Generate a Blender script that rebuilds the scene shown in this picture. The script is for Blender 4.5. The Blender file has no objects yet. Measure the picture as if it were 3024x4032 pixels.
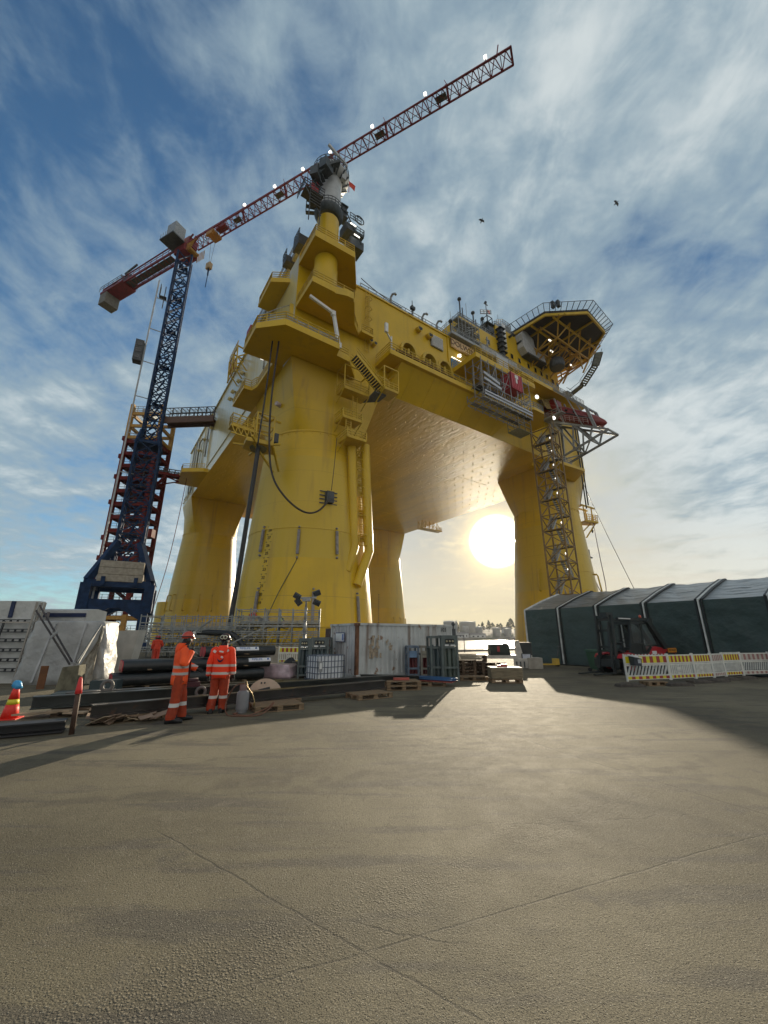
import bpy, bmesh, math, random
from mathutils import Vector, Matrix
random.seed(7)
R = math.radians
scene = bpy.context.scene
C = scene.collection

# ---------------------------------------------------------------- camera
cam_d = bpy.data.cameras.new('camera'); cam = bpy.data.objects.new('camera', cam_d); C.objects.link(cam)
cam_d.sensor_fit = 'VERTICAL'; cam_d.sensor_height = 36.0; cam_d.lens = 36.0*1580.9/4032
cam_d.clip_start = 0.05; cam_d.clip_end = 8000
cam.location = (0, 0, 1.75); cam.rotation_euler = (R(90+17.238), 0, 0)
scene.camera = cam

# ---------------------------------------------------------------- sky, sun, exposure
SUN_AZ, SUN_EL = 16.0, 12.6
SUN_DIR = Vector((math.sin(R(SUN_AZ))*math.cos(R(SUN_EL)), math.cos(R(SUN_AZ))*math.cos(R(SUN_EL)), math.sin(R(SUN_EL))))
scene.view_settings.view_transform = 'Standard'; scene.view_settings.look = 'None'
scene.view_settings.exposure = 0.5; scene.view_settings.gamma = 1.0
scene.cycles.max_bounces = 6; scene.cycles.diffuse_bounces = 2; scene.cycles.glossy_bounces = 4
scene.cycles.sample_clamp_indirect = 10.0

def build_world():
    w = bpy.data.worlds.new('World'); scene.world = w; w.use_nodes = True
    nt = w.node_tree; nd = nt.nodes; nd.clear(); ln = nt.links.new
    def N(t, **k):
        n = nd.new(t)
        for a, b in k.items(): setattr(n, a, b)
        return n
    def math_(op, a, b=None, clamp=False):
        n = N('ShaderNodeMath', operation=op, use_clamp=clamp)
        for i, x in enumerate((a, b)):
            if x is None: continue
            if isinstance(x, (int, float)): n.inputs[i].default_value = x
            else: ln(x, n.inputs[i])
        return n.outputs[0]
    def mixc(f, a, b, mode='MIX'):
        n = N('ShaderNodeMix', data_type='RGBA', blend_type=mode)
        for i, x in ((0, f), (6, a), (7, b)):
            if isinstance(x, (int, float)): n.inputs[i].default_value = x
            elif isinstance(x, tuple): n.inputs[i].default_value = (*x, 1)
            else: ln(x, n.inputs[i])
        return n.outputs[2]
    def ss(v, a, b):
        n = N('ShaderNodeMapRange', interpolation_type='SMOOTHSTEP')
        ln(v, n.inputs[0]); n.inputs[1].default_value = a; n.inputs[2].default_value = b
        return n.outputs[0]
    tc = N('ShaderNodeTexCoord').outputs['Generated']
    nrm = N('ShaderNodeVectorMath', operation='NORMALIZE'); ln(tc, nrm.inputs[0]); d = nrm.outputs[0]
    sep = N('ShaderNodeSeparateXYZ'); ln(d, sep.inputs[0]); dx, dy, dz = sep.outputs
    sky = N('ShaderNodeTexSky', sky_type='NISHITA', sun_disc=False, sun_elevation=R(SUN_EL), sun_rotation=R(SUN_AZ))
    sky.air_density = 1.0; sky.dust_density = 0.15; sky.ozone_density = 2.0
    K = 10.0                                             # cloud radiances below are x K against strength 0.1
    dot = N('ShaderNodeVectorMath', operation='DOT_PRODUCT'); ln(d, dot.inputs[0]); dot.inputs[1].default_value = SUN_DIR
    ang = math_('ARCCOSINE', dot.outputs['Value'])       # angle from the sun, radians
    zc = math_('MAXIMUM', dz, 0.0)
    # cloud layer: directions projected to a sheet overhead
    inv = math_('DIVIDE', 1.0, math_('ADD', zc, 0.16))
    px = math_('MULTIPLY', dx, inv); py = math_('MULTIPLY', dy, inv)
    cmb = N('ShaderNodeCombineXYZ'); ln(px, cmb.inputs[0]); ln(py, cmb.inputs[1])
    mp = N('ShaderNodeMapping'); ln(cmb.outputs[0], mp.inputs[0])
    mp.inputs['Rotation'].default_value = (0, 0, R(-35)); mp.inputs['Scale'].default_value = (0.8, 1.5, 1); mp.inputs['Location'].default_value = (0.35, 1.9, 0)
    n1 = N('ShaderNodeTexNoise'); ln(mp.outputs[0], n1.inputs['Vector']); n1.inputs['Scale'].default_value = 1.5; n1.inputs['Detail'].default_value = 8; n1.inputs['Roughness'].default_value = .57; n1.inputs['Distortion'].default_value = .5
    mp2 = N('ShaderNodeMapping'); ln(cmb.outputs[0], mp2.inputs[0])
    mp2.inputs['Rotation'].default_value = (0, 0, R(20)); mp2.inputs['Scale'].default_value = (1.1, 0.8, 1)
    n2 = N('ShaderNodeTexNoise'); ln(mp2.outputs[0], n2.inputs['Vector']); n2.inputs['Scale'].default_value = 8.0; n2.inputs['Detail'].default_value = 6; n2.inputs['Roughness'].default_value = .6; n2.inputs['Distortion'].default_value = .3
    n3 = N('ShaderNodeTexNoise'); ln(cmb.outputs[0], n3.inputs['Vector']); n3.inputs['Scale'].default_value = .45; n3.inputs['Detail'].default_value = 2
    nearsun = ss(ang, R(95), R(10))
    dens = math_('ADD', math_('MULTIPLY', n1.outputs[0], .78), math_('MULTIPLY', n2.outputs[0], .55))
    dens = math_('ADD', dens, math_('MULTIPLY', n3.outputs[0], .28))
    # clearer towards the upper left, thicker to the right and towards the sun
    bias = math_('ADD', math_('MULTIPLY', px, .07), math_('MULTIPLY', nearsun, .10)); bias = math_('ADD', bias, math_('MULTIPLY', ss(dz, .60, .12), .15)); bias = math_('SUBTRACT', bias, math_('MULTIPLY', math_('MULTIPLY', ss(dx, -.15, -.45), ss(dz, .55, .85)), .16))
    dens = math_('ADD', dens, bias)
    # low bands of cloud lying along the horizon
    az = math_('ARCTAN2', dx, dy); cb2 = N('ShaderNodeCombineXYZ'); ln(math_('MULTIPLY', az, 3.0), cb2.inputs[0]); ln(math_('MULTIPLY', dz, 26.0), cb2.inputs[1])
    n4 = N('ShaderNodeTexNoise'); ln(cb2.outputs[0], n4.inputs['Vector']); n4.inputs['Scale'].default_value = 1.6; n4.inputs['Detail'].default_value = 5; n4.inputs['Roughness'].default_value = .55
    band = math_('MULTIPLY', ss(n4.outputs[0], .50, .68), ss(dz, .30, .06))
    dens = math_('SUBTRACT', dens, math_('MULTIPLY', math_('MULTIPLY', ss(dz, .44, .30), ss(dz, .08, .16)), math_('MULTIPLY', ss(dx, .25, .45), .13)))
    mask = ss(dens, .58, .92)
    thick = ss(dens, .84, 1.12)
    # colours
    cl_far = mixc(thick, (.23, .305, .35), (.49, .535, .535))
    cl_near = mixc(thick, (.62, .56, .40), (.36, .355, .32))
    warm = ss(ang, R(28), R(4))
    cl = mixc(warm, cl_far, cl_near)
    low = ss(dz, .27, .02)
    lowsun = math_('MULTIPLY', low, ss(ang, R(50), R(6)))
    cl = mixc(math_('MULTIPLY', lowsun, .6), cl, (.64, .49, .25))
    # unseen bright cloud bank behind the viewer, added to light surfaces facing it
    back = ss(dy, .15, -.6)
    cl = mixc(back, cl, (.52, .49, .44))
    base = mixc(1.0, sky.outputs[0], (.62, .95, 1.12), 'MULTIPLY')
    dim = mixc(ss(ang, R(62), R(14)), (.92, .92, .92), (.36, .42, .47)); base = mixc(1.0, base, dim, 'MULTIPLY')
    clk = mixc(1.0, cl, (K, K, K), 'MULTIPLY')
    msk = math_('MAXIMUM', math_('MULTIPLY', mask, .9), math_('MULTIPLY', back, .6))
    bandc = mixc(ss(ang, R(60), R(6)), (.36*K, .42*K, .47*K), (.44*K, .39*K, .30*K))
    hz = ss(dz, .10, -.01)
    hazec = mixc(ss(ang, R(48), R(6)), (.40*K, .48*K, .54*K), (.60*K, .48*K, .28*K))
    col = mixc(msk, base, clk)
    col = mixc(math_('MULTIPLY', band, .55), col, bandc)
    col = mixc(math_('MULTIPLY', hz, .45), col, hazec)
    # bright veil round the sun seen through thin cloud
    core = ss(ang, R(3.9), R(3.1))
    veil = math_('POWER', math_('DIVIDE', R(3.6), math_('MAXIMUM', ang, R(1.6))), 2.6)
    veil = math_('MINIMUM', veil, 1.0)
    g1 = mixc(1.0, (9.0*K, 8.2*K, 6.0*K), (0, 0, 0)); 
    cc = N('ShaderNodeVectorMath', operation='SCALE'); cc.inputs[0].default_value = (1.6*K, 1.45*K, 1.0*K); ln(core, cc.inputs['Scale'])
    vv = N('ShaderNodeVectorMath', operation='SCALE'); vv.inputs[0].default_value = (.62*K, .42*K, .13*K); ln(veil, vv.inputs['Scale'])
    a1 = N('ShaderNodeVectorMath', operation='ADD'); ln(col, a1.inputs[0]); ln(cc.outputs[0], a1.inputs[1])
    a2 = N('ShaderNodeVectorMath', operation='ADD'); ln(a1.outputs[0], a2.inputs[0]); ln(vv.outputs[0], a2.inputs[1])
    bg = N('ShaderNodeBackground'); ln(a2.outputs[0], bg.inputs['Color']); bg.inputs['Strength'].default_value = .1
    out = N('ShaderNodeOutputWorld'); ln(bg.outputs[0], out.inputs[0])
build_world()

sun_d = bpy.data.lights.new('sun', 'SUN'); sun_d.energy = 5.0; sun_d.angle = R(.5); sun_d.color = (1, .86, .64)
sun = bpy.data.objects.new('sun', sun_d); C.objects.link(sun)
sun.rotation_euler = (-SUN_DIR).to_track_quat('-Z', 'Y').to_euler()

# ---------------------------------------------------------------- helpers
def tag(o, label=None, cat=None, group=None, kind=None):
    if label: o['label'] = label
    if cat: o['category'] = cat
    if group: o['group'] = group
    if kind: o['kind'] = kind
    return o

def empty(name, loc=(0, 0, 0), rz=0.0, label=None, cat=None, group=None):
    o = bpy.data.objects.new(name, None); C.objects.link(o)
    o.location = loc; o.rotation_euler = (0, 0, rz); o.empty_display_size = .2
    return tag(o, label, cat, group)

MATS = {}
def mat(name, col, rough=.55, metal=0.0, spec=.5, var=.18, scale=2.5, bump=0.0, bscale=40.0, coat=0.0, crough=.1,
        streak=None, spots=None, emit=0.0, stripes=None, stretch=(1, 1, 1), alpha=None, trans=0.0):
    """plain paint with procedural unevenness; streak=(colour, amount) vertical runs; spots=(colour, threshold, scale) patches."""
    if name in MATS: return MATS[name]
    m = bpy.data.materials.new(name); m.use_nodes = True; MATS[name] = m
    nt = m.node_tree; nd = nt.nodes; ln = nt.links.new; b = nd['Principled BSDF']
    b.inputs['Roughness'].default_value = rough; b.inputs['Metallic'].default_value = metal
    b.inputs['Specular IOR Level'].default_value = spec
    b.inputs['Coat Weight'].default_value = coat; b.inputs['Coat Roughness'].default_value = crough
    b.inputs['Transmission Weight'].default_value = trans
    tc = nd.new('ShaderNodeTexCoord')
    mp = nd.new('ShaderNodeMapping'); mp.inputs['Scale'].default_value = stretch; ln(tc.outputs['Object'], mp.inputs[0])
    n = nd.new('ShaderNodeTexNoise'); n.inputs['Scale'].default_value = scale; n.inputs['Detail'].default_value = 6; ln(mp.outputs[0], n.inputs['Vector'])
    def mx(f, a, bb):
        x = nd.new('ShaderNodeMix'); x.data_type = 'RGBA'
        for i, v in ((0, f), (6, a), (7, bb)):
            if isinstance(v, (int, float)): x.inputs[i].default_value = v
            elif isinstance(v, (tuple, list)): x.inputs[i].default_value = (*v[:3], 1)
            else: ln(v, x.inputs[i])
        return x.outputs[2]
    def ss(v, a, bb):
        x = nd.new('ShaderNodeMapRange'); x.interpolation_type = 'SMOOTHSTEP'; ln(v, x.inputs[0]); x.inputs[1].default_value = a; x.inputs[2].default_value = bb
        return x.outputs[0]
    lo = tuple(max(0, c*(1-var)) for c in col); hi = tuple(min(1, c*(1+var)) for c in col)
    c = mx(ss(n.outputs[0], .3, .7), lo, hi)
    if stripes:                                          # [(axis, low, high, colour)] bands across the thing itself
        sx = nd.new('ShaderNodeSeparateXYZ'); ln(tc.outputs['Object'], sx.inputs[0])
        for ax, l, h, sc in stripes:
            g = nd.new('ShaderNodeMath'); g.operation = 'GREATER_THAN'; ln(sx.outputs[ax], g.inputs[0]); g.inputs[1].default_value = l
            k = nd.new('ShaderNodeMath'); k.operation = 'LESS_THAN'; ln(sx.outputs[ax], k.inputs[0]); k.inputs[1].default_value = h
            q = nd.new('ShaderNodeMath'); q.operation = 'MULTIPLY'; ln(g.outputs[0], q.inputs[0]); ln(k.outputs[0], q.inputs[1])
            c = mx(q.outputs[0], c, sc)
    if spots:
        s = nd.new('ShaderNodeTexNoise'); s.inputs['Scale'].default_value = spots[2]; s.inputs['Detail'].default_value = 7; s.inputs['Roughness'].default_value = .65; ln(tc.outputs['Object'], s.inputs['Vector'])
        c = mx(ss(s.outputs[0], spots[1], spots[1]+.07), c, spots[0])
    if streak:
        m2 = nd.new('ShaderNodeMapping'); sc = streak[2] if len(streak) > 2 else (5, 5, .25); m2.inputs['Scale'].default_value = sc; ln(tc.outputs['Object'], m2.inputs[0])
        s = nd.new('ShaderNodeTexNoise'); s.inputs['Scale'].default_value = 2.2; s.inputs['Detail'].default_value = 5; ln(m2.outputs[0], s.inputs['Vector'])
        f = ss(s.outputs[0], .52, .74)
        q = nd.new('ShaderNodeMath'); q.operation = 'MULTIPLY'; ln(f, q.inputs[0]); q.inputs[1].default_value = streak[1]
        c = mx(q.outputs[0], c, streak[0])
    ln(c, b.inputs['Base Color'])
    rr = nd.new('ShaderNodeMapRange'); ln(n.outputs[0], rr.inputs[0]); rr.inputs[3].default_value = max(.02, rough-.08); rr.inputs[4].default_value = min(1, rough+.1); ln(rr.outputs[0], b.inputs['Roughness'])
    if bump:
        bn = nd.new('ShaderNodeTexNoise'); bn.inputs['Scale'].default_value = bscale; bn.inputs['Detail'].default_value = 4; ln(mp.outputs[0], bn.inputs['Vector'])
        bp = nd.new('ShaderNodeBump'); bp.inputs['Strength'].default_value = min(1, bump); bp.inputs['Distance'].default_value = .02 if bscale > 5 else .15; ln(bn.outputs[0], bp.inputs['Height'])
        ln(bp.outputs[0], b.inputs['Normal'])
        if coat: ln(bp.outputs[0], b.inputs['Coat Normal'])
    if emit:
        b.inputs['Emission Color'].default_value = (*col, 1); b.inputs['Emission Strength'].default_value = emit
    return m

class MB:
    """collects boxes, bars, tubes, prisms and lofts and links them as ONE mesh object"""
    def __init__(s): s.v = []; s.f = []; s.m = []; s.sm = []
    def face(s, idx, mi=0, smooth=False): s.f.append(tuple(idx)); s.m.append(mi); s.sm.append(smooth)
    def box(s, c, d, rz=0.0, mi=0, M=None):
        cx, cy, cz = c; x, y, z = d[0]/2, d[1]/2, d[2]/2
        b = len(s.v); cr, sr = math.cos(rz), math.sin(rz)
        for i in (-1, 1):
            for j in (-1, 1):
                for k in (-1, 1):
                    p = Vector((i*x, j*y, k*z))
                    if M is not None: p = M @ p
                    s.v.append((cx+p.x*cr-p.y*sr, cy+p.x*sr+p.y*cr, cz+p.z))
        for q in ((0, 1, 3, 2), (4, 6, 7, 5), (0, 4, 5, 1), (2, 3, 7, 6), (0, 2, 6, 4), (1, 5, 7, 3)): s.face([b+i for i in q], mi)
        return s
    def span(s, lo, hi, mi=0):
        return s.box([(a+b)/2 for a, b in zip(lo, hi)], [abs(b-a) for a, b in zip(lo, hi)], 0, mi)
    def bar(s, p, q, w=.1, h=None, mi=0, up=(0, 0, 1)):
        p, q = Vector(p), Vector(q); d = q-p
        if d.length < 1e-6: return s
        h = h or w; d.normalize(); u = Vector(up)
        if abs(d.dot(u)) > .98: u = Vector((1, 0, 0))
        x = d.cross(u).normalized(); y = x.cross(d)
        b = len(s.v)
        for e in (p, q):
            for i, j in ((-1, -1), (1, -1), (1, 1), (-1, 1)): s.v.append(tuple(e + x*(i*w/2) + y*(j*h/2)))
        for q_ in ((0, 1, 2, 3), (4, 7, 6, 5), (0, 4, 5, 1), (1, 5, 6, 2), (2, 6, 7, 3), (3, 7, 4, 0)): s.face([b+i for i in q_], mi)
        return s
    def tube(s, pts, r, n=10, mi=0, caps=True, smooth=True, sy=1.0):
        pts = [Vector(p) for p in pts]; rr = r if isinstance(r, (list, tuple)) else [r]*len(pts)
        b0 = len(s.v); x = None
        for i, p in enumerate(pts):
            t = (pts[min(i+1, len(pts)-1)] - pts[max(i-1, 0)]).normalized()
            if x is None:
                u = Vector((0, 0, 1)) if abs(t.z) < .95 else Vector((0, 1, 0))
                x = t.cross(u).normalized()
            else:
                x = (x - t*x.dot(t)).normalized()
            y = t.cross(x)
            for k in range(n):
                a = 2*math.pi*k/n; s.v.append(tuple(p + x*(math.cos(a)*rr[i]) + y*(math.sin(a)*rr[i]*sy)))
        for i in range(len(pts)-1):
            for k in range(n):
                a = b0+i*n+k; c = b0+i*n+(k+1) % n; s.face((a, c, c+n, a+n), mi, smooth)
        if caps:
            s.face([b0+k for k in range(n)][::-1], mi); s.face([b0+(len(pts)-1)*n+k for k in range(n)], mi)
        return s
    def rings(s, rings, mi=0, smooth=True, caps=True, closed=True):
        """loft through rings of equal length (lists of points)"""
        b0 = len(s.v); n = len(rings[0])
        for r_ in rings: s.v += [tuple(p) for p in r_]
        for i in range(len(rings)-1):
            for k in range(n if closed else n-1):
                a = b0+i*n+k; c = b0+i*n+(k+1) % n; s.face((a, c, c+n, a+n), mi, smooth)
        if caps: s.face([b0+k for k in range(n)][::-1], mi); s.face([b0+(len(rings)-1)*n+k for k in range(n)], mi)
        return s
    def ell(s, secs, n=14, mi=0, caps=True):
        """vertical loft of ellipses: (x, y, z, rx, ry)"""
        return s.rings([[(x+rx*math.cos(2*math.pi*k/n), y+ry*math.sin(2*math.pi*k/n), z) for k in range(n)] for x, y, z, rx, ry in secs], mi, True, caps)
    def prism(s, poly, z0, z1, mi=0, mside=None):
        n = len(poly); b = len(s.v)
        s.v += [(p[0], p[1], z0) for p in poly] + [(p[0], p[1], z1) for p in poly]
        s.face([b+i for i in range(n)][::-1], mi); s.face([b+n+i for i in range(n)], mi)
        for i in range(n): j = (i+1) % n; s.face((b+i, b+j, b+n+j, b+n+i), mi if mside is None else mside)
        return s
    def quad(s, *p, mi=0):
        b = len(s.v); s.v += [tuple(q) for q in p]; s.face(range(b, b+len(p)), mi); return s
    def lathe(s, prof, c=(0, 0, 0), n=24, mi=0, caps=True):
        return s.rings([[(c[0]+r*math.cos(2*math.pi*k/n), c[1]+r*math.sin(2*math.pi*k/n), c[2]+z) for k in range(n)] for r, z in prof], mi, True, caps)
    def ball(s, c, r, n=12, m=8, mi=0):
        rx, ry, rz = r if isinstance(r, (tuple, list)) else (r, r, r)
        return s.ell([(c[0], c[1], c[2]-rz*math.cos(math.pi*(i+.001)/(m+.002)), max(.001, rx*math.sin(math.pi*(i+.02)/(m+.04))), max(.001, ry*math.sin(math.pi*(i+.02)/(m+.04)))) for i in range(m+1)], n, mi)
    def rail(s, path, h=1.1, step=1.8, t=.06, bars=(.55,), mi=0, kick=True):
        path = [Vector(p) for p in path]
        for a, b in zip(path, path[1:]):
            L = (b-a).length; n = max(1, round(L/step))
            for i in range(n+1):
                p = a.lerp(b, i/n); s.bar(p, p+Vector((0, 0, h)), t, mi=mi)
            for z in (h, *[h*x for x in bars]): s.bar(a+Vector((0, 0, z)), b+Vector((0, 0, z)), t, mi=mi)
            if kick: s.bar(a+Vector((0, 0, .1)), b+Vector((0, 0, .1)), t*.6, .2, mi=mi)
        return s
    def lattice(s, A, B, nseg, t=.1, mi=0, cross=True):
        """a face between chords A0-A1 and B0-B1 with struts and diagonals"""
        A0, A1 = map(Vector, A); B0, B1 = map(Vector, B)
        for i in range(nseg+1):
            s.bar(A0.lerp(A1, i/nseg), B0.lerp(B1, i/nseg), t, mi=mi)
            if i < nseg:
                s.bar(A0.lerp(A1, i/nseg), B0.lerp(B1, (i+1)/nseg), t, mi=mi)
                if cross: s.bar(B0.lerp(B1, i/nseg), A0.lerp(A1, (i+1)/nseg), t, mi=mi)
        return s
    def mesh(s, name, mats):
        me = bpy.data.meshes.new(name); me.from_pydata(s.v, [], s.f); me.update()
        for m in (mats if isinstance(mats, (list, tuple)) else [mats]): me.materials.append(m)
        me.polygons.foreach_set('material_index', s.m); me.polygons.foreach_set('use_smooth', s.sm)
        return me
    def build(s, name, mats, parent=None, loc=None, rz=0.0, label=None, cat=None, group=None, kind=None, bevel=0.0, sharp=None):
        me = s.mesh(name, mats)
        if sharp: me.set_sharp_from_angle(angle=R(sharp))
        o = bpy.data.objects.new(name, me); C.objects.link(o)
        if parent is not None: o.parent = parent
        if loc is not None: o.location = loc
        o.rotation_euler = (0, 0, rz)
        if bevel:
            bv = o.modifiers.new('bevel', 'BEVEL'); bv.width = bevel; bv.segments = 2; bv.limit_method = 'ANGLE'
        return tag(o, label, cat, group, kind)

def kids(o): return [c for c in o.children]
def copy_tree(o, parent=None):
    c = o.copy(); C.objects.link(c); c.parent = parent
    for ch in kids(o): copy_tree(ch, c)
    return c

def text_mesh(name, body, size, m, parent, M, extrude=.01, align='CENTER'):
    cu = bpy.data.curves.new(name, 'FONT'); cu.body = body; cu.size = size; cu.extrude = extrude
    cu.align_x = align; cu.align_y = 'CENTER'
    t = bpy.data.objects.new(name+'_src', cu); C.objects.link(t)
    dg = bpy.context.evaluated_depsgraph_get()
    me = bpy.data.meshes.new_from_object(t.evaluated_get(dg)); me.name = name
    bpy.data.objects.remove(t); bpy.data.curves.remove(cu)
    me.transform(M); me.materials.clear(); me.materials.append(m)
    o = bpy.data.objects.new(name, me); C.objects.link(o)
    if parent is not None: o.parent = parent
    return o

def sag(p, q, drop, n=12):
    p, q = Vector(p), Vector(q)
    return [tuple(p.lerp(q, i/n) + Vector((0, 0, -4*drop*(i/n)*(1-i/n)))) for i in range(n+1)]

def face_M(origin, xdir, zdir=(0, 0, 1)):
    """matrix whose X runs along xdir and Y along zdir (for text standing on a wall)"""
    x = Vector(xdir).normalized(); y = Vector(zdir).normalized(); z = x.cross(y)
    return Matrix(((x.x, y.x, z.x, origin[0]), (x.y, y.y, z.y, origin[1]), (x.z, y.z, z.z, origin[2]), (0, 0, 0, 1)))

# platform frame: s along the front face, t away from the quay
PN = Vector((-10.781, 56.197, 0)); PRZ = R(90-55.11)
AX = Vector((math.cos(PRZ), math.sin(PRZ), 0)); BX = Vector((-math.sin(PRZ), math.cos(PRZ), 0))
LA, LB = 59.354, 68.534
def W(s, t, z=0.0): return PN + AX*s + BX*t + Vector((0, 0, z))

# ---------------------------------------------------------------- materials
YEL = (.62, .395, .006)
m_yel = mat('yellow_paint', YEL, .40, spec=.4, coat=.12, crough=.12, var=.07, scale=.25, bump=.25, bscale=.6, streak=((.40, .25, .02), .35, (.45, .45, .02)))
m_leg = mat('yellow_paint_leg', YEL, .40, spec=.4, coat=.12, crough=.12, var=.08, scale=.25, bump=.25, bscale=.6, stripes=[(2, -9, 2.9, (.58, .36, .004)), (2, 10.9, 14.55, (.57, .385, .02)), (2, 14.62, 24.8, (.60, .40, .022)), (2, 33.0, 60, (.60, .375, .004)), (2, 6.28, 6.33, (.42, .26, .01)), (2, 18.2, 18.26, (.50, .32, .015)), (2, 22.6, 22.66, (.50, .32, .015)), (2, 25.9, 25.96, (.50, .32, .015)), (2, 31.6, 31.66, (.48, .29, .006))], streak=((.34, .20, .03), .4, (.55, .55, .022)))
m_yel_d = mat('yellow_paint_fittings', (.58, .38, .02), .45, var=.12, scale=1.0)
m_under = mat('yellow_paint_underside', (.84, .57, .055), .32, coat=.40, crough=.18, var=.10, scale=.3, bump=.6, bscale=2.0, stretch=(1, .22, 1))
m_side = mat('yellow_paint_sheen_side', (.66, .54, .22), .32, coat=.7, crough=.16, var=.08, scale=.25, bump=.3, bscale=1.0, streak=((.80, .74, .56), .9, (.5, .5, .02)))  # paler base and streaks put part of the sky's reflection into the colour
m_grey = mat('galvanised_steel', (.30, .31, .31), .5, metal=.4, var=.2, scale=4)
m_dkgrey = mat('dark_grey_steel', (.06, .066, .07), .55, metal=.2, var=.25)
m_white = mat('white_paint', (.72, .72, .70), .45, var=.08)
m_black = mat('black_rubber', (.012, .013, .014), .5, var=.3)
m_blue = mat('navy_blue_paint', (.012, .034, .09), .65, spec=.18, var=.25, scale=1.5)
m_red = mat('crane_red_paint', (.17, .010, .016), .5, var=.25, scale=1.5)
m_tred = mat('oxide_red_paint', (.12, .013, .011), .7, spec=.2, var=.3, scale=.8)
m_orange = mat('tower_ochre_paint', (.42, .22, .03), .5, var=.2)
m_glassd = mat('dark_window_glass', (.02, .025, .03), .08, spec=.8, var=.1)
m_lamp = mat('lit_lamp', (1, .96, .85), .4, emit=1.7, var=0)
m_conc = mat('concrete', (.34, .31, .26), .85, var=.2, scale=2, bump=.4, bscale=25)
m_wood = mat('pallet_wood', (.22, .15, .085), .8, var=.35, scale=5, stretch=(1, 8, 8))
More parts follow.
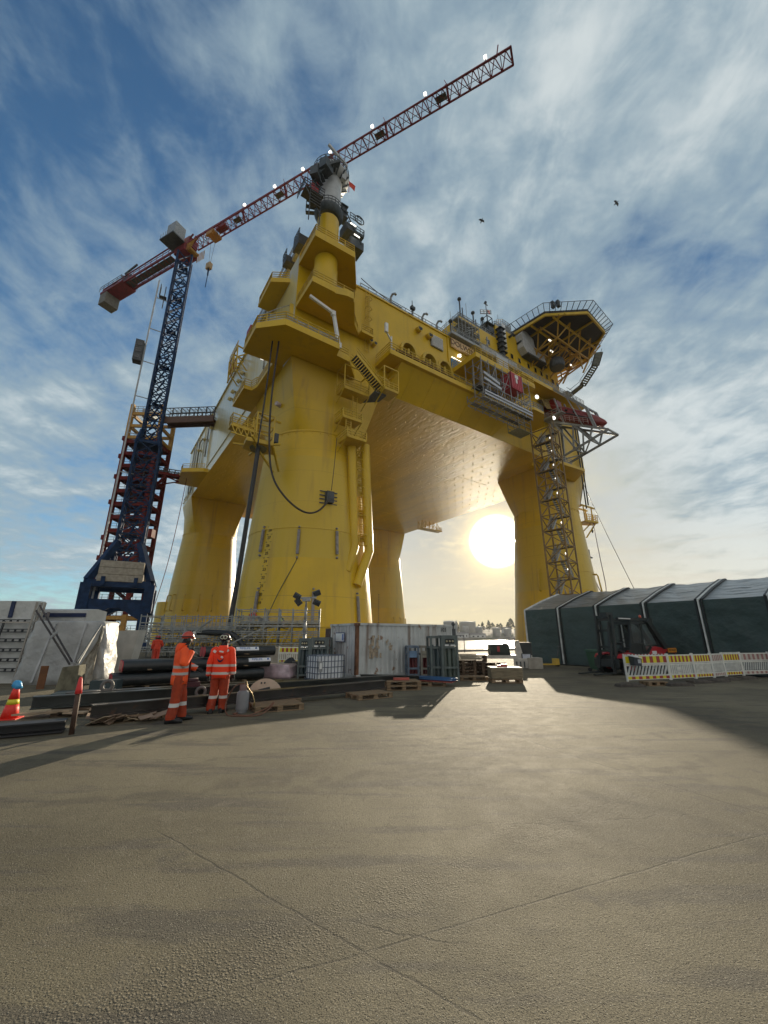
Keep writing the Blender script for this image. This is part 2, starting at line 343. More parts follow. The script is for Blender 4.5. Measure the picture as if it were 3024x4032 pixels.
# ---------------------------------------------------------------- ground, water, far shore
def ground_material():
    m = bpy.data.materials.new('worn_asphalt'); m.use_nodes = True; nt = m.node_tree; nd = nt.nodes; ln = nt.links.new; b = nd['Principled BSDF']
    geo = nd.new('ShaderNodeNewGeometry'); P = geo.outputs['Position']
    def noise(sc, det, rough=.5, stretch=(1, 1, 1), rot=0.0):
        mp = nd.new('ShaderNodeMapping'); mp.inputs['Scale'].default_value = stretch; mp.inputs['Rotation'].default_value = (0, 0, rot); ln(P, mp.inputs[0])
        n = nd.new('ShaderNodeTexNoise'); n.inputs['Scale'].default_value = sc; n.inputs['Detail'].default_value = det; n.inputs['Roughness'].default_value = rough; ln(mp.outputs[0], n.inputs['Vector']); return n.outputs[0]
    def ma(op, a, bb, cl=False):
        x = nd.new('ShaderNodeMath'); x.operation = op; x.use_clamp = cl
        for i, v in enumerate((a, bb)):
            if isinstance(v, (int, float)): x.inputs[i].default_value = v
            else: ln(v, x.inputs[i])
        return x.outputs[0]
    def ss(v, a, bb):
        x = nd.new('ShaderNodeMapRange'); x.interpolation_type = 'SMOOTHSTEP'; ln(v, x.inputs[0]); x.inputs[1].default_value = a; x.inputs[2].default_value = bb; return x.outputs[0]
    def mx(f, a, bb, mode='MIX'):
        x = nd.new('ShaderNodeMix'); x.data_type = 'RGBA'; x.blend_type = mode
        for i, v in ((0, f), (6, a), (7, bb)):
            if isinstance(v, (int, float)): x.inputs[i].default_value = v
            elif isinstance(v, tuple): x.inputs[i].default_value = (*v, 1)
            else: ln(v, x.inputs[i])
        return x.outputs[2]
    big = noise(.35, 4, .55); tracks = noise(.5, 5, .6, (1, 6, 1), R(-52)); mid = noise(3.0, 5, .6); fine = noise(120, 3, .75); grit = noise(300, 2, .6)
    c = mx(ss(big, .3, .7), (.096, .082, .052), (.174, .150, .096))
    c = mx(ma('MULTIPLY', ss(tracks, .50, .64), .75), c, (.072, .064, .052))
    c = mx(ma('MULTIPLY', ss(mid, .5, .75), .45), c, (.185, .16, .118))
    c = mx(ss(fine, .36, .64), mx(1.0, c, (.42, .42, .42), 'MULTIPLY'), mx(1.0, c, (1.75, 1.75, 1.75), 'MULTIPLY'))
    stain = noise(.9, 6, .65); c = mx(ma('MULTIPLY', ss(stain, .60, .70), .55), c, (.06, .055, .05))
    # construction joints and cracks: wobbling lines across the yard
    sp = nd.new('ShaderNodeSeparateXYZ'); ln(P, sp.inputs[0]); wob = noise(1.6, 4, .6)
    hgt = None; cr = None
    for (x0, y0), (x1, y1), w, lo, hi, amp in JOINTS:
        L = math.hypot(x1-x0, y1-y0); ux, uy = (x1-x0)/L, (y1-y0)/L; nx, ny = -uy, ux
        dist = ma('ADD', ma('ADD', ma('MULTIPLY', sp.outputs[0], nx), ma('MULTIPLY', sp.outputs[1], ny)), -(nx*x0+ny*y0))
        dist = ma('ABSOLUTE', ma('ADD', dist, ma('MULTIPLY', ma('SUBTRACT', wob, .5), amp)), 0)
        al = ma('ADD', ma('ADD', ma('MULTIPLY', sp.outputs[0], ux), ma('MULTIPLY', sp.outputs[1], uy)), -(ux*x0+uy*y0))
        f = ma('MULTIPLY', ss(dist, w, w*.3), ma('MULTIPLY', ss(al, lo-.2, lo+.2), ss(al, hi+.2, hi-.2)))
        f = ma('MULTIPLY', f, ss(mid, .30, .46))
        cr = f if cr is None else ma('MAXIMUM', cr, f)
    c = mx(ma('MULTIPLY', cr, .55), c, (.03, .027, .022))
    # worn wheel band where the binder has gone and loose stone shows
    bx0, by0, bx1, by1 = BAND; L = math.hypot(bx1-bx0, by1-by0); nx, ny = -(by1-by0)/L, (bx1-bx0)/L
    bd = ma('ABSOLUTE', ma('ADD', ma('ADD', ma('ADD', ma('MULTIPLY', sp.outputs[0], nx), ma('MULTIPLY', sp.outputs[1], ny)), -(nx*bx0+ny*by0)), ma('MULTIPLY', ma('SUBTRACT', mid, .5), .5)), 0)
    band = ma('MULTIPLY', ss(bd, .42, .05), ss(stain, .36, .6))
    vo = nd.new('ShaderNodeTexVoronoi'); vo.inputs['Scale'].default_value = 55; ln(P, vo.inputs['Vector'])
    stone = ma('MULTIPLY', ss(vo.outputs['Distance'], .55, .1), ma('ADD', ma('MULTIPLY', band, 1.0), .22))
    c = mx(ma('MULTIPLY', stone, .5), c, (.26, .23, .17)); c = mx(ma('MULTIPLY', band, .35), c, (.085, .072, .052))
    v2 = nd.new('ShaderNodeTexVoronoi'); v2.inputs['Scale'].default_value = 95; ln(P, v2.inputs['Vector']); sx2 = nd.new('ShaderNodeSeparateXYZ'); ln(v2.outputs['Color'], sx2.inputs[0])
    spk = ma('MULTIPLY', ma('GREATER_THAN', sx2.outputs[0], .88), ss(v2.outputs['Distance'], .42, .25)); pit = ma('MULTIPLY', ma('LESS_THAN', sx2.outputs[0], .20), ss(v2.outputs['Distance'], .5, .2))
    c = mx(ma('MULTIPLY', spk, .75), c, (.42, .39, .31)); c = mx(ma('MULTIPLY', pit, .7), c, (.035, .03, .022))
    # tyre marks: pairs of dark bands swinging across the yard
    for (tx, ty, tdx, tdy, amp) in ((-3.0, 5.2, 1.0, .22, 1.1), (-3.0, 6.9, 1.0, .22, 1.1), (2.0, 6.0, .55, -1.0, .6), (3.5, 7.0, .55, -1.0, .6), (-6, 8.0, 1, .05, .8)):
        L = math.hypot(tdx, tdy); nx, ny = -tdy/L, tdx/L
        td = ma('ABSOLUTE', ma('ADD', ma('ADD', ma('ADD', ma('MULTIPLY', sp.outputs[0], nx), ma('MULTIPLY', sp.outputs[1], ny)), -(nx*tx+ny*ty)), ma('MULTIPLY', ma('SUBTRACT', big, .5), amp*4)), 0)
        c = mx(ma('MULTIPLY', ma('MULTIPLY', ss(td, .19, .08), ss(mid, .35, .65)), .42), c, (.052, .047, .038))
    patch = noise(.22, 3, .5); c = mx(ma('MULTIPLY', ss(patch, .53, .57), .45), c, mx(1.0, c, (.62, .64, .68), 'MULTIPLY'))
    ln(c, b.inputs['Base Color'])
    rg = nd.new('ShaderNodeMapRange'); ln(mid, rg.inputs[0]); rg.inputs[3].default_value = .72; rg.inputs[4].default_value = .92; ln(rg.outputs[0], b.inputs['Roughness'])
    b.inputs['Specular IOR Level'].default_value = .30
    h = ma('ADD', ma('MULTIPLY', fine, .6), ma('MULTIPLY', grit, .35)); h = ma('ADD', h, ma('MULTIPLY', mid, .8)); h = ma('ADD', h, ma('MULTIPLY', stone, .9)); h = ma('ADD', h, ma('MULTIPLY', spk, .7)); h = ma('SUBTRACT', h, ma('MULTIPLY', pit, .8)); h = ma('SUBTRACT', h, ma('MULTIPLY', cr, .25))
    bp = nd.new('ShaderNodeBump'); bp.inputs['Strength'].default_value = .75; bp.inputs['Distance'].default_value = .012; ln(h, bp.inputs['Height']); ln(bp.outputs[0], b.inputs['Normal'])
    return m
BAND = (-1.3, 2.57, 3.0, 5.6)
JOINTS = [((-1.62, 4.12), (.48, 2.53), .014, -.6, 30, .10), ((-1.22, 2.54), (3.0, 4.23), .012, -30, 5.5, .08),
          ((1.67, 10.88), (2.78, 7.23), .022, -2, 3.9, .12), ((2.78, 7.23), (3.94, 4.85), .018, 0, 9, .10),
          ((-9, 6.2), (4, 7.6), .010, 0, 9, .5), ((1.0, 4.6), (3.2, 4.9), .009, -.2, 2.4, .4), ((-.5, 3.3), (.6, 3.0), .014, .3, 1.0, .3)]
m_ground = ground_material()
g = MB()
def P2(s, t, z=0): p = W(s, t); return (p.x, p.y, z)
a1, a2, a3, a4 = P2(-400, -400), P2(400, -400), P2(400, -15), P2(-13, -15)
b1, b2, b3 = P2(-13, 170), P2(-400, 170), P2(-400, -15)
g.quad(a1, a2, a3, a4, b3); g.quad(b3, a4, b1, b2)
for p, q in ((a3, a4), (a4, b1), (b1, b2)):
    g.quad((p[0], p[1], 0), (q[0], q[1], 0), (q[0], q[1], -6), (p[0], p[1], -6), mi=1)
g.build('ground', [m_ground, m_conc], kind='structure')
# kerb beam along the quay edge
k = MB(); k.bar(W(-12.6, -15.3, .12), W(200, -15.3, .12), .5, .24); k.bar(W(-13.3, -15, .12), W(-13.3, 165, .12), .5, .24)
k.build('quay_kerb', m_conc, kind='structure')

def water_material():
    m = bpy.data.materials.new('sea_water'); m.use_nodes = True; nt = m.node_tree; nd = nt.nodes; ln = nt.links.new; b = nd['Principled BSDF']
    b.inputs['Base Color'].default_value = (.02, .035, .04, 1); b.inputs['Roughness'].default_value = .22; b.inputs['IOR'].default_value = 1.33
    geo = nd.new('ShaderNodeNewGeometry'); last = None
    for sc, dist, st in ((.09, .9, .8), (.5, .35, .8), (2.2, .12, .6)):
        n = nd.new('ShaderNodeTexNoise'); n.inputs['Scale'].default_value = sc; n.inputs['Detail'].default_value = 4; ln(geo.outputs['Position'], n.inputs['Vector'])
        bp = nd.new('ShaderNodeBump'); bp.inputs['Strength'].default_value = st; bp.inputs['Distance'].default_value = dist; ln(n.outputs[0], bp.inputs['Height'])
        if last: ln(last.outputs[0], bp.inputs['Normal'])
        last = bp
    ln(last.outputs[0], b.inputs['Normal']); return m
w = MB(); w.quad((-4000, -600, -3), (4000, -600, -3), (4000, 5000, -3), (-4000, 5000, -3)); w.build('water', water_material(), kind='structure')

m_tank = mat('tank_white', (.45, .46, .46), .5, var=.1, scale=.05); m_rock = mat('shore_rock', (.12, .11, .09), .9, var=.4, scale=.05, spots=((.06, .07, .035), .5, .03))
m_leaf = mat('shore_foliage', (.035, .045, .02), .8, var=.4, scale=.3)
def shore():
    b = MB(); rnd = random.Random(3)
    xs = [-900+i*30 for i in range(75)]
    def hh(x): return 6+5*math.sin(x*.011)+3*math.sin(x*.037+1)+2*math.sin(x*.09) + (6 if x > 150 else 0)
    for x0, x1 in zip(xs, xs[1:]):
        for (ya, za), (yb, zb) in (((585, -3.5), (592, .3)), ((592, .3), (640, .35)), ((640, .35), (760, 1.0)), ((760, 1.0), (1100, .6))):
            A = lambda x, y, z: (x, y, z if z <= .3 else max(.5, hh(x)*z))
            b.quad(A(x0, ya, za), A(x1, ya, za), A(x1, yb, zb), A(x0, yb, zb))
    b.build('far_shore', m_rock, kind='structure')
shore()
def tank(x, y, z, r, h, lab, grp=None):
    t = empty('storage_tank', (x, y, z), 0, lab, 'tank', grp)
    MB().lathe([(r, -3), (r, h*.94), (r*1.02, h*.945), (r*1.02, h*.96)], n=28).build('shell', m_tank, t)
    MB().lathe([(r*1.02, h*.96), (r*.55, h*1.04), (.05, h*1.08)], n=28).build('roof', m_tank, t)
    q = MB(); q.bar((r*.7, -r*.72, 0), (r*.7, -r*.72, h), .5); q.rail([(r*math.cos(a*.5)*1.0, r*math.sin(a*.5), h) for a in range(13)], 1.2, 4, .15); q.build('ladder', m_tank, t)
tank(100, 628, 5, 10.5, 18.5, 'wide grey storage tank on the far shore next to the white container end', 'tanks on the far shore')
tank(128, 640, 5, 12.5, 18, 'broadest pale storage tank on the far shore with a low domed roof', 'tanks on the far shore')
tank(119, 610, 2, 4.6, 13.5, 'slim pale tank standing before the broadest tank on the far shore', 'tanks on the far shore')
tank(139, 612, 2, 5.0, 13, 'slim pale tank just right of the broadest tank on the far shore', 'tanks on the far shore')
tank(164, 612, 2, 5.4, 11.5, 'small white tank standing alone mid-way along the far shore', 'tanks on the far shore')
tank(180, 612, 2, 5.0, 10.5, 'small white tank nearest the right hand leg on the far shore', 'tanks on the far shore')
def shed(x, y, z, dx, dy, dz, lab, rz=0.0):
    s = empty('waterfront_shed', (x, y, z), rz, lab, 'building', 'sheds on the far shore')
    MB().box((0, 0, dz/2-1), (dx, dy, dz+2)).build('wall', m_tank, s)
    r = MB(); r.rings([[(xx, -dy/2-.5, dz), (xx, 0, dz+dy*.22), (xx, dy/2+.5, dz)] for xx in (-dx/2-.4, dx/2+.4)], smooth=False); r.build('roof', mat('shed_roof', (.12, .11, .11), .7), s)
    for i in range(3): MB().box((-dx*.3+i*dx*.3, -dy/2-.03, dz*.45), (dx*.12, .1, dz*.4)).build('window', m_glassd, s)
shed(112, 596, 0, 15, 8, 6, 'low white shed at the waterline below the storage tanks'); shed(133, 598, 0, 22, 8, 4.5, 'long low pale shed at the waterline right of the white one')
shed(190, 650, 9, 12, 9, 5, 'small house with a pitched roof among the far shore trees'); shed(205, 640, 7, 9, 8, 5, 'small house beside the far shore trees next to the right leg')
shed(-190, 470, 0, 30, 12, 9, 'pale warehouse across the water seen beside the blue crane legs'); shed(-235, 480, 0, 26, 12, 7, 'lower grey warehouse across the water left of the blue crane')
def far_tree(x, y, z, h, lab):
    rnd = random.Random(int(x*7+y)); t = empty('shore_tree', (x, y, z), 0, lab, 'tree', 'trees on the far shore')
    MB().tube([(0, 0, -1), (.1, 0, h*.5), (0, .1, h*.8)], [.4, .28, .1], 6).build('trunk', m_rock, t)
    c = MB(); conif = rnd.random() < .35
    for i in range(150):
        f = rnd.random(); zz = h*(.18+.82*f); rad = h*(.30*(1-f)+.03 if conif else .34*math.sin(math.pi*min(1, .18+.8*f)))*(.5+.5*rnd.random()); a = rnd.random()*6.28
        p = Vector((rad*math.cos(a), rad*math.sin(a), zz)); s = h*.075*(.5+rnd.random())
        u = Vector((rnd.gauss(0, 1), rnd.gauss(0, 1), rnd.gauss(0, 1))).normalized(); v = u.orthogonal().normalized(); u2 = u.cross(v)
        c.quad(p+v*s, p+u2*s, p-v*s*.8, p-u2*s*.9)
    c.build('crown', m_leaf, t)
for i, (x, y, h) in enumerate([(96, 660, 15), (116, 668, 17), (123, 662, 12), (158, 668, 14), (166, 662, 16), (174, 670, 13), (181, 664, 11), (188, 672, 12), (196, 662, 13), (203, 668, 19), (213, 660, 14), (150, 660, 10)]):
    place = ['behind the tank beside the container', 'standing tallest above the broadest tank roof', 'right of the broadest tank roof', 'left edge of the tree line', 'pointed and dark over the lone white tank', 'between two small white tanks', 'over the white tank nearest the leg', 'left of the pitched house', 'right of the pitched house', 'tallest beside the right hand leg', 'outermost by the right hand leg', 'low at the gap after the tanks'][i]
    far_tree(x, y, 6 if x < 150 else 10, h, 'dark far shore tree ' + place)
# ---------------------------------------------------------------- the offshore platform
PL = empty('offshore_platform', PN, PRZ, 'huge yellow offshore platform deck raised on four tapering round legs beside the quay', 'offshore platform')
SX, TX0, TX1, ZB, ZT = 65.2, -7.7, 74.0, 38.0, 56.0
S0 = -7.5
def leg_part(s, t, half, w1, w0, tw0, tw1):
    """cone up to the ring at 28.7 m, then a capital that spreads into the corner of the deck"""
    n = 96; secs = []
    for z in (-5, 0, 3, 6, 9, 12, 14.6, 14.61, 18, 22, 26, 28.6):
        r = 9.487-.0879*z + (.06 if z > 14.6 else 0)
        secs.append([(r*math.cos(2*math.pi*k/n), r*math.sin(2*math.pi*k/n), z) for k in range(n)])
    for z, r in ((28.6, 7.12), (28.85, 7.12), (28.85, 6.96)): secs.append([(r*math.cos(2*math.pi*k/n), r*math.sin(2*math.pi*k/n), z) for k in range(n)])
    for i in range(1, 9):
        f = i/8; ring = []
        for k in range(n):
            a = 2*math.pi*k/n; cx, cy = math.cos(a), math.sin(a); q = 1/max(abs(cx), abs(cy))
            X = cx*q; Y = cy*q
            sx = (w1 if X > 0 else w0)*X; sy = (tw1 if Y > 0 else tw0)*Y
            g = f**.85
            ring.append((6.96*cx*(1-g)+sx*g, 6.96*cy*(1-g)+sy*g, 28.85+(ZB-28.86)*f))
        secs.append(ring)
    m = MB(); m.rings(secs, smooth=True)
    for k in range(40):
        a = 2*math.pi*k/40; m.box((7.05*math.cos(a), 7.05*math.sin(a), 28.35), (.25, .12, .12), a)
    return m.build('leg', m_leg, PL, (s, t, 0), sharp=32)
WI = 7.2
legN = leg_part(0, 0, 7.5, WI, 7.5, 7.7, WI)
legR = leg_part(LA, 0, 7.5, 5.85, WI, 7.7, WI)
legL = leg_part(0, LB, 7.5, WI, 7.5, WI, 5.5)
legB = leg_part(LA, LB, 7.5, 5.85, WI, WI, 5.5)
def on_leg(ang, z, off=0.0):
    r = 9.487-.0879*z+off; return Vector((r*math.cos(R(ang)), r*math.sin(R(ang)), z))
# ledge round the foot of the near leg, reached from the scaffold
q = MB(); q.lathe([(10.6, -5), (10.6, 2.7), (10.7, 2.72), (10.7, 2.85), (9.3, 2.86)], n=72)
q.build('foot_ledge', m_yel, legN, sharp=35)
q = MB()
for z in (.3, 1.1, 1.9): q.bar(Vector((10.75*math.cos(R(-112)), 10.75*math.sin(R(-112)), z)), Vector((10.75*math.cos(R(-108)), 10.75*math.sin(R(-108)), z)), .1)
for a in (-112, -108): q.bar((10.75*math.cos(R(a)), 10.75*math.sin(R(a)), 0), (10.75*math.cos(R(a)), 10.75*math.sin(R(a)), 2.7), .08)
q.build('ladder', m_yel_d, legN)
# side column beside the left leg
q = MB(); n = 40
q.rings([[( -5.2+4.9*math.cos(2*math.pi*k/n)-(.5 if z < 9 else .4), 2.6+4.9*math.sin(2*math.pi*k/n), z) for k in range(n)] for z in (-5, 0, 5, 10.4)]); q.build('side_column', m_yel, legL, sharp=40)
# fender bars and hoop handles
def bars(leg, lst, mtl, w=.32):
    for a, z, h in lst:
        b = MB(); b.bar(on_leg(a, z-h/2, .22), on_leg(a, z+h/2, .22), w, .22, up=(math.cos(R(a)), math.sin(R(a)), 0))
        b.bar(on_leg(a, z-h/2-.5, .02), on_leg(a, z-h/2-.4, .3), .2); b.bar(on_leg(a, z+h/2+.35, .02), on_leg(a, z+h/2+.35, .3), .2)
        b.build('fender_bar', mtl, leg)
m_fend = mat('fender_grey', (.22, .20, .19), .6, var=.3)
bars(legN, [(-156.5, 13.2, 2.9), (-122.5, 12.8, 3.1), (-90, 13.0, 3.0), (-152, 5.2, 3.3), (-108.5, 5.0, 3.5), (-69.5, 5.0, 3.1)], m_fend)
def hoops(leg, lst):
    for a, z, h in lst:
        b = MB(); p, q_ = on_leg(a, z-h/2), on_leg(a, z+h/2); o = Vector((math.cos(R(a)), math.sin(R(a)), 0))*.75
        b.tube([p, p+o*.8, p+o+Vector((0, 0, .3)), q_+o-Vector((0, 0, .3)), q_+o*.8, q_], .12, 6); b.build('fender_hoop', m_yel_d, leg)
hoops(legL, [(-164, 10.0, 4.0), (-150, 10.0, 4.0), (-128, 10.0, 4.0), (-105, 10.0, 4.0), (-85, 10, 4), (-150, 2, 2.5), (-166, 2, 2.5)])
hoops(legR, [(-152, 11.5, 4.6), (-166, 13.0, 4.4), (-128, 12.6, 4.2), (-75, 12.0, 4.6), (-55, 12.2, 4.6), (-28, 11.5, 4.8), (-166, 3.5, 3.6)])
hoops(legB, [(-124, 6, 3.5), (-96, 6, 3.5), (-78, 6, 3.5), (-60, 6, 3.6)])
# draft figures every metre with ticks
m_mark = mat('draft_figure_black', (.02, .02, .018), .6, var=.1)
dm = None
import bmesh as _bm
alltx = bpy.data.meshes.new('draft_ticks'); bmx = bmesh.new()
for n_ in range(19, 37):
    z = 6.49 + (n_-20); a = -150.0; p = on_leg(a, z, .03); r_ = Vector((math.cos(R(a)), math.sin(R(a)), .088)).normalized()
    xd = Vector((-math.sin(R(a)), math.cos(R(a)), 0)); zd = r_.cross(xd) if r_.cross(xd).z > 0 else xd.cross(r_)
    xd = zd.cross(r_)
    t = text_mesh('tmp', str(n_), .52, m_mark, None, face_M(p, xd, zd), .012); t.name = 'draft_figure'; t.data.name = 'draft_figure'; t.parent = legN
q = MB()
for n_ in range(19, 37):
    z = 6.94+(n_-20); p = on_leg(-148.6, z, .03); xd = Vector((-math.sin(R(-150)), math.cos(R(-150)), 0)); q.bar(p, p+xd*.25, .04)
    if n_ < 29: q.bar(on_leg(-152.8, z, .03), on_leg(-151.4, z, .03), .06, mi=0)
me_ = q.mesh('ticks', m_mark); bmx.from_mesh(me_); bmx.to_mesh(alltx); bmx.free(); alltx.materials.append(m_mark)
dm = bpy.data.objects.new('draft_ticks', alltx); C.objects.link(dm); dm.parent = legN; tag(dm, 'column of short black tick marks beside the draft figures')
q = MB()
for i in range(16): p = on_leg(-128, 4+i*.75, .03); q.box(p, (.3, .3, .28), R(-128))
q.build('draft_marks', m_mark, legB)

# ---- deck box: underside, sides
d = MB()
d.quad((S0, TX0, ZB), (S0, TX1, ZB), (SX, TX1, ZB), (SX, TX0, ZB))
for i in range(24):
    for j in range(28):
        s_ = S0+3+i*2.9; t_ = TX0+2+j*2.9
        d.box((s_, t_, ZB-.13), (.08, .08, .26))
rnd = random.Random(31)
for i in range(22): t_, s_, L_ = rnd.uniform(-4, 70), rnd.uniform(8, 50), rnd.uniform(4, 14); d.box((s_, t_, ZB-.02), (L_, .09, .04)) if i % 3 else d.box((s_, t_, ZB-.018), (.09, L_, .036))
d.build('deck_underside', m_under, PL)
d = MB()
d.quad((S0, TX0, ZB), (SX, TX0, ZB), (SX, TX0, ZT), (S0, TX0, ZT)); d.quad((SX, TX0, ZB), (SX, TX1, ZB), (SX, TX1, ZT), (SX, TX0, ZT)); d.quad((SX, TX1, ZB), (S0, TX1, ZB), (S0, TX1, ZT), (SX, TX1, ZT))
d.quad((S0, TX0, ZT), (SX, TX0, ZT), (SX, TX1, ZT), (S0, TX1, ZT))
for s_ in (22.3,): d.bar((s_, TX0-.1, ZB+4), (s_, TX0-.1, ZT), .25)
d.bar((S0, TX0-.06, ZT-.1), (26.8, TX0-.06, ZT-.1), .3)
d.build('deck_box', m_yel, PL)
d = MB(); d.quad((S0, TX1, ZB), (S0, TX0, ZB), (S0, TX0, ZT), (S0, TX1, ZT))
for t_ in (44, 52, 60, 67): d.bar((S0-.15, t_, ZB), (S0-.15, t_, ZT), .18)
d.bar((S0-.1, TX0, ZB+2.3), (S0-.1, TX1, ZB+2.3), .15); d.bar((S0-.12, 5, ZT-.5), (S0-.12, TX1, ZT-.5), .35)
for i in range(7): d.box((S0-.2, 63.5+i*1.6, ZB+1.1), (.4, .5, .16))
d.build('deck_side', m_side, PL)
for t_, z in ((43, 50), (50, 49.8), (57, 49.5), (18, 50.5), (20, 49.8), (24, 49.6), (26, 49)):
    q = MB(); q.lathe([(.42, 0), (.42, .7), (.05, .75)], n=18)
    me = q.mesh('vent_hood', m_side); me.transform(Matrix.Rotation(R(-70), 4, 'Y')); o = bpy.data.objects.new('vent_hood', me); C.objects.link(o); o.parent = PL; o.location = (S0-.1, t_, z)
# downpipes on the left side
for t_, z0, z1 in ((62, 39, 55), (66, 40, 54), (4, 43, 56), (47, 44, 54)): q = MB(); q.tube([(S0-.3, t_, z0), (S0-.3, t_, z1)], .15, 8); q.build('downpipe', m_grey, PL)
q = MB(); q.tube([(S0-.3, 54, 52), (S0-.3, 58, 52), (S0-.3, 58, 40)], .14, 8)
q.build('downpipe', m_grey, PL)
q = MB(); q.rail([(S0+.2, -3, ZT), (S0+.2, TX1, ZT)], 1.2, 2.4, .09); q.build('railing', m_grey, PL)
q = MB(); q.rail([(3.2, TX0+.2, ZT), (26.5, TX0+.2, ZT)], 1.3, 1.6, .09); q.build('railing', m_grey, PL)
rnd = random.Random(11)
q = MB()
for i in range(26):
    s_ = 3.5+i*.9; q.box((s_, TX0+1.0, ZT+.6+rnd.random()*.5), (.5+rnd.random()*.5, .4, .3+rnd.random()*.8))
q.tube(sag((3.4, TX0+.4, ZT+2.6), (12, TX0+.4, ZT+1.2), .5), .07, 5)
q.build('deck_equipment', m_dkgrey, PL)
for s_, h in ((9.4, 1.9), (16.5, 1.5), (20.0, 1.7)):
    q = MB(); q.tube([(s_, TX0+.3, ZT), (s_, TX0+.3, ZT+h), (s_+.1, TX0-.1, ZT+h+.5), (s_+.3, TX0-.6, ZT+h+.3), (s_+.35, TX0-.7, ZT+h)], .2, 8); q.build('vent_gooseneck', m_grey, PL)
q = MB(); q.bar((14.2, TX0+.3, ZT), (14.2, TX0+.3, ZT+3), .25); q.box((14.2, TX0+.2, ZT+2.2), (.9, .5, .6)); q.bar((14.2, TX0+.3, ZT+3), (14.2, TX0+.3, ZT+4), .1); q.build('monitor_gun', m_dkgrey, PL)
# port openings and louvre on the front wall
for s_, z in ((15.0, 53.6), (17.4, 53.4), (4.8, 46.1), (5.6, 45.9)):
    q = MB(); q.tube([(s_, TX0+.1, z), (s_, TX0-.9, z-.1)], .55 if z > 50 else .35, 14, mi=0); q.tube([(s_, TX0-.85, z-.1), (s_, TX0-.92, z-.1)], .42 if z > 50 else .27, 14, mi=1); q.build('pipe_stub', [m_yel_d, m_black], PL)
q = MB(); q.box((19.4, TX0-.15, 53.0), (2.9, .3, 2.5)); 
for i in range(10): q.box((19.4, TX0-.33, 51.95+i*.24), (2.6, .12, .1), mi=1)
q.build('louvre', [m_grey, m_white], PL)
# half round hatch openings over the front walkway
for s_ in (12.2, 16.9, 20.4):
    q = MB(); n = 16; r0, r1 = 1.75, 1.3
    arc0 = [(s_+r0*math.cos(math.pi*k/n), 0, 47.3+r0*1.1*math.sin(math.pi*k/n)) for k in range(n+1)]; arc1 = [(s_+r1*math.cos(math.pi*k/n), 0, 47.3+r1*1.1*math.sin(math.pi*k/n)) for k in range(n+1)]
    for k in range(n):
        for (A, B, y0, y1) in ((arc0, arc0, 0, -1.1), (arc1, arc1, 0, -1.1)):
            q.quad((A[k][0], TX0+y0, A[k][2]), (A[k+1][0], TX0+y0, A[k+1][2]), (B[k+1][0], TX0+y1, B[k+1][2]), (B[k][0], TX0+y1, B[k][2]))
        q.quad((arc0[k][0], TX0-1.1, arc0[k][2]), (arc0[k+1][0], TX0-1.1, arc0[k+1][2]), (arc1[k+1][0], TX0-1.1, arc1[k+1][2]), (arc1[k][0], TX0-1.1, arc1[k][2]))
    for ds in (r0-.2, -(r0-.2)): q.box((s_+ds, TX0-.55, 44.7), (.42, 1.1, 5.3))
    q.box((s_, TX0-.8, 45.5), (.3, .3, 4.6)); q.quad((s_-1.3, TX0-.03, 42), (s_+1.3, TX0-.03, 42), (s_+1.3, TX0-.03, 48.4), (s_-1.3, TX0-.03, 48.4), mi=1)
    q.build('hatch_frame', [m_yel_d, mat('hatch_dark', (.10, .065, .012), .7)], PL)

# ---- platforms round the near corner
def slab(name, poly, z, th=.7, m=m_yel, rail=None, parent=PL, rm=m_yel_d, h=1.25):
    q = MB(); q.prism(poly, z, z+th); o = q.build(name, m, parent)
    if rail: 
        r_ = MB(); 
        for path in rail: r_.rail([(x, y, z+th) for x, y in path], h, 1.5, .085, (.36, .68))
        r_.build('railing', rm, o)
    return o
P1 = [(-13.1, -4.7), (-13.1, -10.0), (-10.3, -12.7), (-2.8, -12.6), (-2.5, -11.3), (-.4, -11.1), (2.2, -8.2), (2.2, -7.9), (S0-.002, -7.9), (S0-.2, -4.7)]
p1 = slab('corner_platform', P1, ZB+.01, .8, m_yel, [[(-13, -4.8), (-13, -9.9), (-10.3, -12.6), (-2.9, -12.5), (-2.6, -11.2), (-.5, -11.0)]])
q = MB(); q.span((-10.2, -12.3, ZB+.9), (-3.0, -12.2, ZB+1.9)); 
for i in range(12): q.box((-9.9+i*.6, -12.35, ZB+1.3+.15*math.sin(i*2)), (.5, .08, .7+.15*math.cos(i)), .1*math.sin(i*3))
q.build('tarpaulin', mat('grey_tarpaulin', (.36, .36, .34), .6, var=.3, scale=3), p1)
q = MB(); q.bar((-8.2, -8.6, ZB+.8), (-8.6, -9.2, ZB+6.8), .5); q.build('bracket', m_yel_d, p1)
slab('side_platform', [(-10.6, 3.4), (-10.6, 9.7), (S0-.002, 9.7), (S0-.002, 2.0), (-9.0, 2.0), (-9.4, 3.4)], ZB+.012, .5, m_yel, [[(-8.0, 2.1), (-9.1, 2.1), (-9.5, 3.5), (-10.5, 3.5), (-10.5, 9.6)]])
slab('side_walkway', [(-9.0, -4.6), (-9.0, 1.99), (S0-.002, 1.99), (S0-.002, -4.6)], ZB+.014, .4, m_yel, [[(-8.95, -4.6), (-8.95, 1.9)]])
p4 = slab('side_platform', [(-12.6, 44.6), (-12.6, 53.6), (S0-.002, 53.6), (S0-.002, 41.5), (-8.5, 41.5)], ZB+.01, .8, m_yel, [[(-8.4, 41.6), (-12.5, 44.7), (-12.5, 47.0)], [(-12.5, 50.2), (-12.5, 53.5)]])
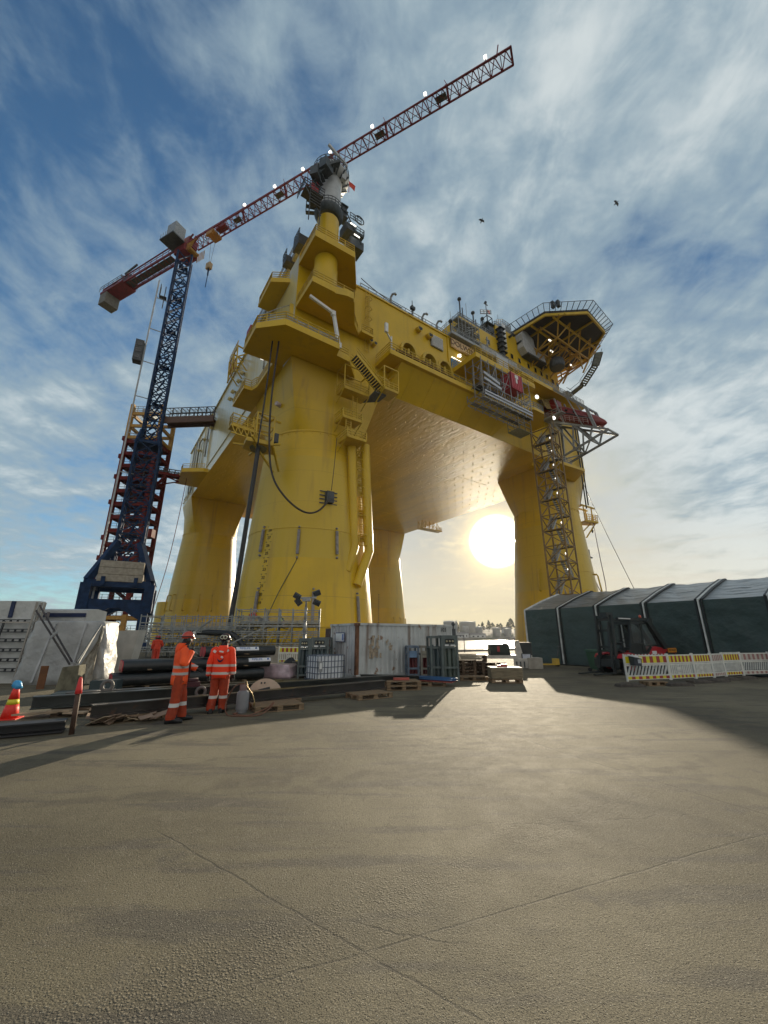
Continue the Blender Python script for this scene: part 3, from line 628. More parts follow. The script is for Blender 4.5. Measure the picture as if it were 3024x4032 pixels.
slab('crane_platform', [(-7.5, -7.9), (-7.5, -13.3), (-1.2, -13.4), (1.0, -9.8), (3.0, -7.9)], 46, .8, m_yel, [[(-7.4, -7.9), (-7.4, -13.2), (-1.3, -13.3), (.9, -9.8), (2.6, -8.0)]])
slab('crane_platform', [(-7.5, -7.72), (-7.5, -13.2), (-1.3, -13.4), (1.8, -8.6), (2.0, -7.72)], 54, 1.0, m_yel, [[(-7.4, -7.9), (-7.4, -13.1), (-1.4, -13.3), (1.7, -8.6)]])
slab('small_platform', [(2.6, -9.2), (4.8, -9.2), (4.8, -7.72), (2.6, -7.72)], 46.0, .35, m_yel, [[(2.7, -9.1), (4.7, -9.1), (4.7, -7.8)]])
slab('small_platform', [(S0-2.5, -3.0), (S0-2.5, 3.0), (S0-.01, 3.0), (S0-.01, -4.6)], 53.4, .7, m_yel, [[(S0-.2, -4.4), (S0-2.4, -3.0), (S0-2.4, 2.9), (S0-.2, 2.9)]])
q = MB()   # plate wing on the right of the crane column, with a rounded foot
q.prism([(1.5, -8.7), (1.62, -8.7), (1.62, -7.72), (1.5, -7.72)], 46.8, 54); q.build('wing_plate', m_yel, PL)
q = MB(); q.lathe([(1.72, 46.4), (1.72, 52.2), (1.66, 52.25), (1.66, 53.9)], (-4.4, -10.4, 0), 40); q.lathe([(1.62, 54.9), (1.62, 61.6)], (-4.4, -10.4, 0), 40); q.build('crane_column', m_yel, PL, sharp=40)
q = MB(); q.box((-3.0, -12.2, 47.9), (.9, .25, 1.3)); q.box((-3.0, -12.36, 47.9), (.65, .06, 1.0), mi=1); q.build('control_box', [m_grey, m_glassd], PL)
q = MB(); q.prism([(-4.2, -13.31), (-2.6, -13.9), (-1.6, -13.9), (-1.3, -13.31)], 45.9, 47.0); q.build('lamp_box', m_yel_d, PL)
# caged ladder beside the crane niche
q = MB()
for s_ in (4.0, 4.7): q.bar((s_, TX0-.3, 44), (s_, TX0-.3, 55.6), .09)
for i in range(30): q.bar((4.0, TX0-.3, 44.2+i*.38), (4.7, TX0-.3, 44.2+i*.38), .05)
for z in (46, 48, 50, 52, 54): q.tube([(3.9, TX0-.3, z), (3.8, TX0-.8, z), (4.35, TX0-1.1, z), (4.9, TX0-.8, z), (4.8, TX0-.3, z)], .05, 5, caps=False)
q.build('ladder', m_yel_d, PL)
q = MB(); q.tube(sag((-12.9, -9.2, 40.4), (-8.2, -9.1, 45.2), -.2, 4), .05, 5); q.build('stay', m_grey, p1)
# slim white davit boom folded over the corner platform
q = MB(); q.bar((-7.2, -12.0, 44.8), (-3.6, -12.0, 43.9), .32, .4); q.bar((-3.6, -12.0, 43.9), (-2.6, -11.9, 39.3), .34, .42); q.box((-3.65, -12.0, 43.8), (.5, .5, .7)); q.box((-2.55, -11.9, 39.1), (.5, .6, .8))
q.build('davit_boom', m_white, PL)

# ---- front walkway on the flared panel
fl = MB(); fl.rings([[(8.2, TX0-.02, ZB+.02), (8.6, -11.2, 42.0), (8.6, TX0-.02, 42.0)], [(32.6, TX0-.02, ZB+.02), (36.2, -11.2, 42.0), (36.2, TX0-.02, 42.0)]], smooth=False)
for k in range(6): s_ = 11+k*4.2; fl.bar((s_, TX0-.05, ZB-.01), (s_+.3, -11.15, 41.93), .07)
fl.build('flared_panel', m_yel, PL)
slab('front_walkway', [(6.05, -11.8), (37.0, -11.8), (37.0, TX0-.02), (6.05, TX0-.02)], 42.01, .7, m_yel, [[(6.1, -7.9), (6.1, -11.7), (23.5, -11.7)]], h=1.4)
rnd = random.Random(5); q = MB()
for i in range(16): q.box((7.5+i*.82, -10.9+rnd.random()*.6, 43.2+rnd.random()*.5), (.7, .5, .5+rnd.random()*.8), rnd.random(), mi=rnd.choice((0, 0, 1)))
q.tube([(7.6, -11.3, 43.6), (14, -11.3, 43.6), (20, -11.3, 43.4)], .22, 8, mi=2)
q.build('walkway_equipment', [m_dkgrey, m_grey, mat('rusty_pipe', (.12, .035, .02), .8, var=.4)], PL)
q = MB(); q.bar((6.5, -11.5, 42.7), (6.5, -11.5, 45.4), .18); q.bar((6.5, -11.5, 44.6), (5.4, -11.9, 45.2), .2); q.box((5.2, -12.0, 46.0), (.5, .35, 1.6)); q.build('floodlight', m_white, PL)
# grey zig-zag stair from corner platform to walkway and the landings hanging down the near leg
st = MB()
def flight(a, b, w, nst, rl=True, m=st):
    a, b = Vector(a), Vector(b); dr = Vector((b.x-a.x, b.y-a.y, 0)).normalized(); sd = Vector((-dr.y, dr.x, 0))*w/2
    for sg in (-1, 1):
        m.bar(a+sd*sg, b+sd*sg, .1, .32, mi=0)
        if rl:
            for k in range(7): p = a.lerp(b, k/6)+sd*sg; m.bar(p, p+Vector((0, 0, 1.1)), .06, mi=0)
            for h in (.6, 1.1): m.bar(a+sd*sg+Vector((0, 0, h)), b+sd*sg+Vector((0, 0, h)), .07, mi=0)
    for k in range(nst):
        p = a.lerp(b, (k+.5)/nst); m.bar(p-sd, p+sd, .28, .05, mi=1)
flight((-.2, -11.9, 38.4), (4.6, -11.9, 34.6), 1.5, 16)
st.build('stair', [m_yel_d, m_dkgrey], PL)
def cage(s0, s1, t0, t1, z0, z1, name='landing', leg=PL, roof=False):
    q = MB(); q.prism([(s0, t0), (s1, t0), (s1, t1), (s0, t1)], z0-.15, z0)
    for x in (s0, s1):
        for y in (t0, t1): q.bar((x, y, z0), (x, y, z1 if roof else z0+1.3), .14)
    q.rail([(s0, t1, z0), (s0, t0, z0), (s1, t0, z0), (s1, t1, z0)], 1.2, .8, .08, (.36, .68))
    if roof:
        for (x0, y0), (x1, y1) in (((s0, t0), (s1, t0)), ((s1, t0), (s1, t1)), ((s1, t1), (s0, t1)), ((s0, t1), (s0, t0))): q.bar((x0, y0, z1), (x1, y1, z1), .14)
    for x in (s0, s1): q.bar((x, t0, z0-.1), (x, t1, z0-1.4), .12)
    return q.build(name, m_yel_d, leg)
cage(4.0, 6.4, -13.2, -10.8, 34.5, 38, roof=True); cage(-.8, 3.2, -10.6, -8.4, 34.2, 37.8, roof=True)
q = MB(); q.prism([(3.2, -12.2), (5.0, -12.2), (5.0, -10.4), (3.2, -8.9)], 34.0, 34.2)
for i in range(6): q.bar((3.2+i*.3, -12.6+.1*i, 34.25), (3.4+i*.3, -9.6-.1*i, 34.25), .1)
q.build('landing_bridge', m_dkgrey, PL)
cage(-.5, 2.5, -9.9, -7.6, 30.2, 31.5); cage(.2, 3.2, -10.0, -7.4, 27.4, 28.8)
q = MB()
for (s_, z0, z1) in ((.2, 27.6, 31), (1.0, 27.6, 31), (1.2, 30.4, 34.4), (1.9, 30.4, 34.4)):
    q.bar((s_, -9.5, z0), (s_, -9.5, z1), .1)
for i in range(10): q.bar((.2, -9.5, 27.8+i*.33), (1.0, -9.5, 27.8+i*.33), .05); q.bar((1.2, -9.5, 30.6+i*.36), (1.9, -9.5, 30.6+i*.36), .05)
q.build('ladder', m_yel_d, PL)
# twin caissons with the ladder between, down the side of the near leg
for (s0, t0, z0, z1, s2, t2, z2) in ((2.3, -7.5, 28.2, 12.8, 1.7, -8.0, 9.6), (4.35, -7.9, 27.9, 12.5, 3.1, -8.4, 7.9)):
    q = MB(); q.tube([(s0, t0, z0), (s0+.3, t0-.15, (z0+z1)/2), (s0+.6, t0-.35, z1), (s2, t2, z2)], .62, 20)
    for z in (14, 18, 22, 26): q.bar((s0+.4, t0-.2, z), (s0-1.3, t0+1.6, z), .4)
    q.build('caisson', m_yel, PL, sharp=40)
q = MB()
for ds in (0, .75): q.bar((3.1+ds, -7.5, 28), (3.6+ds, -8.0, 13.2), .12)
for i in range(40):
    f = i/39; p = Vector((3.1, -7.5, 28)).lerp(Vector((3.6, -8.0, 13.2)), f); q.bar(p, p+Vector((.75, 0, 0)), .08)
for i in range(12):
    f = i/11; p = Vector((3.1, -7.5, 28)).lerp(Vector((3.6, -8.0, 13.2)), f); q.tube([p, p+Vector((-.05, -.6, 0)), p+Vector((.4, -.85, 0)), p+Vector((.8, -.6, 0)), p+Vector((.75, 0, 0))], .05, 5, caps=False)
for z in (14.5, 17.5, 20.5, 23.5): q.box((4.0, -7.2, z), (2.2, .8, .45))
q.build('ladder', m_yel_d, PL)
# bolt boss, cable clamp on the near leg
q = MB(); q.tube([(-6.6, -3.0, 32.9), (-7.6, -3.4, 32.9)], .32, 14); q.build('bollard', mat('boss_pink_grey', (.5, .40, .38), .5), PL)
q = MB(); p = on_leg(-98, 18.9, .1); 
for z in (-.8, -.25, .25, .8): q.bar(p+Vector((-1.2, .1, z)), p+Vector((1.2, -.1, z)), .12)
q.box(p+Vector((0, -.3, 0)), (1.0, .7, 1.5)); q.build('cable_clamp', m_dkgrey, PL)
# hang-off saddle frame on the outer side of the near leg
sd = empty('hose_saddle', (-10.2, -6.2, 24.6)); sd.parent = PL
q = MB(); q.prism([(-1.9, -1.3), (1.2, -1.7), (2.4, .6), (.4, 1.9), (-1.6, 1.2)], -.5, 0)
for a in range(5): q.bar((0, 0, -.3), (3.0*math.cos(a*1.25+.4), 3.0*math.sin(a*1.25+.4), -.35), .22)
q.bar((-1, -1, -.4), (2.6, 1.4, -2.6), .22); q.bar((1.5, -1, -.4), (3.2, 1.2, -2.4), .22)
for x, y in ((-.6, -.4), (1.6, -.4), (1.6, 1.2), (-.6, 1.2)): q.bar((x, y, 0), (x, y, 4.2), .18)
for z in (1.3, 2.6, 4.2): 
    for (x0, y0), (x1, y1) in (((-.6, -.4), (1.6, -.4)), ((1.6, -.4), (1.6, 1.2)), ((1.6, 1.2), (-.6, 1.2)), ((-.6, 1.2), (-.6, -.4))): q.bar((x0, y0, z), (x1, y1, z), .14)
q.bar((-.6, -.4, 4.2), (1.6, 1.2, 4.2), .2); q.bar((.4, .4, 4.2), (3.2, 2.0, 5.0), .2)
q.build('frame', m_yel_d, sd)
q = MB(); q.lathe([(.95, -.8), (1.1, -.35), (.8, .1)], n=20); q.build('bellmouth', mat('olive_steel', (.14, .13, .06), .6), sd)
q = MB(); q.box((2.4, 1.0, 1.9), (.5, .8, 1.3)); q.build('winch_box', m_dkgrey, sd)
gal = MB(); gal.prism([(-13.9, -7.0), (-10.9, -6.6), (-10.9, -5.2), (-13.9, -5.6)], 25.8, 26.0); gal.rail([(-11, -6.55, 26), (-13.8, -6.95, 26), (-13.8, -5.65, 26), (-11, -5.25, 26)], 1.5, .9, .09, (.36, .68))
for i in range(5): gal.bar((-13.8+i*.7, -6.95, 25.9), (-13.3+i*.7, -6.9, 24.9), .1); gal.bar((-13.1+i*.7, -6.9, 25.9), (-13.3+i*.7, -6.9, 24.9), .1)
gal.bar((-13.8, -6.95, 24.9), (-10.4, -6.6, 24.9), .14); gal.build('gallery', m_yel_d, PL)

# ---- accommodation block, name board, upper balcony
AC0, AC1 = 26.9, 61.0
acc = MB(); acc.span((AC0, -6.9, ZT+.2), (38.2, 22, 63.8)); acc.span((38.2, -6.88, ZT+.25), (AC1, 22, 67.6)); ac = acc.build('accommodation_block', m_yel, PL)
def win(s_, z, w_=.75, h_=1.15, tf=-6.9):
    f = MB(); f.box((s_, tf-.03, z), (w_+.24, .12, h_+.24)); o = f.build('window', m_yel_d, ac); MB().box((s_, tf-.10, z), (w_, .05, h_)).build('pane', m_glassd, o)
for i, s_ in enumerate((28.6, 32.2, 35.3, 38.5)): win(s_, 61.4)
for i, s_ in enumerate((43.0, 45.6, 48.9, 51.5, 53.8, 56.0)): win(s_, 61.3)
win(58.3, 60.9, 1.0, 1.2); win(60.2, 60.7, .8, 1.1)
for s_ in (49.3, 53.0, 56.0, 58.4): win(s_, 58.4, .9, 1.1)
for s_, z in ((42.8, 66.4), (45.6, 65.9), (54.2, 61.4+1.4)):
    q = MB(); q.tube([(s_, -6.8, z), (s_, -7.9, z)], .3, 10); q.box((s_+.2, -7.9, z), (.9, .5, .3)); q.build('vent_spout', m_dkgrey, ac)
for (s_, z1, w_) in ((26.9, 63.8, 12), (38.3, 67.6, 9.0)):
    q = MB(); q.rail([(s_+.1, 10, z1), (s_+.1, -6.8, z1), (s_+w_, -6.8, z1)], 1.1, 1.4, .09); 
    for i in range(14): q.box((s_+.3+i*w_/14, -6.6, z1+.35), (w_/22, .2, .5))
    q.build('roof_railing', m_grey, ac)
for s_, z, h in ((27.6, 63.8, 4.6), (31.5, 63.8, 3.2), (34.4, 63.8, 3.2), (24.6, 57, 4.2)):
    q = MB(); q.bar((s_, -6.6, z), (s_, -6.6, z+h), .2); q.ball((s_, -6.6, z+h+.3), .42); q.bar((s_+.8, -6.5, z), (s_+.8, -6.5, z+h*.7), .16); q.build('mast_lamp', m_dkgrey, ac)
for s_, z, h in ((25.5, 59, 6), (30.4, 63.8, 6), (36, 63.8, 5), (41, 67.6, 5), (24.2, 57, 5)):
    q = MB(); q.bar((s_, -5.8, z), (s_, -5.8, z+h), .07); q.build('whip_aerial', m_grey, ac)
# mast tower on the roof with a cross arm and a red flag
q = MB()
for x, y in ((36.4, -6.4), (38.0, -6.4), (38.0, -4.6), (36.4, -4.6)): q.bar((x, y, 63.8), (x, y, 69.5), .14)
for z in (65.5, 67.5, 69.5):
    for (x0, y0), (x1, y1) in (((36.4, -6.4), (38.0, -6.4)), ((38.0, -6.4), (38.0, -4.6)), ((38.0, -4.6), (36.4, -4.6)), ((36.4, -4.6), (36.4, -6.4))): q.bar((x0, y0, z), (x1, y1, z), .12)
q.bar((36.4, -6.4, 64), (38, -6.4, 67.5), .1); q.prism([(35.8, -6.8), (38.6, -6.8), (38.6, -4.2), (35.8, -4.2)], 67.3, 67.5); q.rail([(34.0, -6.6, 68.4), (37.6, -6.6, 70.2)], 1.1, 1.2, .1); q.bar((37.6, -5.4, 69.5), (37.6, -5.4, 74.6), .12); q.bar((37.0, -5.4, 74.0), (38.2, -5.4, 74.0), .16); q.box((37.6, -5.4, 74.5), (.4, .4, .5))
q.box((36.9, -6.2, 65.6), (1.6, 1.4, 1.2)); q.build('roof_mast', m_dkgrey, ac)
q = MB(); q.box((38.4, -5.4, 72.3), (.9, .05, .8)); q.build('flag', mat('red_flag', (.45, .02, .03), .7), ac)
q = MB(); q.rail([(39.4, -6.5, 68.3), (41.6, -6.5, 69.6), (44.4, -6.5, 69.6), (44.4, -3, 69.6)], 1.5, .9, .1, (.3, .6)); q.box((43.2, -5.6, 68.7), (2.4, 1.6, 1.8)); q.build('roof_gallery', m_grey, ac)
q = MB(); q.box((46.2, -5.9, 68.6), (1.9, 1.6, 2.0)); q.build('roof_vent', m_yel_d, ac)
# ribbed exhaust duct down the front
q = MB(); q.tube([(38.9, -7.5, 66.4), (38.9, -7.5, 58.6), (38.3, -7.9, 57.4)], .62, 12)
for i in range(7): q.box((38.9, -7.6, 58.6+i*1.25), (1.7, 1.5, .16))
q.build('exhaust_duct', m_dkgrey, ac)
q = MB(); q.tube([(40.2, -7.4, 68.2), (40.2, -7.4, 61.6)], .2, 8); q.tube([(40.7, -7.4, 68.2), (40.7, -7.4, 61.6)], .2, 8); q.build('vent_pipe', m_white, ac)
q = MB(); q.tube([(34.2, -7.5, 61.8), (34.2, -7.5, 56.4)], .16, 8); 
for i in range(4): q.bar((33.6, -7.6, 57+i*1.3), (34.3, -7.6, 57+i*1.3), .12)
q.build('vent_pipe', m_grey, ac)
# wrapped grey box high on the block by the helideck
q = MB(); pf = lambda y: [(45.0, y, 67.4), (45.8, y, 68.6), (47.2, y, 68.8), (49.6, y, 67.9), (49.9, y, 65.9), (53.2, y, 65.4), (53.6, y, 63.2), (46.6, y, 63.0), (45.4, y, 64.2), (45.6, y, 66)]
q.rings([pf(-8.6), pf(-6.95)], smooth=False); q.box((50.2, -7.8, 62.95), (7.0, 1.8, .4), mi=1); q.build('sheeted_scaffold', [mat('grey_sheeting', (.44, .45, .46), .55, var=.12, scale=1.5, bump=.5, bscale=3), m_dkgrey], PL)
# name board
nb = MB(); nb.box((26.0, TX0-.35, 54.75), (6.1, .3, 1.9)); no = nb.build('name_board', mat('board_tan', (.60, .42, .22), .6), PL)
text_mesh('lettering', 'DOLWIN', 1.6, mat('board_lettering', (.07, .02, .01), .6), no, face_M((25.9, TX0-.52, 54.72), (1, 0, 0)), .02)
lt = MB(); lt.tube([(25.0, TX0-.1, 52.7), (25.0, TX0-.5, 52.5)], .32, 14); lt.build('floodlight', m_lamp, PL)
q = MB(); q.span((22.9, TX0-.12, 47.9), (26.6, TX0-.02, 51.4)); q.box((24.75, TX0-.15, 51.6), (3.4, .1, .1), mi=1); q.build('roller_door', [mat('door_blue', (.05, .18, .34), .5, var=.1), m_lamp], PL)
# roof walkway above the board with sheeted rail and scaffold
wk = slab('upper_walkway', [(22.4, -8.9), (50, -8.9), (50, -6.95), (22.4, -6.95)], ZT+.02, .5, m_grey, [[(22.5, -8.8), (50, -8.8)]], rm=m_grey)
q = MB(); q.span((30.5, -8.95, ZT-.2), (41.5, -8.92, ZT+1.4)); q.build('sheeting', mat('grey_tarpaulin2', (.34, .34, .33), .6, var=.3, scale=2), wk)
q = MB(); q.box((36.0, -9.4, ZT-1.3), (3.6, .12, 3.4)); q.build('banner_sheet', mat('pale_grey_sheet', (.46, .49, .52), .5, var=.08), wk)
q = MB()
for i in range(7):
    for y in (-8.7, -7.2): q.bar((24.6+i*.95, y, ZT+.5), (24.6+i*.95, y, ZT+6.3-.4*(i > 4)), .08)
for z in (1.6, 2.6, 3.6, 4.6, 5.6):
    for y in (-8.7, -7.2): q.bar((24.4, y, ZT+z), (30.6, y, ZT+z), .08)
for i in range(3): q.box((27.5, -7.95, ZT+1.5+i*1.8), (6.0, 1.3, .08)); q.bar((25+i, -8.7, ZT+.6+i*1.5), (28+i, -8.7, ZT+3+i*1.2), .07)
q.build('access_scaffold', m_grey, wk)
b2 = slab('upper_balcony', [(23.0, -13.6), (39.6, -13.6), (40.4, TX0-.02), (23.0, TX0-.02)], 48.0, .9, m_yel, [[(23.1, -7.9), (23.1, -13.5), (39.5, -13.5), (40.2, -8)]], h=1.5)
q = MB()
for i in range(10): q.box((31.6+i*.82, -13.62, 48.55), (.6, .08, .6))
q.build('kick_plate', m_yel_d, b2)
slab('right_balcony', [(40.5, -10.6), (63.6, -11.0), (64.6, TX0-.02), (40.5, TX0-.02)], 53.4, .8, m_yel, [[(40.6, -10.5), (63.5, -10.9)]], rm=m_grey)
slab('stair_balcony', [(36.0, -12.4), (38.0, -12.4), (39.2, -13.2), (42.2, -13.2), (46.5, -10.2), (46.5, TX0-.02), (37.05, TX0-.02)], 43.4, .5, m_yel, [[(38.1, -12.3), (39.2, -13.1), (42.2, -13.1), (46.2, -10.2)]], rm=m_grey)
flight_m = MB(); flight((38.5, -10.0, 43.9), (42.2, -10.0, 47.9), 1.4, 14, m=flight_m); flight((43.4, -9.2, 52.8), (39.6, -9.2, 48.9), 1.4, 14, m=flight_m); flight_m.build('stair', [m_grey, m_dkgrey], PL)
for s_, t_, z in ((41.0, -12.9, 47.0), (49.0, -11.2, 45.8)):
    q = MB(); q.ball((s_, t_, z), (.45, .3, .4)); q.build('floodlight', m_lamp, PL)
q = MB(); q.tube([(50, TX0-.3, 52), (56, TX0-1.8, 53.0)], .1, 6); q.tube([(56, TX0-.6, ZB), (56.3, TX0-.6, 52)], .12, 6); q.tube([(62.4, TX0-.5, 29), (63.0, TX0-.5, 53)], .14, 6); q.tube([(63.6, TX0-.4, 30), (64.2, TX0-.4, 53)], .14, 6); q.build('riser_pipe', m_dkgrey, PL)
slab('leg_platform', [(44.5, -11.6), (56.0, -12.4), (60.0, -7.72), (44.5, -7.72)], 34.9, .6, m_yel, [[(44.6, -11.5), (52, -12.0)]], rm=m_grey)

# ---- helideck
hd = empty('helideck', (56.3, -8.6, 69.0)); hd.parent = PL; HR = 11.9
octo = [(HR*math.cos(R(22.5+45*k+6)), HR*math.sin(R(22.5+45*k+6))) for k in range(8)]
q = MB(); q.prism(octo, -.1, .55); q.build('deck', mat('helideck_dark', (.035, .032, .024), .7, var=.2), hd)
q = MB()
for k in range(8):
    a, b = Vector((*octo[k], 0)), Vector((*octo[(k+1) % 8], 0)); q.bar(a*.985+Vector((0, 0, -.35)), b*.985+Vector((0, 0, -.35)), .35, .6)
for i in (-3, 0, 3): 
    L = math.sqrt(max(0, 11.4**2-(i*2.4)**2))*.96; q.bar((i*2.4, -L, -.3), (i*2.4, L, -.3), .25, .5)
for j in (-6.5, -2.2, 2.2, 6.5): L = math.sqrt(11.2**2-j*j)*.96; q.bar((-L, j, -.75), (L, j, -.75), .3, .45)
q.build('deck_beam', m_yel_d, hd)
q = MB(); nod = {}
for i, x in enumerate((-7.5, -2.5, 2.5, 7.5)):
    for j, y in enumerate((-7, -2, 3)): nod[i, j] = Vector((x*.85, y+1.5, -4.4))
top = lambda x, y: Vector((x, y, -.8))
for (i, j), p in nod.items():
    for dx, dy in ((-2.2, -2.2), (2.2, -2.2), (2.2, 2.4), (-2.2, 2.4)): q.bar(p, top(p.x+dx, p.y+dy), .24)
    if (i+1, j) in nod: q.bar(p, nod[i+1, j], .32)
    if (i, j+1) in nod: q.bar(p, nod[i, j+1], .32)
    if (i+1, j+1) in nod: q.bar(p, nod[i+1, j+1], .2)
for i in range(4):
    for y, z in ((3.5, -9.5),): q.bar(nod[i, 2], (nod[i, 2].x*.8-1, y, z), .3); q.bar(nod[i, 1], (nod[i, 2].x*.8-1, y, z), .3); q.bar(nod[i, 0], (nod[i, 2].x*.8, 2.0, -6.6), .26)
for j in range(3): q.bar(nod[3, j], (2.6, nod[3, j].y, -9.5), .28); q.bar(nod[2, j], (2.6, nod[3, j].y, -8.5), .24)
q.build('truss', mat('truss_ochre', (.40, .22, .015), .5, var=.15), hd)
q = MB()
for k in range(8):
    a, b = Vector((*octo[k], .3)), Vector((*octo[(k+1) % 8], .3)); oa, ob = a*1.15+Vector((0, 0, .9)), b*1.15+Vector((0, 0, .9))
    q.bar(oa, ob, .09)
    for i in range(8): q.bar(a.lerp(b, i/8), oa.lerp(ob, i/8), .13)
q.build('safety_net_frame', m_dkgrey, hd)
nf = mat('net_mesh', (.42, .42, .43), .8)
q = MB()
for k in range(8):
    a, b = Vector((*octo[k], .3)), Vector((*octo[(k+1) % 8], .3)); oa, ob = a*1.15+Vector((0, 0, .9)), b*1.15+Vector((0, 0, .9))
    for i in range(1, 24):
        if i % 3: q.bar(a.lerp(b, i/24), oa.lerp(ob, i/24), .025)
    for f in (.25, .5, .75): q.bar(a.lerp(oa, f), b.lerp(ob, f), .025)
q.build('safety_net', nf, hd)
for x, y in ((-9.8, -7.4), (-9.1, -8.2)): q = MB(); q.box((x, y, 1.3), (.75, .6, 1.6)); q.build('deck_cabinet', m_dkgrey, hd)
# stair leading down the outer edge of the helideck
q = MB(); pts = [(10.2, -6.4, -1.2), (12.6, -4.0, -2.4), (13.4, .2, -5.4), (11.6, 3.0, -7.6), (8.6, 2.8, -8.0)]
for a, b in zip(pts, pts[1:]):
    a, b = Vector(a), Vector(b); n = 9
    for i in range(n+1): p = a.lerp(b, i/n); dr = (b-a).normalized(); sdv = Vector((-dr.y, dr.x, 0)).normalized()*.85; q.bar(p-sdv, p+sdv, .42, .08, mi=0)
    for sg in (-1, 1): q.bar(a+sdv*sg, b+sdv*sg, .12, .4, mi=1); q.bar(a+sdv*sg+Vector((0, 0, 1.1)), b+sdv*sg+Vector((0, 0, 1.1)), .08, mi=1)
q.build('escape_stair', [mat('grating_olive', (.13, .14, .08), .7), m_dkgrey], hd)
for x, y, z in ((-5, -3, -2.6), (-2.4, -1.6, -3.4), (3.4, -.6, -3.6), (6.4, -1.2, -3.2), (6.8, 1.8, -4.2)):
    q = MB(); q.box((x, y, z), (.9, .25, .2)); q.build('strip_light', m_lamp, hd)
q = MB(); q.lathe([(1.5, -8.4), (1.7, -7.4), (1.5, -6.2), (.8, -5.7)], (-2.0, -2.2, 0), 16); q.build('satellite_dome', m_dkgrey, hd)

# ---- free fall lifeboat ramp at the right hand end
rp = empty('lifeboat_ramp', (53.2, 0, 0)); rp.parent = PL
q = MB(); HX = 1.9
for sx in (-HX, HX):
    q.bar((sx, -7.9, 47.4), (sx, -20.4, 39.7), .34, .42)                      # launch rail
    q.bar((sx, -7.8, 57.6), (sx, -17.0, 46.2), .36, .5); q.bar((sx, -17.0, 46.2), (sx, -18.2, 41.0), .4, .5)   # overhead arm
    q.bar((sx, -8.2, 37.2), (sx, -20.4, 39.7), .3, .4); q.bar((sx, -9.3, 46.5), (sx, -8.8, 37.3), .3); q.bar((sx, -9.6, 46.3), (sx, -13.6, 38.4), .32)
    q.bar((sx, -13.8, 43.8), (sx, -13.2, 38.3), .26); q.bar((sx, -13.8, 43.8), (sx, -16.8, 39.0), .28); q.bar((sx, -17.6, 41.6), (sx, -16.6, 39.0), .28)
    q.bar((sx, -12, 45.0), (sx, -10.6, 51.6), .28); q.bar((sx, -15.8, 42.6), (sx, -12.8, 52.2), .2)
for y, z in ((-9.3, 46.5), (-13.8, 43.8), (-18.6, 40.8), (-8.2, 37.2), (-13.4, 38.3), (-16.8, 39.0), (-17.0, 46.2), (-20.4, 39.7), (-9, 56.4)): q.bar((-HX, y, z), (HX, y, z), .28)
q.bar((-HX, -8.6, 37.3), (HX, -13.4, 38.3), .2); q.bar((HX, -13.4, 38.3), (-HX, -16.8, 39), .2); q.bar((-HX, -13.8, 43.8), (HX, -16.8, 39), .2)
q.build('frame', m_grey, rp)
q = MB(); q.rail([(-2.5, -8.2, 47.8), (-2.5, -17.2, 42.2)], 1.3, 1.1, .08, (.33, .66), kick=False); q.build('railing', mat('rail_pinkgrey', (.36, .25, .24), .5), rp)
q = MB(); q.prism([(-3.2, -12.6), (2.0, -12.6), (2.0, -8.0), (-3.2, -8.0)], 47.0, 47.25); q.rail([(-3.1, -8, 47.2), (-3.1, -12.5, 47.2)], 1.2, 1, .08); q.build('boarding_deck', m_grey, rp)
q = MB(); q.prism([(-5.0, -8.0), (1.5, -8.0), (1.5, -10.5), (-4.0, -10.5)], 36.6, 36.9); q.box((-1, -9, 37.5), (3.2, 1.4, 1.2)); q.build('winch_deck', m_dkgrey, rp)
for x, y, z in ((-3.4, -9.4, 37.4), (-.2, -10.3, 36.4)): q = MB(); q.ball((x, y, z), (.5, .3, .3)); q.build('floodlight', m_lamp, rp)
# brown netting slung behind the lifeboat
q = MB(); q.rings([[(x, -8.0-2.0*math.sin(x*.9+2), 53-.1*k-abs(x)*.2) for x in (-4, -2, 0, 2, 4, 6)] if k == 0 else [(x, -8.4-1.2*k*.4, 53-k*1.3+.4*math.sin(x+k)) for x in (-4, -2, 0, 2, 4, 6)] for k in range(4)], caps=False, closed=False); q.build('netting', mat('brown_netting', (.20, .13, .03), .9, var=.4, scale=3), rp)

# ---- stair tower against the right leg
tw = empty('stair_tower', (43.2, -12.2, 0), R(8)); tw.parent = PL
q = MB(); H2 = 1.9
cor = [(-H2, -H2), (H2, -H2), (H2, H2), (-H2, H2)]
for x, y in cor: q.bar((x, y, 0), (x, y, 40.6), .24)
nl = 14; dz = 40.0/nl
for i in range(nl+1):
    z = i*dz
    for k in range(4):
        a, b = cor[k], cor[(k+1) % 4]; q.bar((*a, z), (*b, z), .17)
        if i < nl: q.bar((*(a if i % 2 else b), z), (*(b if i % 2 else a), z+dz), .14)
q.bar((0, -H2, 20), (0, -H2, 44), .12); q.build('frame', mat('tower_brown', (.22, .14, .05), .6, var=.2), tw)
for i in range(nl):
    q = MB(); z = i*dz; sg = 1 if i % 2 else -1
    flight((-1.3*sg, .8*sg, z), (1.3*sg, .8*sg, z+dz), .8, 9, True, q); q.box((1.45*sg, 0, z+dz), (.8, 3.2, .08), mi=1); q.build('stair_flight', [m_grey, m_dkgrey], tw)
for i in range(nl):
    if i in (3, 6, 8): continue
    q = MB(); q.ball((.2, -.9, i*dz+1.6), .2, 8, 6); q.build('stair_lamp', m_lamp, tw)
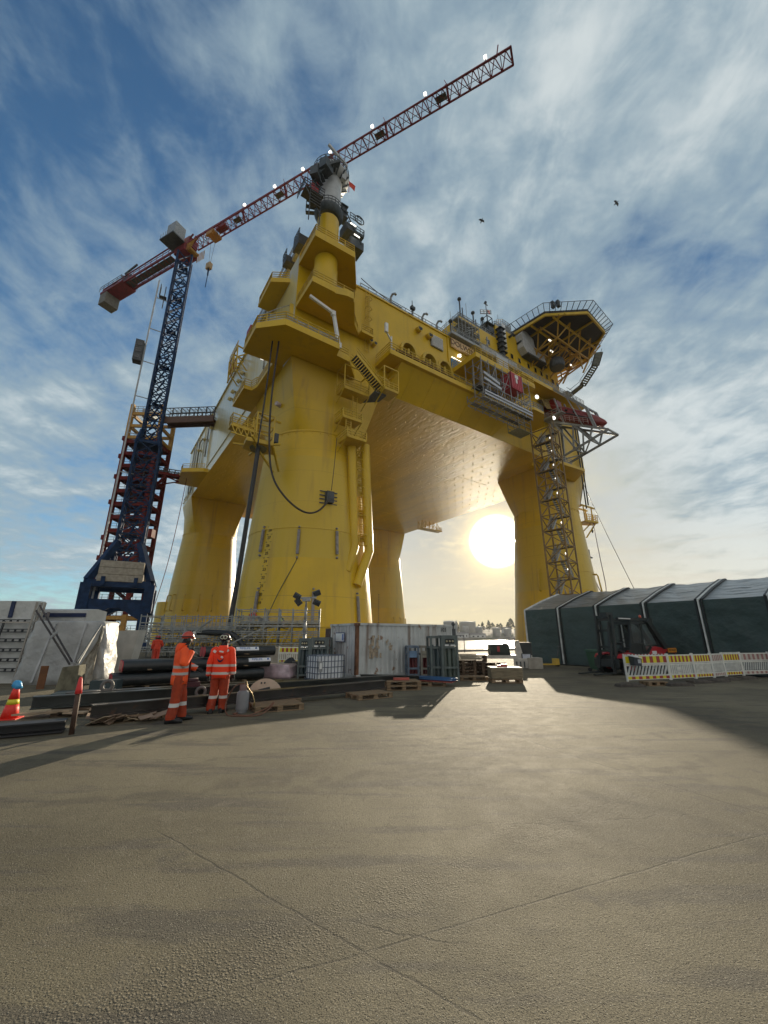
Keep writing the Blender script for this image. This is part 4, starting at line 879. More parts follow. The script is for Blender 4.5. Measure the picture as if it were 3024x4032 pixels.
# mooring gallery on the outer side of the right leg
mg = empty('leg_gallery', (LA+6.6, -5.4, 26.5)); mg.parent = PL
q = MB(); q.prism([(-2.5, -1.6), (1.6, -2.4), (2.6, -.4), (-1.5, 1.6)], 0, .25); q.rail([(-2.4, -1.6, .25), (1.6, -2.3, .25), (2.5, -.4, .25)], 1.6, .7, .09, (.33, .66))
for x, y in ((-2.0, -1.3), (.6, -1.7), (1.2, .0), (-1.4, .6)): q.bar((x, y, .2), (x, y, 4.0), .2)
q.bar((-2.6, -1.2, 4.0), (1.6, -1.9, 3.6), .3); q.bar((-2.2, .8, 4.0), (2.0, 0, 3.6), .3); q.bar((-2.0, -1.3, 4), (-1.4, .6, 4), .2); q.bar((1.8, -1.4, 0), (-1.2, -.6, -3.4), .22); q.bar((.6, -1, 0), (-1.6, .4, -2.4), .22)
q.build('frame', m_yel_d, mg); q = MB(); q.ball((1.0, -1.0, -1.6), (.25, .25, .5)); q.build('hook', m_dkgrey, mg)
q = MB(); p = on_leg(-38, 19.8, .3); q.box(Vector((LA, 0, 0))+p, (1.0, 1.0, 1.6)); q.bar(Vector((LA, 0, 0))+p+Vector((0, 0, -.7)), Vector((LA, 0, 0))+p+Vector((1.4, -.4, -1.0)), .25); q.build('cable_clamp', m_dkgrey, PL)
# maintenance gantry hanging under the far edge
GS, GT = 58.4, 43.4
q = MB()
for i in range(5): 
    for y in (0, 2.0): q.bar((GS+i*1.6, GT+y, ZB-.1), (GS+i*1.6, GT+y, ZB-2.6), .14); q.bar((GS+i*1.6, GT+y, ZB-.1), (GS+1.6+i*1.6, GT+y, ZB-2.6), .12)
q.prism([(GS, GT-.2), (GS+8.6, GT-.2), (GS+8.6, GT+2.2), (GS, GT+2.2)], ZB-2.8, ZB-2.6); q.rail([(GS+6, GT-.1, ZB-2.6), (GS+8.5, GT-.1, ZB-2.6), (GS+8.5, GT+2.1, ZB-2.6)], 1.1, .8, .08); q.build('maintenance_gantry', m_yel_d, PL)
# frame tower hanging out on the left side
q = MB()
for y in (16, 19, 22):
    q.bar((S0-.1, y, 54.4), (S0-2.2, y, 54.8), .22); q.bar((S0-2.2, y, 54.8), (S0-2.0, y, 50), .22); q.bar((S0-2.0, y, 52.4), (S0-.1, y, 50), .18); q.bar((S0-2.0, y, 52.4), (S0-.1, y, 54), .18)
for z in (50, 52.4, 54.8): q.bar((S0-2.1, 16, z), (S0-2.1, 22, z), .2)
q.bar((S0-2.1, 16, 50), (S0-2.1, 19, 54.8), .18); q.bar((S0-2.1, 22, 50), (S0-2.1, 19, 54.8), .18); q.rail([(S0-2.2, 16, 54.8), (S0-2.2, 22, 54.8)], 1.2, 1.2, .08)
q.build('side_frame', m_yel_d, PL)
for s_, t_, z in ((S0-1.0, 2.6, 44.2),):
    q = MB(); q.box((s_, t_, z), (.5, .6, .9)); q.build('floodlight', m_lamp, PL)
# grey boom rest and crane jib lying along the left edge
q = MB(); q.bar((S0+.9, -5.5, 60.2), (S0-.2, 10, 55.6), .9, 1.1); q.rail([(S0+.3, -5.3, 60.8), (S0-.7, 9.5, 56.3)], 1.0, 1.6, .08); q.build('boom_walkway', m_grey, PL)
q = MB(); q.box((S0+.9, -5.6, 60.4), (1.8, 2.2, 2.0)); q.box((S0+.2, -2.6, 59.2), (1.6, 1.6, 1.2)); q.rail([(S0+.1, -6.6, 61.4), (S0+.1, -4.4, 61.4)], 1.2, .6, .08); q.rail([(S0-.6, -3.4, 59.8), (S0-.6, -1.8, 59.8)], 1.2, .5, .08)
q.build('boom_rest', m_dkgrey, PL)
q = MB(); q.box((S0-.6, 27, 57.6), (.8, 3.6, 1.6)); q.box((S0-.7, 14.5, 57.3), (.5, 2.4, 2.2)); q.build('red_panel', mat('panel_red', (.30, .02, .03), .5), PL)

# ---- pedestal crane on the corner column
pc = empty('pedestal_crane', W(-4.4, -10.4, 61.5), PRZ, 'grey pedestal crane slew house with ring walkways on top of the yellow corner column', 'crane')
m_cgrey = mat('crane_light_grey', (.46, .48, .49), .45, var=.1, scale=1)
m_cdark = mat('crane_slate', (.055, .068, .075), .55, var=.25)
q = MB(); q.lathe([(1.64, .9), (1.75, 1.3), (1.75, 8.6)], n=36); q.build('slew_house', m_cgrey, pc, sharp=35)
q = MB(); q.lathe([(1.8, 8.3), (2.9, 9.2), (2.9, 9.4), (1.8, 9.4)], n=16); 
for k in range(16): a = R(22.5*k); q.bar((1.9*math.cos(a), 1.9*math.sin(a), 8.15), (2.92*math.cos(a), 2.92*math.sin(a), 9.15), .16, .2, mi=1)
q.build('ring_walkway', [m_cgrey, m_cdark], pc)
ring = lambda r, z, a0=0, a1=360, n=24: [(r*math.cos(R(a0+(a1-a0)*k/n)), r*math.sin(R(a0+(a1-a0)*k/n)), z) for k in range(n+1)]
q = MB(); q.rail(ring(2.85, 9.4), 1.2, .9, .07); q.build('ring_railing', m_cdark, pc)
q = MB(); q.lathe([(1.66, .7), (2.2, 1.55), (2.2, 1.7), (1.66, 1.7)], n=24, mi=0); q.rail(ring(2.15, 1.7), 1.2, .9, .07); q.build('lower_ring_walkway', m_cdark, pc)
q = MB()
for i in range(13):
    a = R(150+i*9.5); z = 1.9+i*.58; q.box((2.75*math.cos(a), 2.75*math.sin(a), z), (1.5, .55, .12), a)
    if i: q.bar((3.45*math.cos(a), 3.45*math.sin(a), z), (3.45*math.cos(a-R(9.5)), 3.45*math.sin(a-R(9.5)), z-.58), .1, .4)
    q.bar((3.45*math.cos(a), 3.45*math.sin(a), z), (3.45*math.cos(a), 3.45*math.sin(a), z+1.1), .07)
q.build('spiral_stair', m_cdark, pc)
q = MB(); q.box((2.9*math.cos(R(195)), 2.9*math.sin(R(195)), 5.4), (1.2, .2, 4.0), R(195)); q.build('red_conduit', mat('conduit_red', (.42, .01, .015), .5), pc)
q = MB(); q.box((-1.9, -2.4, 7.4), (1.7, 1.3, 1.8), R(25)); q.box((-3.2, -1.6, 5.9), (1.2, 1.2, 1.7), R(40)); q.build('operator_cab', m_cdark, pc)
q = MB(); q.box((-3.4, -1.4, 1.3), (2.8, 1.8, .15)); q.rail([(-5, -2.4, 1.4), (-1.9, -2.4, 1.4)], 1.2, .7, .08); q.rail([(-5, -2.4, 1.4), (-5, .2, 1.4)], 1.2, .7, .08)
for i in range(5): q.box((-3.2, -2.2, .8-i*.55), (1.6, .5, .1))
q.bar((-4.8, -2.2, 1.2), (-2.2, -2.2, -2.6), .12); q.bar((-2.4, -2.2, 1.2), (-2.4, -2.2, -4.6), .12); q.bar((-4, -2.2, 1.2), (-4, -2.2, -4.6), .12); q.build('access_platform', m_dkgrey, pc)
q = MB(); q.box((4.2, .3, .2), (3.0, 2.8, .3)); q.box((4.6, .2, -1.6), (2.4, 2.2, 1.6)); q.box((3.6, .5, 1.3), (1.8, 2.0, 1.7)); q.rail([(2.8, -1.1, .35), (5.7, -1.1, .35), (5.7, 1.6, .35)], 1.2, .7, .08); q.rail([(3.0, -1.3, 2.1), (5.0, -1.3, 2.1)], 1.2, .7, .08); q.bar((2.2, -1.2, 3.2), (5.2, -1.2, -1.8), .14)
q.build('machinery_deck', m_cdark, pc)
q = MB(); q.tube([(4.6+.8*math.cos(R(a)), -1.45, 2.6+.8*math.sin(R(a))) for a in range(0, 361, 30)], .09, 6, caps=False); q.build('cable_hoop', m_cdark, pc)
q = MB(); q.box((2.6, .6, 4.6), (1.1, 1.1, 2.6)); 
for z in (3.4, 4.6, 5.8): q.box((2.6, .5, z), (1.3, 1.5, .12))
q.build('side_ladder', m_cdark, pc)
q = MB(); q.bar((1.2, -1.5, 8.4), (1.9, -1.6, 12.2), .35); q.bar((1.9, -1.6, 12.2), (-1.6, -2.0, 13.2), .3, .45); q.box((1.2, -2.0, 8.6), (.7, .6, 1.6)); q.build('service_davit', m_cgrey, pc)
q = MB(); q.bar((3.3, 0, 9.4), (3.3, 0, 12.0), .08); q.rings([[(3.35, 0, 11.9), (3.9, .1, 12.1), (4.5, 0, 11.8)], [(3.35, 0, 10.8), (3.8, .15, 11.0), (4.4, .1, 10.6)]], caps=False, closed=False); q.build('wind_flag', mat('flag_orange_red', (.60, .05, .02), .7), pc)
for x, y, z in ((3.6, -1.3, 1.1), (4.3, -1.3, -.7)): q = MB(); q.box((x, y, z), (1.0, .12, .14)); q.build('strip_light', m_lamp, pc)

# ---- free fall lifeboat on its ramp
lb = empty('lifeboat', W(53.2, -13.2, 46.5), PRZ, 'dark red enclosed lifeboat lying nose-down on the grey launching ramp', 'lifeboat'); lb.scale = (1.22, 1.06, 1.3)
m_lb = mat('lifeboat_red', (.21, .018, .014), .4, coat=.3, var=.15, scale=1)
secs = []
RX = Matrix.Rotation(R(31), 4, 'X')
for y, w_, zl, zh in ((6.6, 1.0, -.7, 1.0), (6.0, 1.35, -1.0, 1.25), (4, 1.5, -1.2, 1.35), (0, 1.5, -1.25, 1.3), (-3, 1.4, -1.15, 1.15), (-5, 1.05, -.85, .95), (-6.4, .5, -.35, .6), (-6.9, .12, .05, .3)):
    secs.append([RX @ Vector((w_*(abs(math.cos(a))**.7)*(1 if math.cos(a) >= 0 else -1), y, (zl+zh)/2+(zh-zl)/2*(abs(math.sin(a))**.8)*(1 if math.sin(a) >= 0 else -1))) for a in [2*math.pi*k/20 for k in range(20)]])
q = MB(); q.rings(secs); q.build('hull', m_lb, lb, sharp=40)
q = MB(); b_ = [RX @ Vector(p) for p in ((-.8, 3.6, 1.2), (.8, 3.6, 1.2), (.8, 6.3, 1.1), (-.8, 6.3, 1.1))]; t_ = [RX @ Vector(p) for p in ((-.6, 4.3, 2.2), (.6, 4.3, 2.2), (.6, 6.0, 2.1), (-.6, 6.0, 2.1))]
q.rings([b_, t_], smooth=False); q.build('steering_turret', m_lb, lb)
q = MB(); q.bar(RX @ Vector((-1.52, 5.8, .1)), RX @ Vector((-1.42, -4.2, .1)), .1, .2); q.build('fender_strip', m_black, lb)
for y in (2.6, .8, -1): q = MB(); q.box(RX @ Vector((-1.5, y, .62)), (.08, .5, .35), 0, 0, RX.to_3x3()); q.build('window', m_glassd, lb)

# ---- scaffold cradle and red container slung under the upper balcony
hs = empty('hanging_scaffold', W(23.2, -12.6, 39.4), PRZ, 'grey tube scaffold cradle slung beneath the upper balcony', 'scaffold')
q = MB(); LX, LY, LZ = 13.0, 3.6, 8.6
for i in range(8):
    for y in (0, LY*.5, LY):
        zt = LZ if y else LZ-.4; q.bar((i*LX/7, y-1.8, .0 if i > 0 else .8), (i*LX/7, y-1.8, zt), .11)
for z in (.3, 1.3, 3.0, 5.0, 7.4):
    for y in (-1.8, 0, 1.8): q.bar((0, y, z), (LX, y, z), .10)
    for i in range(8): q.bar((i*LX/7, -1.8, z), (i*LX/7, 1.8, z), .09)
for i in range(0, 7, 2): q.bar((i*LX/7, -1.8, .4), ((i+1)*LX/7, -1.8, 3.6), .09); q.bar(((i+1)*LX/7, -1.8, 3.6), ((i+2)*LX/7 if i < 5 else LX, -1.8, 7.4), .09)
rnd = random.Random(8)
for i in range(16): x, z = rnd.random()*7, rnd.random()*5+3; q.bar((x, -1.8+rnd.random()*3.4, z), (x+rnd.random()*2-1, -1.8+rnd.random()*3.4, z+1.8*rnd.random()), .09)
q.build('tube_frame', m_grey, hs)
q = MB(); q.box((LX/2, -1.3, .35), (LX, .8, .1)); q.box((LX/2, .9, .35), (LX, .7, .1)); q.box((3.0, .4, 3.6), (5.0, 1.6, .15)); q.box((3.0, -1.0, 2.2), (5.0, .8, .15)); q.build('decking', m_dkgrey, hs)
q = MB()
for z in (.9, 1.5): q.bar((.2, -1.95, z), (LX, -1.95, z-.02), .09, .32)
q.bar((.3, -1.95, 5.0), (4.3, -1.95, 4.2), .14, .5); q.bar((.3, -1.95, 3.9), (4.6, -1.95, 3.3), .14, .5); q.build('toe_board', mat('scaffold_silver', (.42, .43, .45), .4, metal=.4), hs)
sc2 = empty('small_scaffold', (9.4, .2, -2.4)); sc2.parent = hs
q = MB()
for x in (0, 1.8, 3.6):
    for y in (-1.5, .8): q.bar((x, y, 0), (x, y, 2.6), .1)
for z in (0, .9, 1.8):
    for y in (-1.5, .8): q.bar((0, y, z), (3.6, y, z), .09)
q.box((1.8, -.3, .1), (3.6, 2.2, .12)); q.build('frame', mat('scaffold_olive', (.20, .20, .13), .6), sc2)
rc = empty('red_container', W(32.2, -13.6, 44.2), PRZ, 'small red corrugated container hanging in the grey scaffold cradle', 'container')
m_rc = mat('container_red', (.42, .03, .045), .45, var=.12)
q = MB(); q.box((0, 0, 1.65), (3.0, 2.2, 3.3)); 
for i in range(6): q.box((-1.25+i*.5, -1.13, 1.65), (.26, .08, 3.0)); 
for i in range(4): q.box((-1.53, -.8+i*.5, 1.65), (.08, .26, 3.0))
q.build('box', m_rc, rc)
for x in (-1.5, 1.5):
    for y in (-1.1, 1.1): q = MB(); q.box((x, y, 1.65), (.18, .18, 3.42)); q.build('corner_post', mat('container_dark_red', (.22, .012, .02), .5), rc)
q = MB(); q.box((0, -1.19, 2.6), (.9, .05, .75)); q.box((-.1, -1.19, 1.7), (.45, .05, .9)); q.build('label_plate', m_white, rc)
# ---------------------------------------------------------------- portal tower crane on the left
TRZ = R(27)
TC = empty('tower_crane', (-40.0, 62.0, 0), TRZ, 'tall tower crane with navy lattice mast and long dark red jib over the platform', 'tower crane')
def portal():
    A = 3.9; zt = 9.0
    m = MB()
    for x in (-A, A):
        for y in (-A, A):
            m.bar((x, y, 5.0), (x, y, zt), 1.3, 1.3)
    for y in (-A, A):
        m.bar((-A, y, zt), (A, y, zt), .9, 1.0); m.prism([(-A, y-.45), (A, y-.45), (A, y+.45), (-A, y+.45)], 5.6, 6.8)
        for sg in (-1, 1): m.rings([[(sg*A, y-.45, 3.6), (sg*(A-1.8), y-.45, 4.6), (sg*(A-3.2), y-.45, 5.6), (sg*A, y-.45, 5.6)], [(sg*A, y+.45, 3.6), (sg*(A-1.8), y+.45, 4.6), (sg*(A-3.2), y+.45, 5.6), (sg*A, y+.45, 5.6)]], smooth=False)
    for x in (-A, A): m.bar((x, -A, zt), (x, A, zt), .9, 1.0); m.bar((x, -A, 6.2), (x, A, 6.2), .9, 1.2)
    m.build('portal_frame', m_blue, TC)
    for x in (-A+.3, A-.3):
        for y in (-A, A):
            l = MB(); l.bar((x, y, .9), (x, y, 5.0), 1.0, 1.1); l.box((x, y, .5), (2.2, 1.0, .9)); l.build('portal_leg', m_blue, TC)
    for sx in (-1, 1):
        for sy in (-1, 1):
            b = MB(); b.bar((sx*A, sy*A, zt+.4), (sx*1.5, sy*1.5, 15.6), .8, .9)
            for i in range(14): p = Vector((sx*A, sy*A, zt+.4)).lerp(Vector((sx*1.5, sy*1.5, 15.6)), i/13); b.box(p+Vector((0, 0, .55)), (.2, .2, .25))
            b.build('brace', m_blue, TC)
    for i in range(3):
        b = MB(); b.box((0, -3.4, 9.75+i*1.0), (5.6-.06*i, 2.2, .97)); b.build('ballast_slab', m_conc, TC, bevel=.04)
    b = MB(); b.box((0, 3.4, 11.0), (6.4, 2.4, 2.8)); b.build('ballast_slab', m_conc, TC)
    for x in (-2, 2): b = MB(); b.box((x, -4.7, 9.3), (.5, .3, 1.2)); b.build('ballast_bracket', m_blue, TC)
portal()
MH = 1.25; ZM0, ZM1 = 9.0, 74.6
def mast_section(h, z0, z1, name, seg=2.6):
    m = MB(); co = [(-h, -h), (h, -h), (h, h), (-h, h)]
    for x, y in co: m.bar((x, y, z0), (x, y, z1), .34)
    n = max(1, round((z1-z0)/seg)); dz = (z1-z0)/n
    for i in range(n):
        for k in range(4):
            a, b = co[k], co[(k+1) % 4]; za = z0+i*dz
            m.bar((*a, za), (*b, za), .16); m.bar((*a, za), (*b, za+dz), .15); m.bar((*b, za), (*a, za+dz), .15)
        if i % 3 == 0: m.bar((-h, -h, z0+i*dz), (h, h, z0+i*dz), .14); m.box((0, .3, z0+i*dz), (1.6, 1.2, .06))
        m.bar((-.4, -.4, z0+i*dz), (.4, .3, z0+i*dz+dz), .22)
    return m.build(name, m_blue, TC)
mast_section(1.75, ZM0, 33.0, 'mast_base'); mast_section(MH, 33.0, ZM1, 'mast')
m = MB()
for sx in (-1, 1):
    for sy in (-1, 1): m.bar((sx*1.75, sy*1.75, 32.2), (sx*MH, sy*MH, 35.0), .5)
m.box((0, 0, 32.8), (3.6, 3.6, .5)); m.build('mast_collar', m_blue, TC)
# hoist rail with its cage at the side of the mast
m = MB(); HX_ = -3.3
m.bar((HX_, -1.2, 0), (HX_, -1.2, 66), .22)
for z in range(6, 66, 7): m.bar((HX_, -1.2, z), (-1.3, -1.0, z), .12)
m.build('hoist_rail', mat('hoist_grey', (.40, .42, .44), .5), TC)
m = MB(); m.box((HX_-.8, -1.3, 49.5), (1.3, 1.4, 4.2))
for i in range(3): m.box((HX_-.8, -2.02, 48.2+i*1.3), (1.0, .05, .8), mi=1)
m.build('hoist_cage', [m_dkgrey, m_glassd], TC)
m = MB(); m.box((-2.2, -1.2, 62.3), (1.2, 1.0, .12)); m.rail([(-2.8, -1.7, 62.3), (-2.8, -.7, 62.3)], 2.6, .5, .08); m.bar((-2.0, -1.2, 60), (-2.0, -1.2, 65), .14); m.build('mast_platform', m_dkgrey, TC)
# slewing part: everything that turns, built along its own X
JZ = 76.4; jd = Vector((17.3+40, 33.4-62, 0)); JL = jd.length; JA = math.atan2(jd.y, jd.x)
def jx(x, y, z): c, s_ = math.cos(JA-TRZ), math.sin(JA-TRZ); return (x*c-y*s_, x*s_+y*c, z)
class JB(MB):
    def bar(s, p, q, w=.1, h=None, mi=0, up=(0, 0, 1)): return MB.bar(s, jx(*p), jx(*q), w, h, mi, up)
    def box(s, c, d, rz=0.0, mi=0, M=None): return MB.box(s, jx(*c), d, rz+JA-TRZ, mi, M)
def truss(x0, x1, name, ht0, ht1, hw, z, seg, mt):
    m = JB(); n = round(abs(x1-x0)/seg); dx = (x1-x0)/n
    hz = lambda x: z+ht0+(ht1-ht0)*(x-x0)/(x1-x0)
    m.bar((x0, 0, hz(x0)), (x1, 0, hz(x1)), .20)
    for y in (-hw, hw): m.bar((x0, y, z), (x1, y, z), .20)
    for i in range(n+1):
        x = x0+i*dx; m.bar((x, -hw, z), (x, hw, z), .10)
        if i < n:
            a, b = (x, x+dx); mid = x+dx/2
            for y in (-hw, hw): m.bar((a, y, z), (mid, 0, hz(mid)), .11); m.bar((mid, 0, hz(mid)), (b, y, z), .11)
            m.bar((a, -hw, z), (b, hw, z), .07)
    return m.build(name, mt, TC)
jt = truss(2.2, JL, 'jib', 2.4, 1.9, 1.0, JZ, 1.5, m_red)
for i, x in enumerate((14, 24, 34, 44, 54)):
    m = JB(); m.box((x, 0, JZ+.02), (1.6, .9, .05)); m.bar((x+.9, -.9, JZ+.1), (x+.9, 0, JZ+2.2), .3, mi=1); m.bar((x+.9, .9, JZ+.1), (x+.9, 0, JZ+2.2), .3, mi=1)
    m.bar((x+1, 0, JZ+2.1), (x+.6, 0, JZ+3.6), .07, mi=1); m.build('jib_fitting', [m_dkgrey, m_red], TC)
m = JB()
for x in (10,): m.box((x, 0, JZ+.3), (2.2, 1.1, .6), mi=1)
m.build('jib_platform', [m_dkgrey, m_red], TC); m = JB()
m.bar((JL-.1, -1.0, JZ), (JL-.1, 0, JZ+2.1), .25, mi=1); m.bar((JL-.1, 1.0, JZ), (JL-.1, 0, JZ+2.1), .25, mi=1); m.bar((JL-.1, -1.0, JZ), (JL-.1, 1.0, JZ), .25, mi=1); m.bar((JL-2, 0, JZ+1.6), (JL-1.6, 0, JZ+4.0), .12, mi=1); m.build('jib_tip', [m_dkgrey, m_red], TC)
m = JB(); m.bar((4, 0, JZ-.35), (JL-2, 0, JZ-.5), .05); m.build('trolley_rope', m_dkgrey, TC)
ctr = Vector((-64.3+40, 75.2-62, 0)); CL = ctr.length-1.0
m = JB(); 
for y in (-1.1, 1.1): m.bar((-2, y, JZ-.1), (-CL, y, JZ-.1), .28, .45); m.rail([], .1) if False else None
for i in range(14): x = -2-i*(CL-2)/13; m.bar((x, -1.1, JZ), (x, 1.1, JZ), .14); m.bar((x, -1.1, JZ), (x-1.8, 1.1, JZ), .08); m.bar((x, -1.2, JZ), (x, -1.2, JZ+1.6), .1); m.bar((x, 1.2, JZ), (x, 1.2, JZ+1.6), .1)
for y in (-1.2, 1.2): m.bar((-2, y, JZ+1.6), (-CL, y, JZ+1.2), .2); m.bar((-2, y, JZ+.8), (-CL, y, JZ+.7), .08)
m.box((-CL+4, 0, JZ-.2), (8, 3.2, .5)); m.build('counter_jib', m_red, TC)
m = JB(); m.box((-12, 0, JZ+.02), (16, 1.3, .06)); m.build('counter_jib_deck', m_dkgrey, TC)
m = JB(); m.box((-CL+1.2, 0, JZ-1.6), (2.4, 3.0, 3.2)); m.build('counterweight', mat('counterweight_grey', (.16, .155, .14), .85, var=.2), TC, bevel=.05)
m = JB(); m.box((-CL+7.5, .2, JZ+1.2), (3.4, 1.8, 1.6)); m.box((-CL+3.6, 0, JZ+1.2), (1.6, 1.8, 1.6)); m.bar((-CL+6.3, 0, JZ+.6), (-CL+6.3, 0, JZ+4.6), .3); m.bar((-CL+5.2, 0, JZ+4.5), (-CL+9.4, 0, JZ+5.2), .3, .4); m.bar((-CL+5.0, -.6, JZ+3.5), (-CL+6.8, .6, JZ+3.5), .2)
for x in range(6): m.bar((-CL+x*1.6, -1.8, JZ), (-CL+x*1.6, -1.8, JZ+1.3), .07); m.bar((-CL+x*1.6, 1.8, JZ), (-CL+x*1.6, 1.8, JZ+1.3), .07)
for y in (-1.8, 1.8):
    for z in (.7, 1.3): m.bar((-CL, y, JZ+z), (-CL+8, y, JZ+z), .07)
m.build('winch_unit', m_dkgrey, TC)
m = JB(); m.box((0, 0, JZ-.9), (3.0, 3.0, 1.8)); m.bar((0, 0, JZ-.4), (2.6, 0, JZ+2.3), .5); m.bar((-1, -.8, JZ+.4), (2.6, -.8, JZ+2.1), .25); m.box((1.0, 0, JZ+1.0), (1.6, 2.0, 2.0)); m.build('slewing_head', m_red, TC)
m = JB(); m.box((1.6, .2, JZ-1.3), (1.6, 1.8, .5)); m.rail([], .1) if False else None
for i in range(6): m.bar((1.2+i*.35, -1.0, JZ-1.6), (1.2+i*.5, -1.0, JZ-.1), .1); m.bar((1.4+i*.4, 1.6, JZ-2.2), (1.6+i*.4, 1.4, JZ-.4), .14)
m.bar((1.0, -1.0, JZ-.2), (4.2, -1.0, JZ-.2), .12); m.build('slew_platform', mat('crane_yellow', (.34, .19, .02), .5), TC)
m = JB(); m.box((.1, -2.7, JZ+1.5), (2.4, 2.2, 3.0)); m.box((-.6, -2.7, JZ-.1), (4.0, 2.8, .25), mi=1)
for x in (-2.5, -1.8, -1.1): m.bar((x, -4.0, JZ), (x, -4.0, JZ+1.3), .07, mi=1)
m.build('switch_cabin', [m_grey, m_dkgrey], TC)
# floodlights on the jib
for x in (15.2, 22.5, 28.8, 34.5, 42.5, 51.5, 60.5):
    m = JB(); m.bar((x, 0, JZ+2.2), (x+.1, 0, JZ+3.1), .1); o = m.build('lamp_bracket', m_dkgrey, TC); m = JB(); m.box((x+.1, 0, JZ+3.1), (.42, .36, .36)); m.build('lamp', m_lamp, o)
m = JB(); m.box((7.9, 0, JZ-.5), (1.8, 2.2, .5)); m.box((7.9, -1.0, JZ-1.0), (1.6, .4, .7)); m.build('trolley', mat('trolley_ochre', (.36, .17, .03), .5), TC)
m = JB(); m.bar((7.2, 0, JZ-.7), (7.7, 0, JZ-7.6), .05); m.bar((8.7, 0, JZ-.7), (8.1, 0, JZ-7.6), .05); m.build('hoist_rope', m_dkgrey, TC)
m = JB(); m.box((7.9, 0, JZ-8.1), (1.0, .7, 1.3)); m.build('hook_block', mat('hook_tan', (.40, .27, .13), .5), TC)
m = JB(); m.bar((7.9, 0, JZ-8.7), (7.9, 0, JZ-10.2), .26); m.bar((7.9, 0, JZ-10.2), (7.8, 0, JZ-13.0), .12); m.build('sling', m_blue, TC)

# ---------------------------------------------------------------- red stair tower with two gangways to the platform
ST = empty('access_tower', (-56.3, 87.0, 0), R(3), 'oxide red steel stair tower with an ochre top behind the blue crane mast', 'stair tower')
TW, TD, TH = 3.5, 3.0, 52.5
m = MB()
for x in (-TW, TW):
    for y in (-TD, TD): m.bar((x, y, 6), (x, y, TH-7), .75, .75)
m.build('column', m_tred, ST)
m = MB()
for x in (-TW, TW):
    for y in (-TD, TD): m.bar((x, y, TH-7), (x, y, TH+2), .78, .78)
for z in (TH-6.6, TH-3.6, TH-.4):
    for y in (-TD, TD): m.bar((-TW, y, z), (TW, y, z), .5, .7)
    for x in (-TW, TW): m.bar((x, -TD, z), (x, TD, z), .5, .7)
m.build('top_frame', m_orange, ST)
m = MB()
for x in (-TW, TW):
    for y in (-TD, TD): m.bar((x, y, 0), (x, y, 6), .8, .8)
for y in (-TD, TD): m.bar((-TW, y, 5.4), (TW, y, 5.4), .5, .7)
for x in (-TW, TW): m.bar((x, -TD, 5.4), (x, TD, 5.4), .5, .7)
m.build('foot_frame', m_orange, ST)
nf_ = 15; fz = (TH-7)/nf_
for i in range(nf_):
    z = 2.4+i*fz; m = MB(); m.box((0, 0, z), (2*TW, 2*TD, .25))
    for y in (-TD, TD): m.bar((-TW, y, z), (TW, y, z), .4, .85)
    for x in (-TW, TW): m.bar((x, -TD, z), (x, TD, z), .4, .85)
    m.build('floor', m_tred, ST)
    m = MB(); m.rail([(-TW+.5, -TD, z+.4), (TW-.5, -TD, z+.4)], 1.2, 1.2, .07, (.5,), kick=False); m.rail([(-TW+.5, TD, z+.4), (TW-.5, TD, z+.4)], 1.2, 1.2, .07, (.5,), kick=False); m.build('railing', m_dkgrey, ST)
    m = MB(); sg = 1 if i % 2 else -1; flight((-2.0*sg, -.8*sg, z+.1), (2.0*sg, -.8*sg, z+fz), 1.3, 8, True, m); m.bar((-2.0*sg, -1.6*sg, z+.1), (2.0*sg, -1.6*sg, z+fz), .12, .5); m.build('stair_flight', [m_tred, m_dkgrey], ST)
for x in (-TW-.4, TW+.4):
    for z in (10, 17.6, 22, 30, 36, 41, 45.5): m = MB(); m.box((x, -TD-.1, z), (.7, .8, 1.0)); m.build('bracket', m_tred, ST)
m = MB(); m.rail([(-TW, TD, TH), (-TW, -TD, TH), (TW, -TD, TH)], 1.6, 1.2, .09, (.33, .66)); m.box((-1, 0, TH+1), (2.5, 2.5, 2)); m.build('top_railing', m_grey, ST)
m = MB(); m.box((TW+1.6, -TD, 23.0), (2.4, 1.6, 1.8)); m.bar((TW, -TD, 21), (TW+2.2, -TD, 23.0), .4); m.build('side_bracket', m_tred, ST)
def gangway(a, b, hh, w, name, mt, lab, roof, under):
    a, b = Vector(a), Vector(b); g = empty(name, a, 0, lab, 'gangway'); b = b-a; a = Vector((0, 0, 0)); dr = b.normalized(); sd_ = Vector((-dr.y, dr.x, 0)).normalized()*w/2
    m = MB(); L = b.length; n = max(4, round(L/2.2))
    for sg in (-1, 1): m.bar(a+sd_*sg, b+sd_*sg, .4, under)
    for i in range(n): m.bar(a.lerp(b, i/n)-sd_, a.lerp(b, (i+1)/n)+sd_, .2)
    m.bar(a, b, w, .12); m.build('girder', mt, g)
    m = MB()
    for sg in (-1, 1):
        for z in (hh, hh*.5): m.bar(a+sd_*sg+Vector((0, 0, z)), b+sd_*sg+Vector((0, 0, z)), .16)
        for i in range(n+1): p = a.lerp(b, i/n)+sd_*sg; m.bar(p, p+Vector((0, 0, hh)), .2)
        for i in range(n): p = a.lerp(b, i/n)+sd_*sg; q_ = a.lerp(b, (i+1)/n)+sd_*sg; m.bar(p+Vector((0, 0, hh*.5)), q_, .09); m.bar(p+Vector((0, 0, hh)), q_+Vector((0, 0, hh*.5)), .06); m.bar((p+q_)/2, (p+q_)/2+Vector((0, 0, hh*.5)), .1)
    if roof:
        for i in range(n*2+1): p = a.lerp(b, i/n/2)+Vector((0, 0, hh)); m.bar(p-sd_, p+sd_, .09)
        m.rail([tuple(a+sd_*1+Vector((0, 0, hh))), tuple(b+sd_+Vector((0, 0, hh)))], .8, 1.6, .06, kick=False)
    m.build('truss_side', m_dkgrey, g); return g
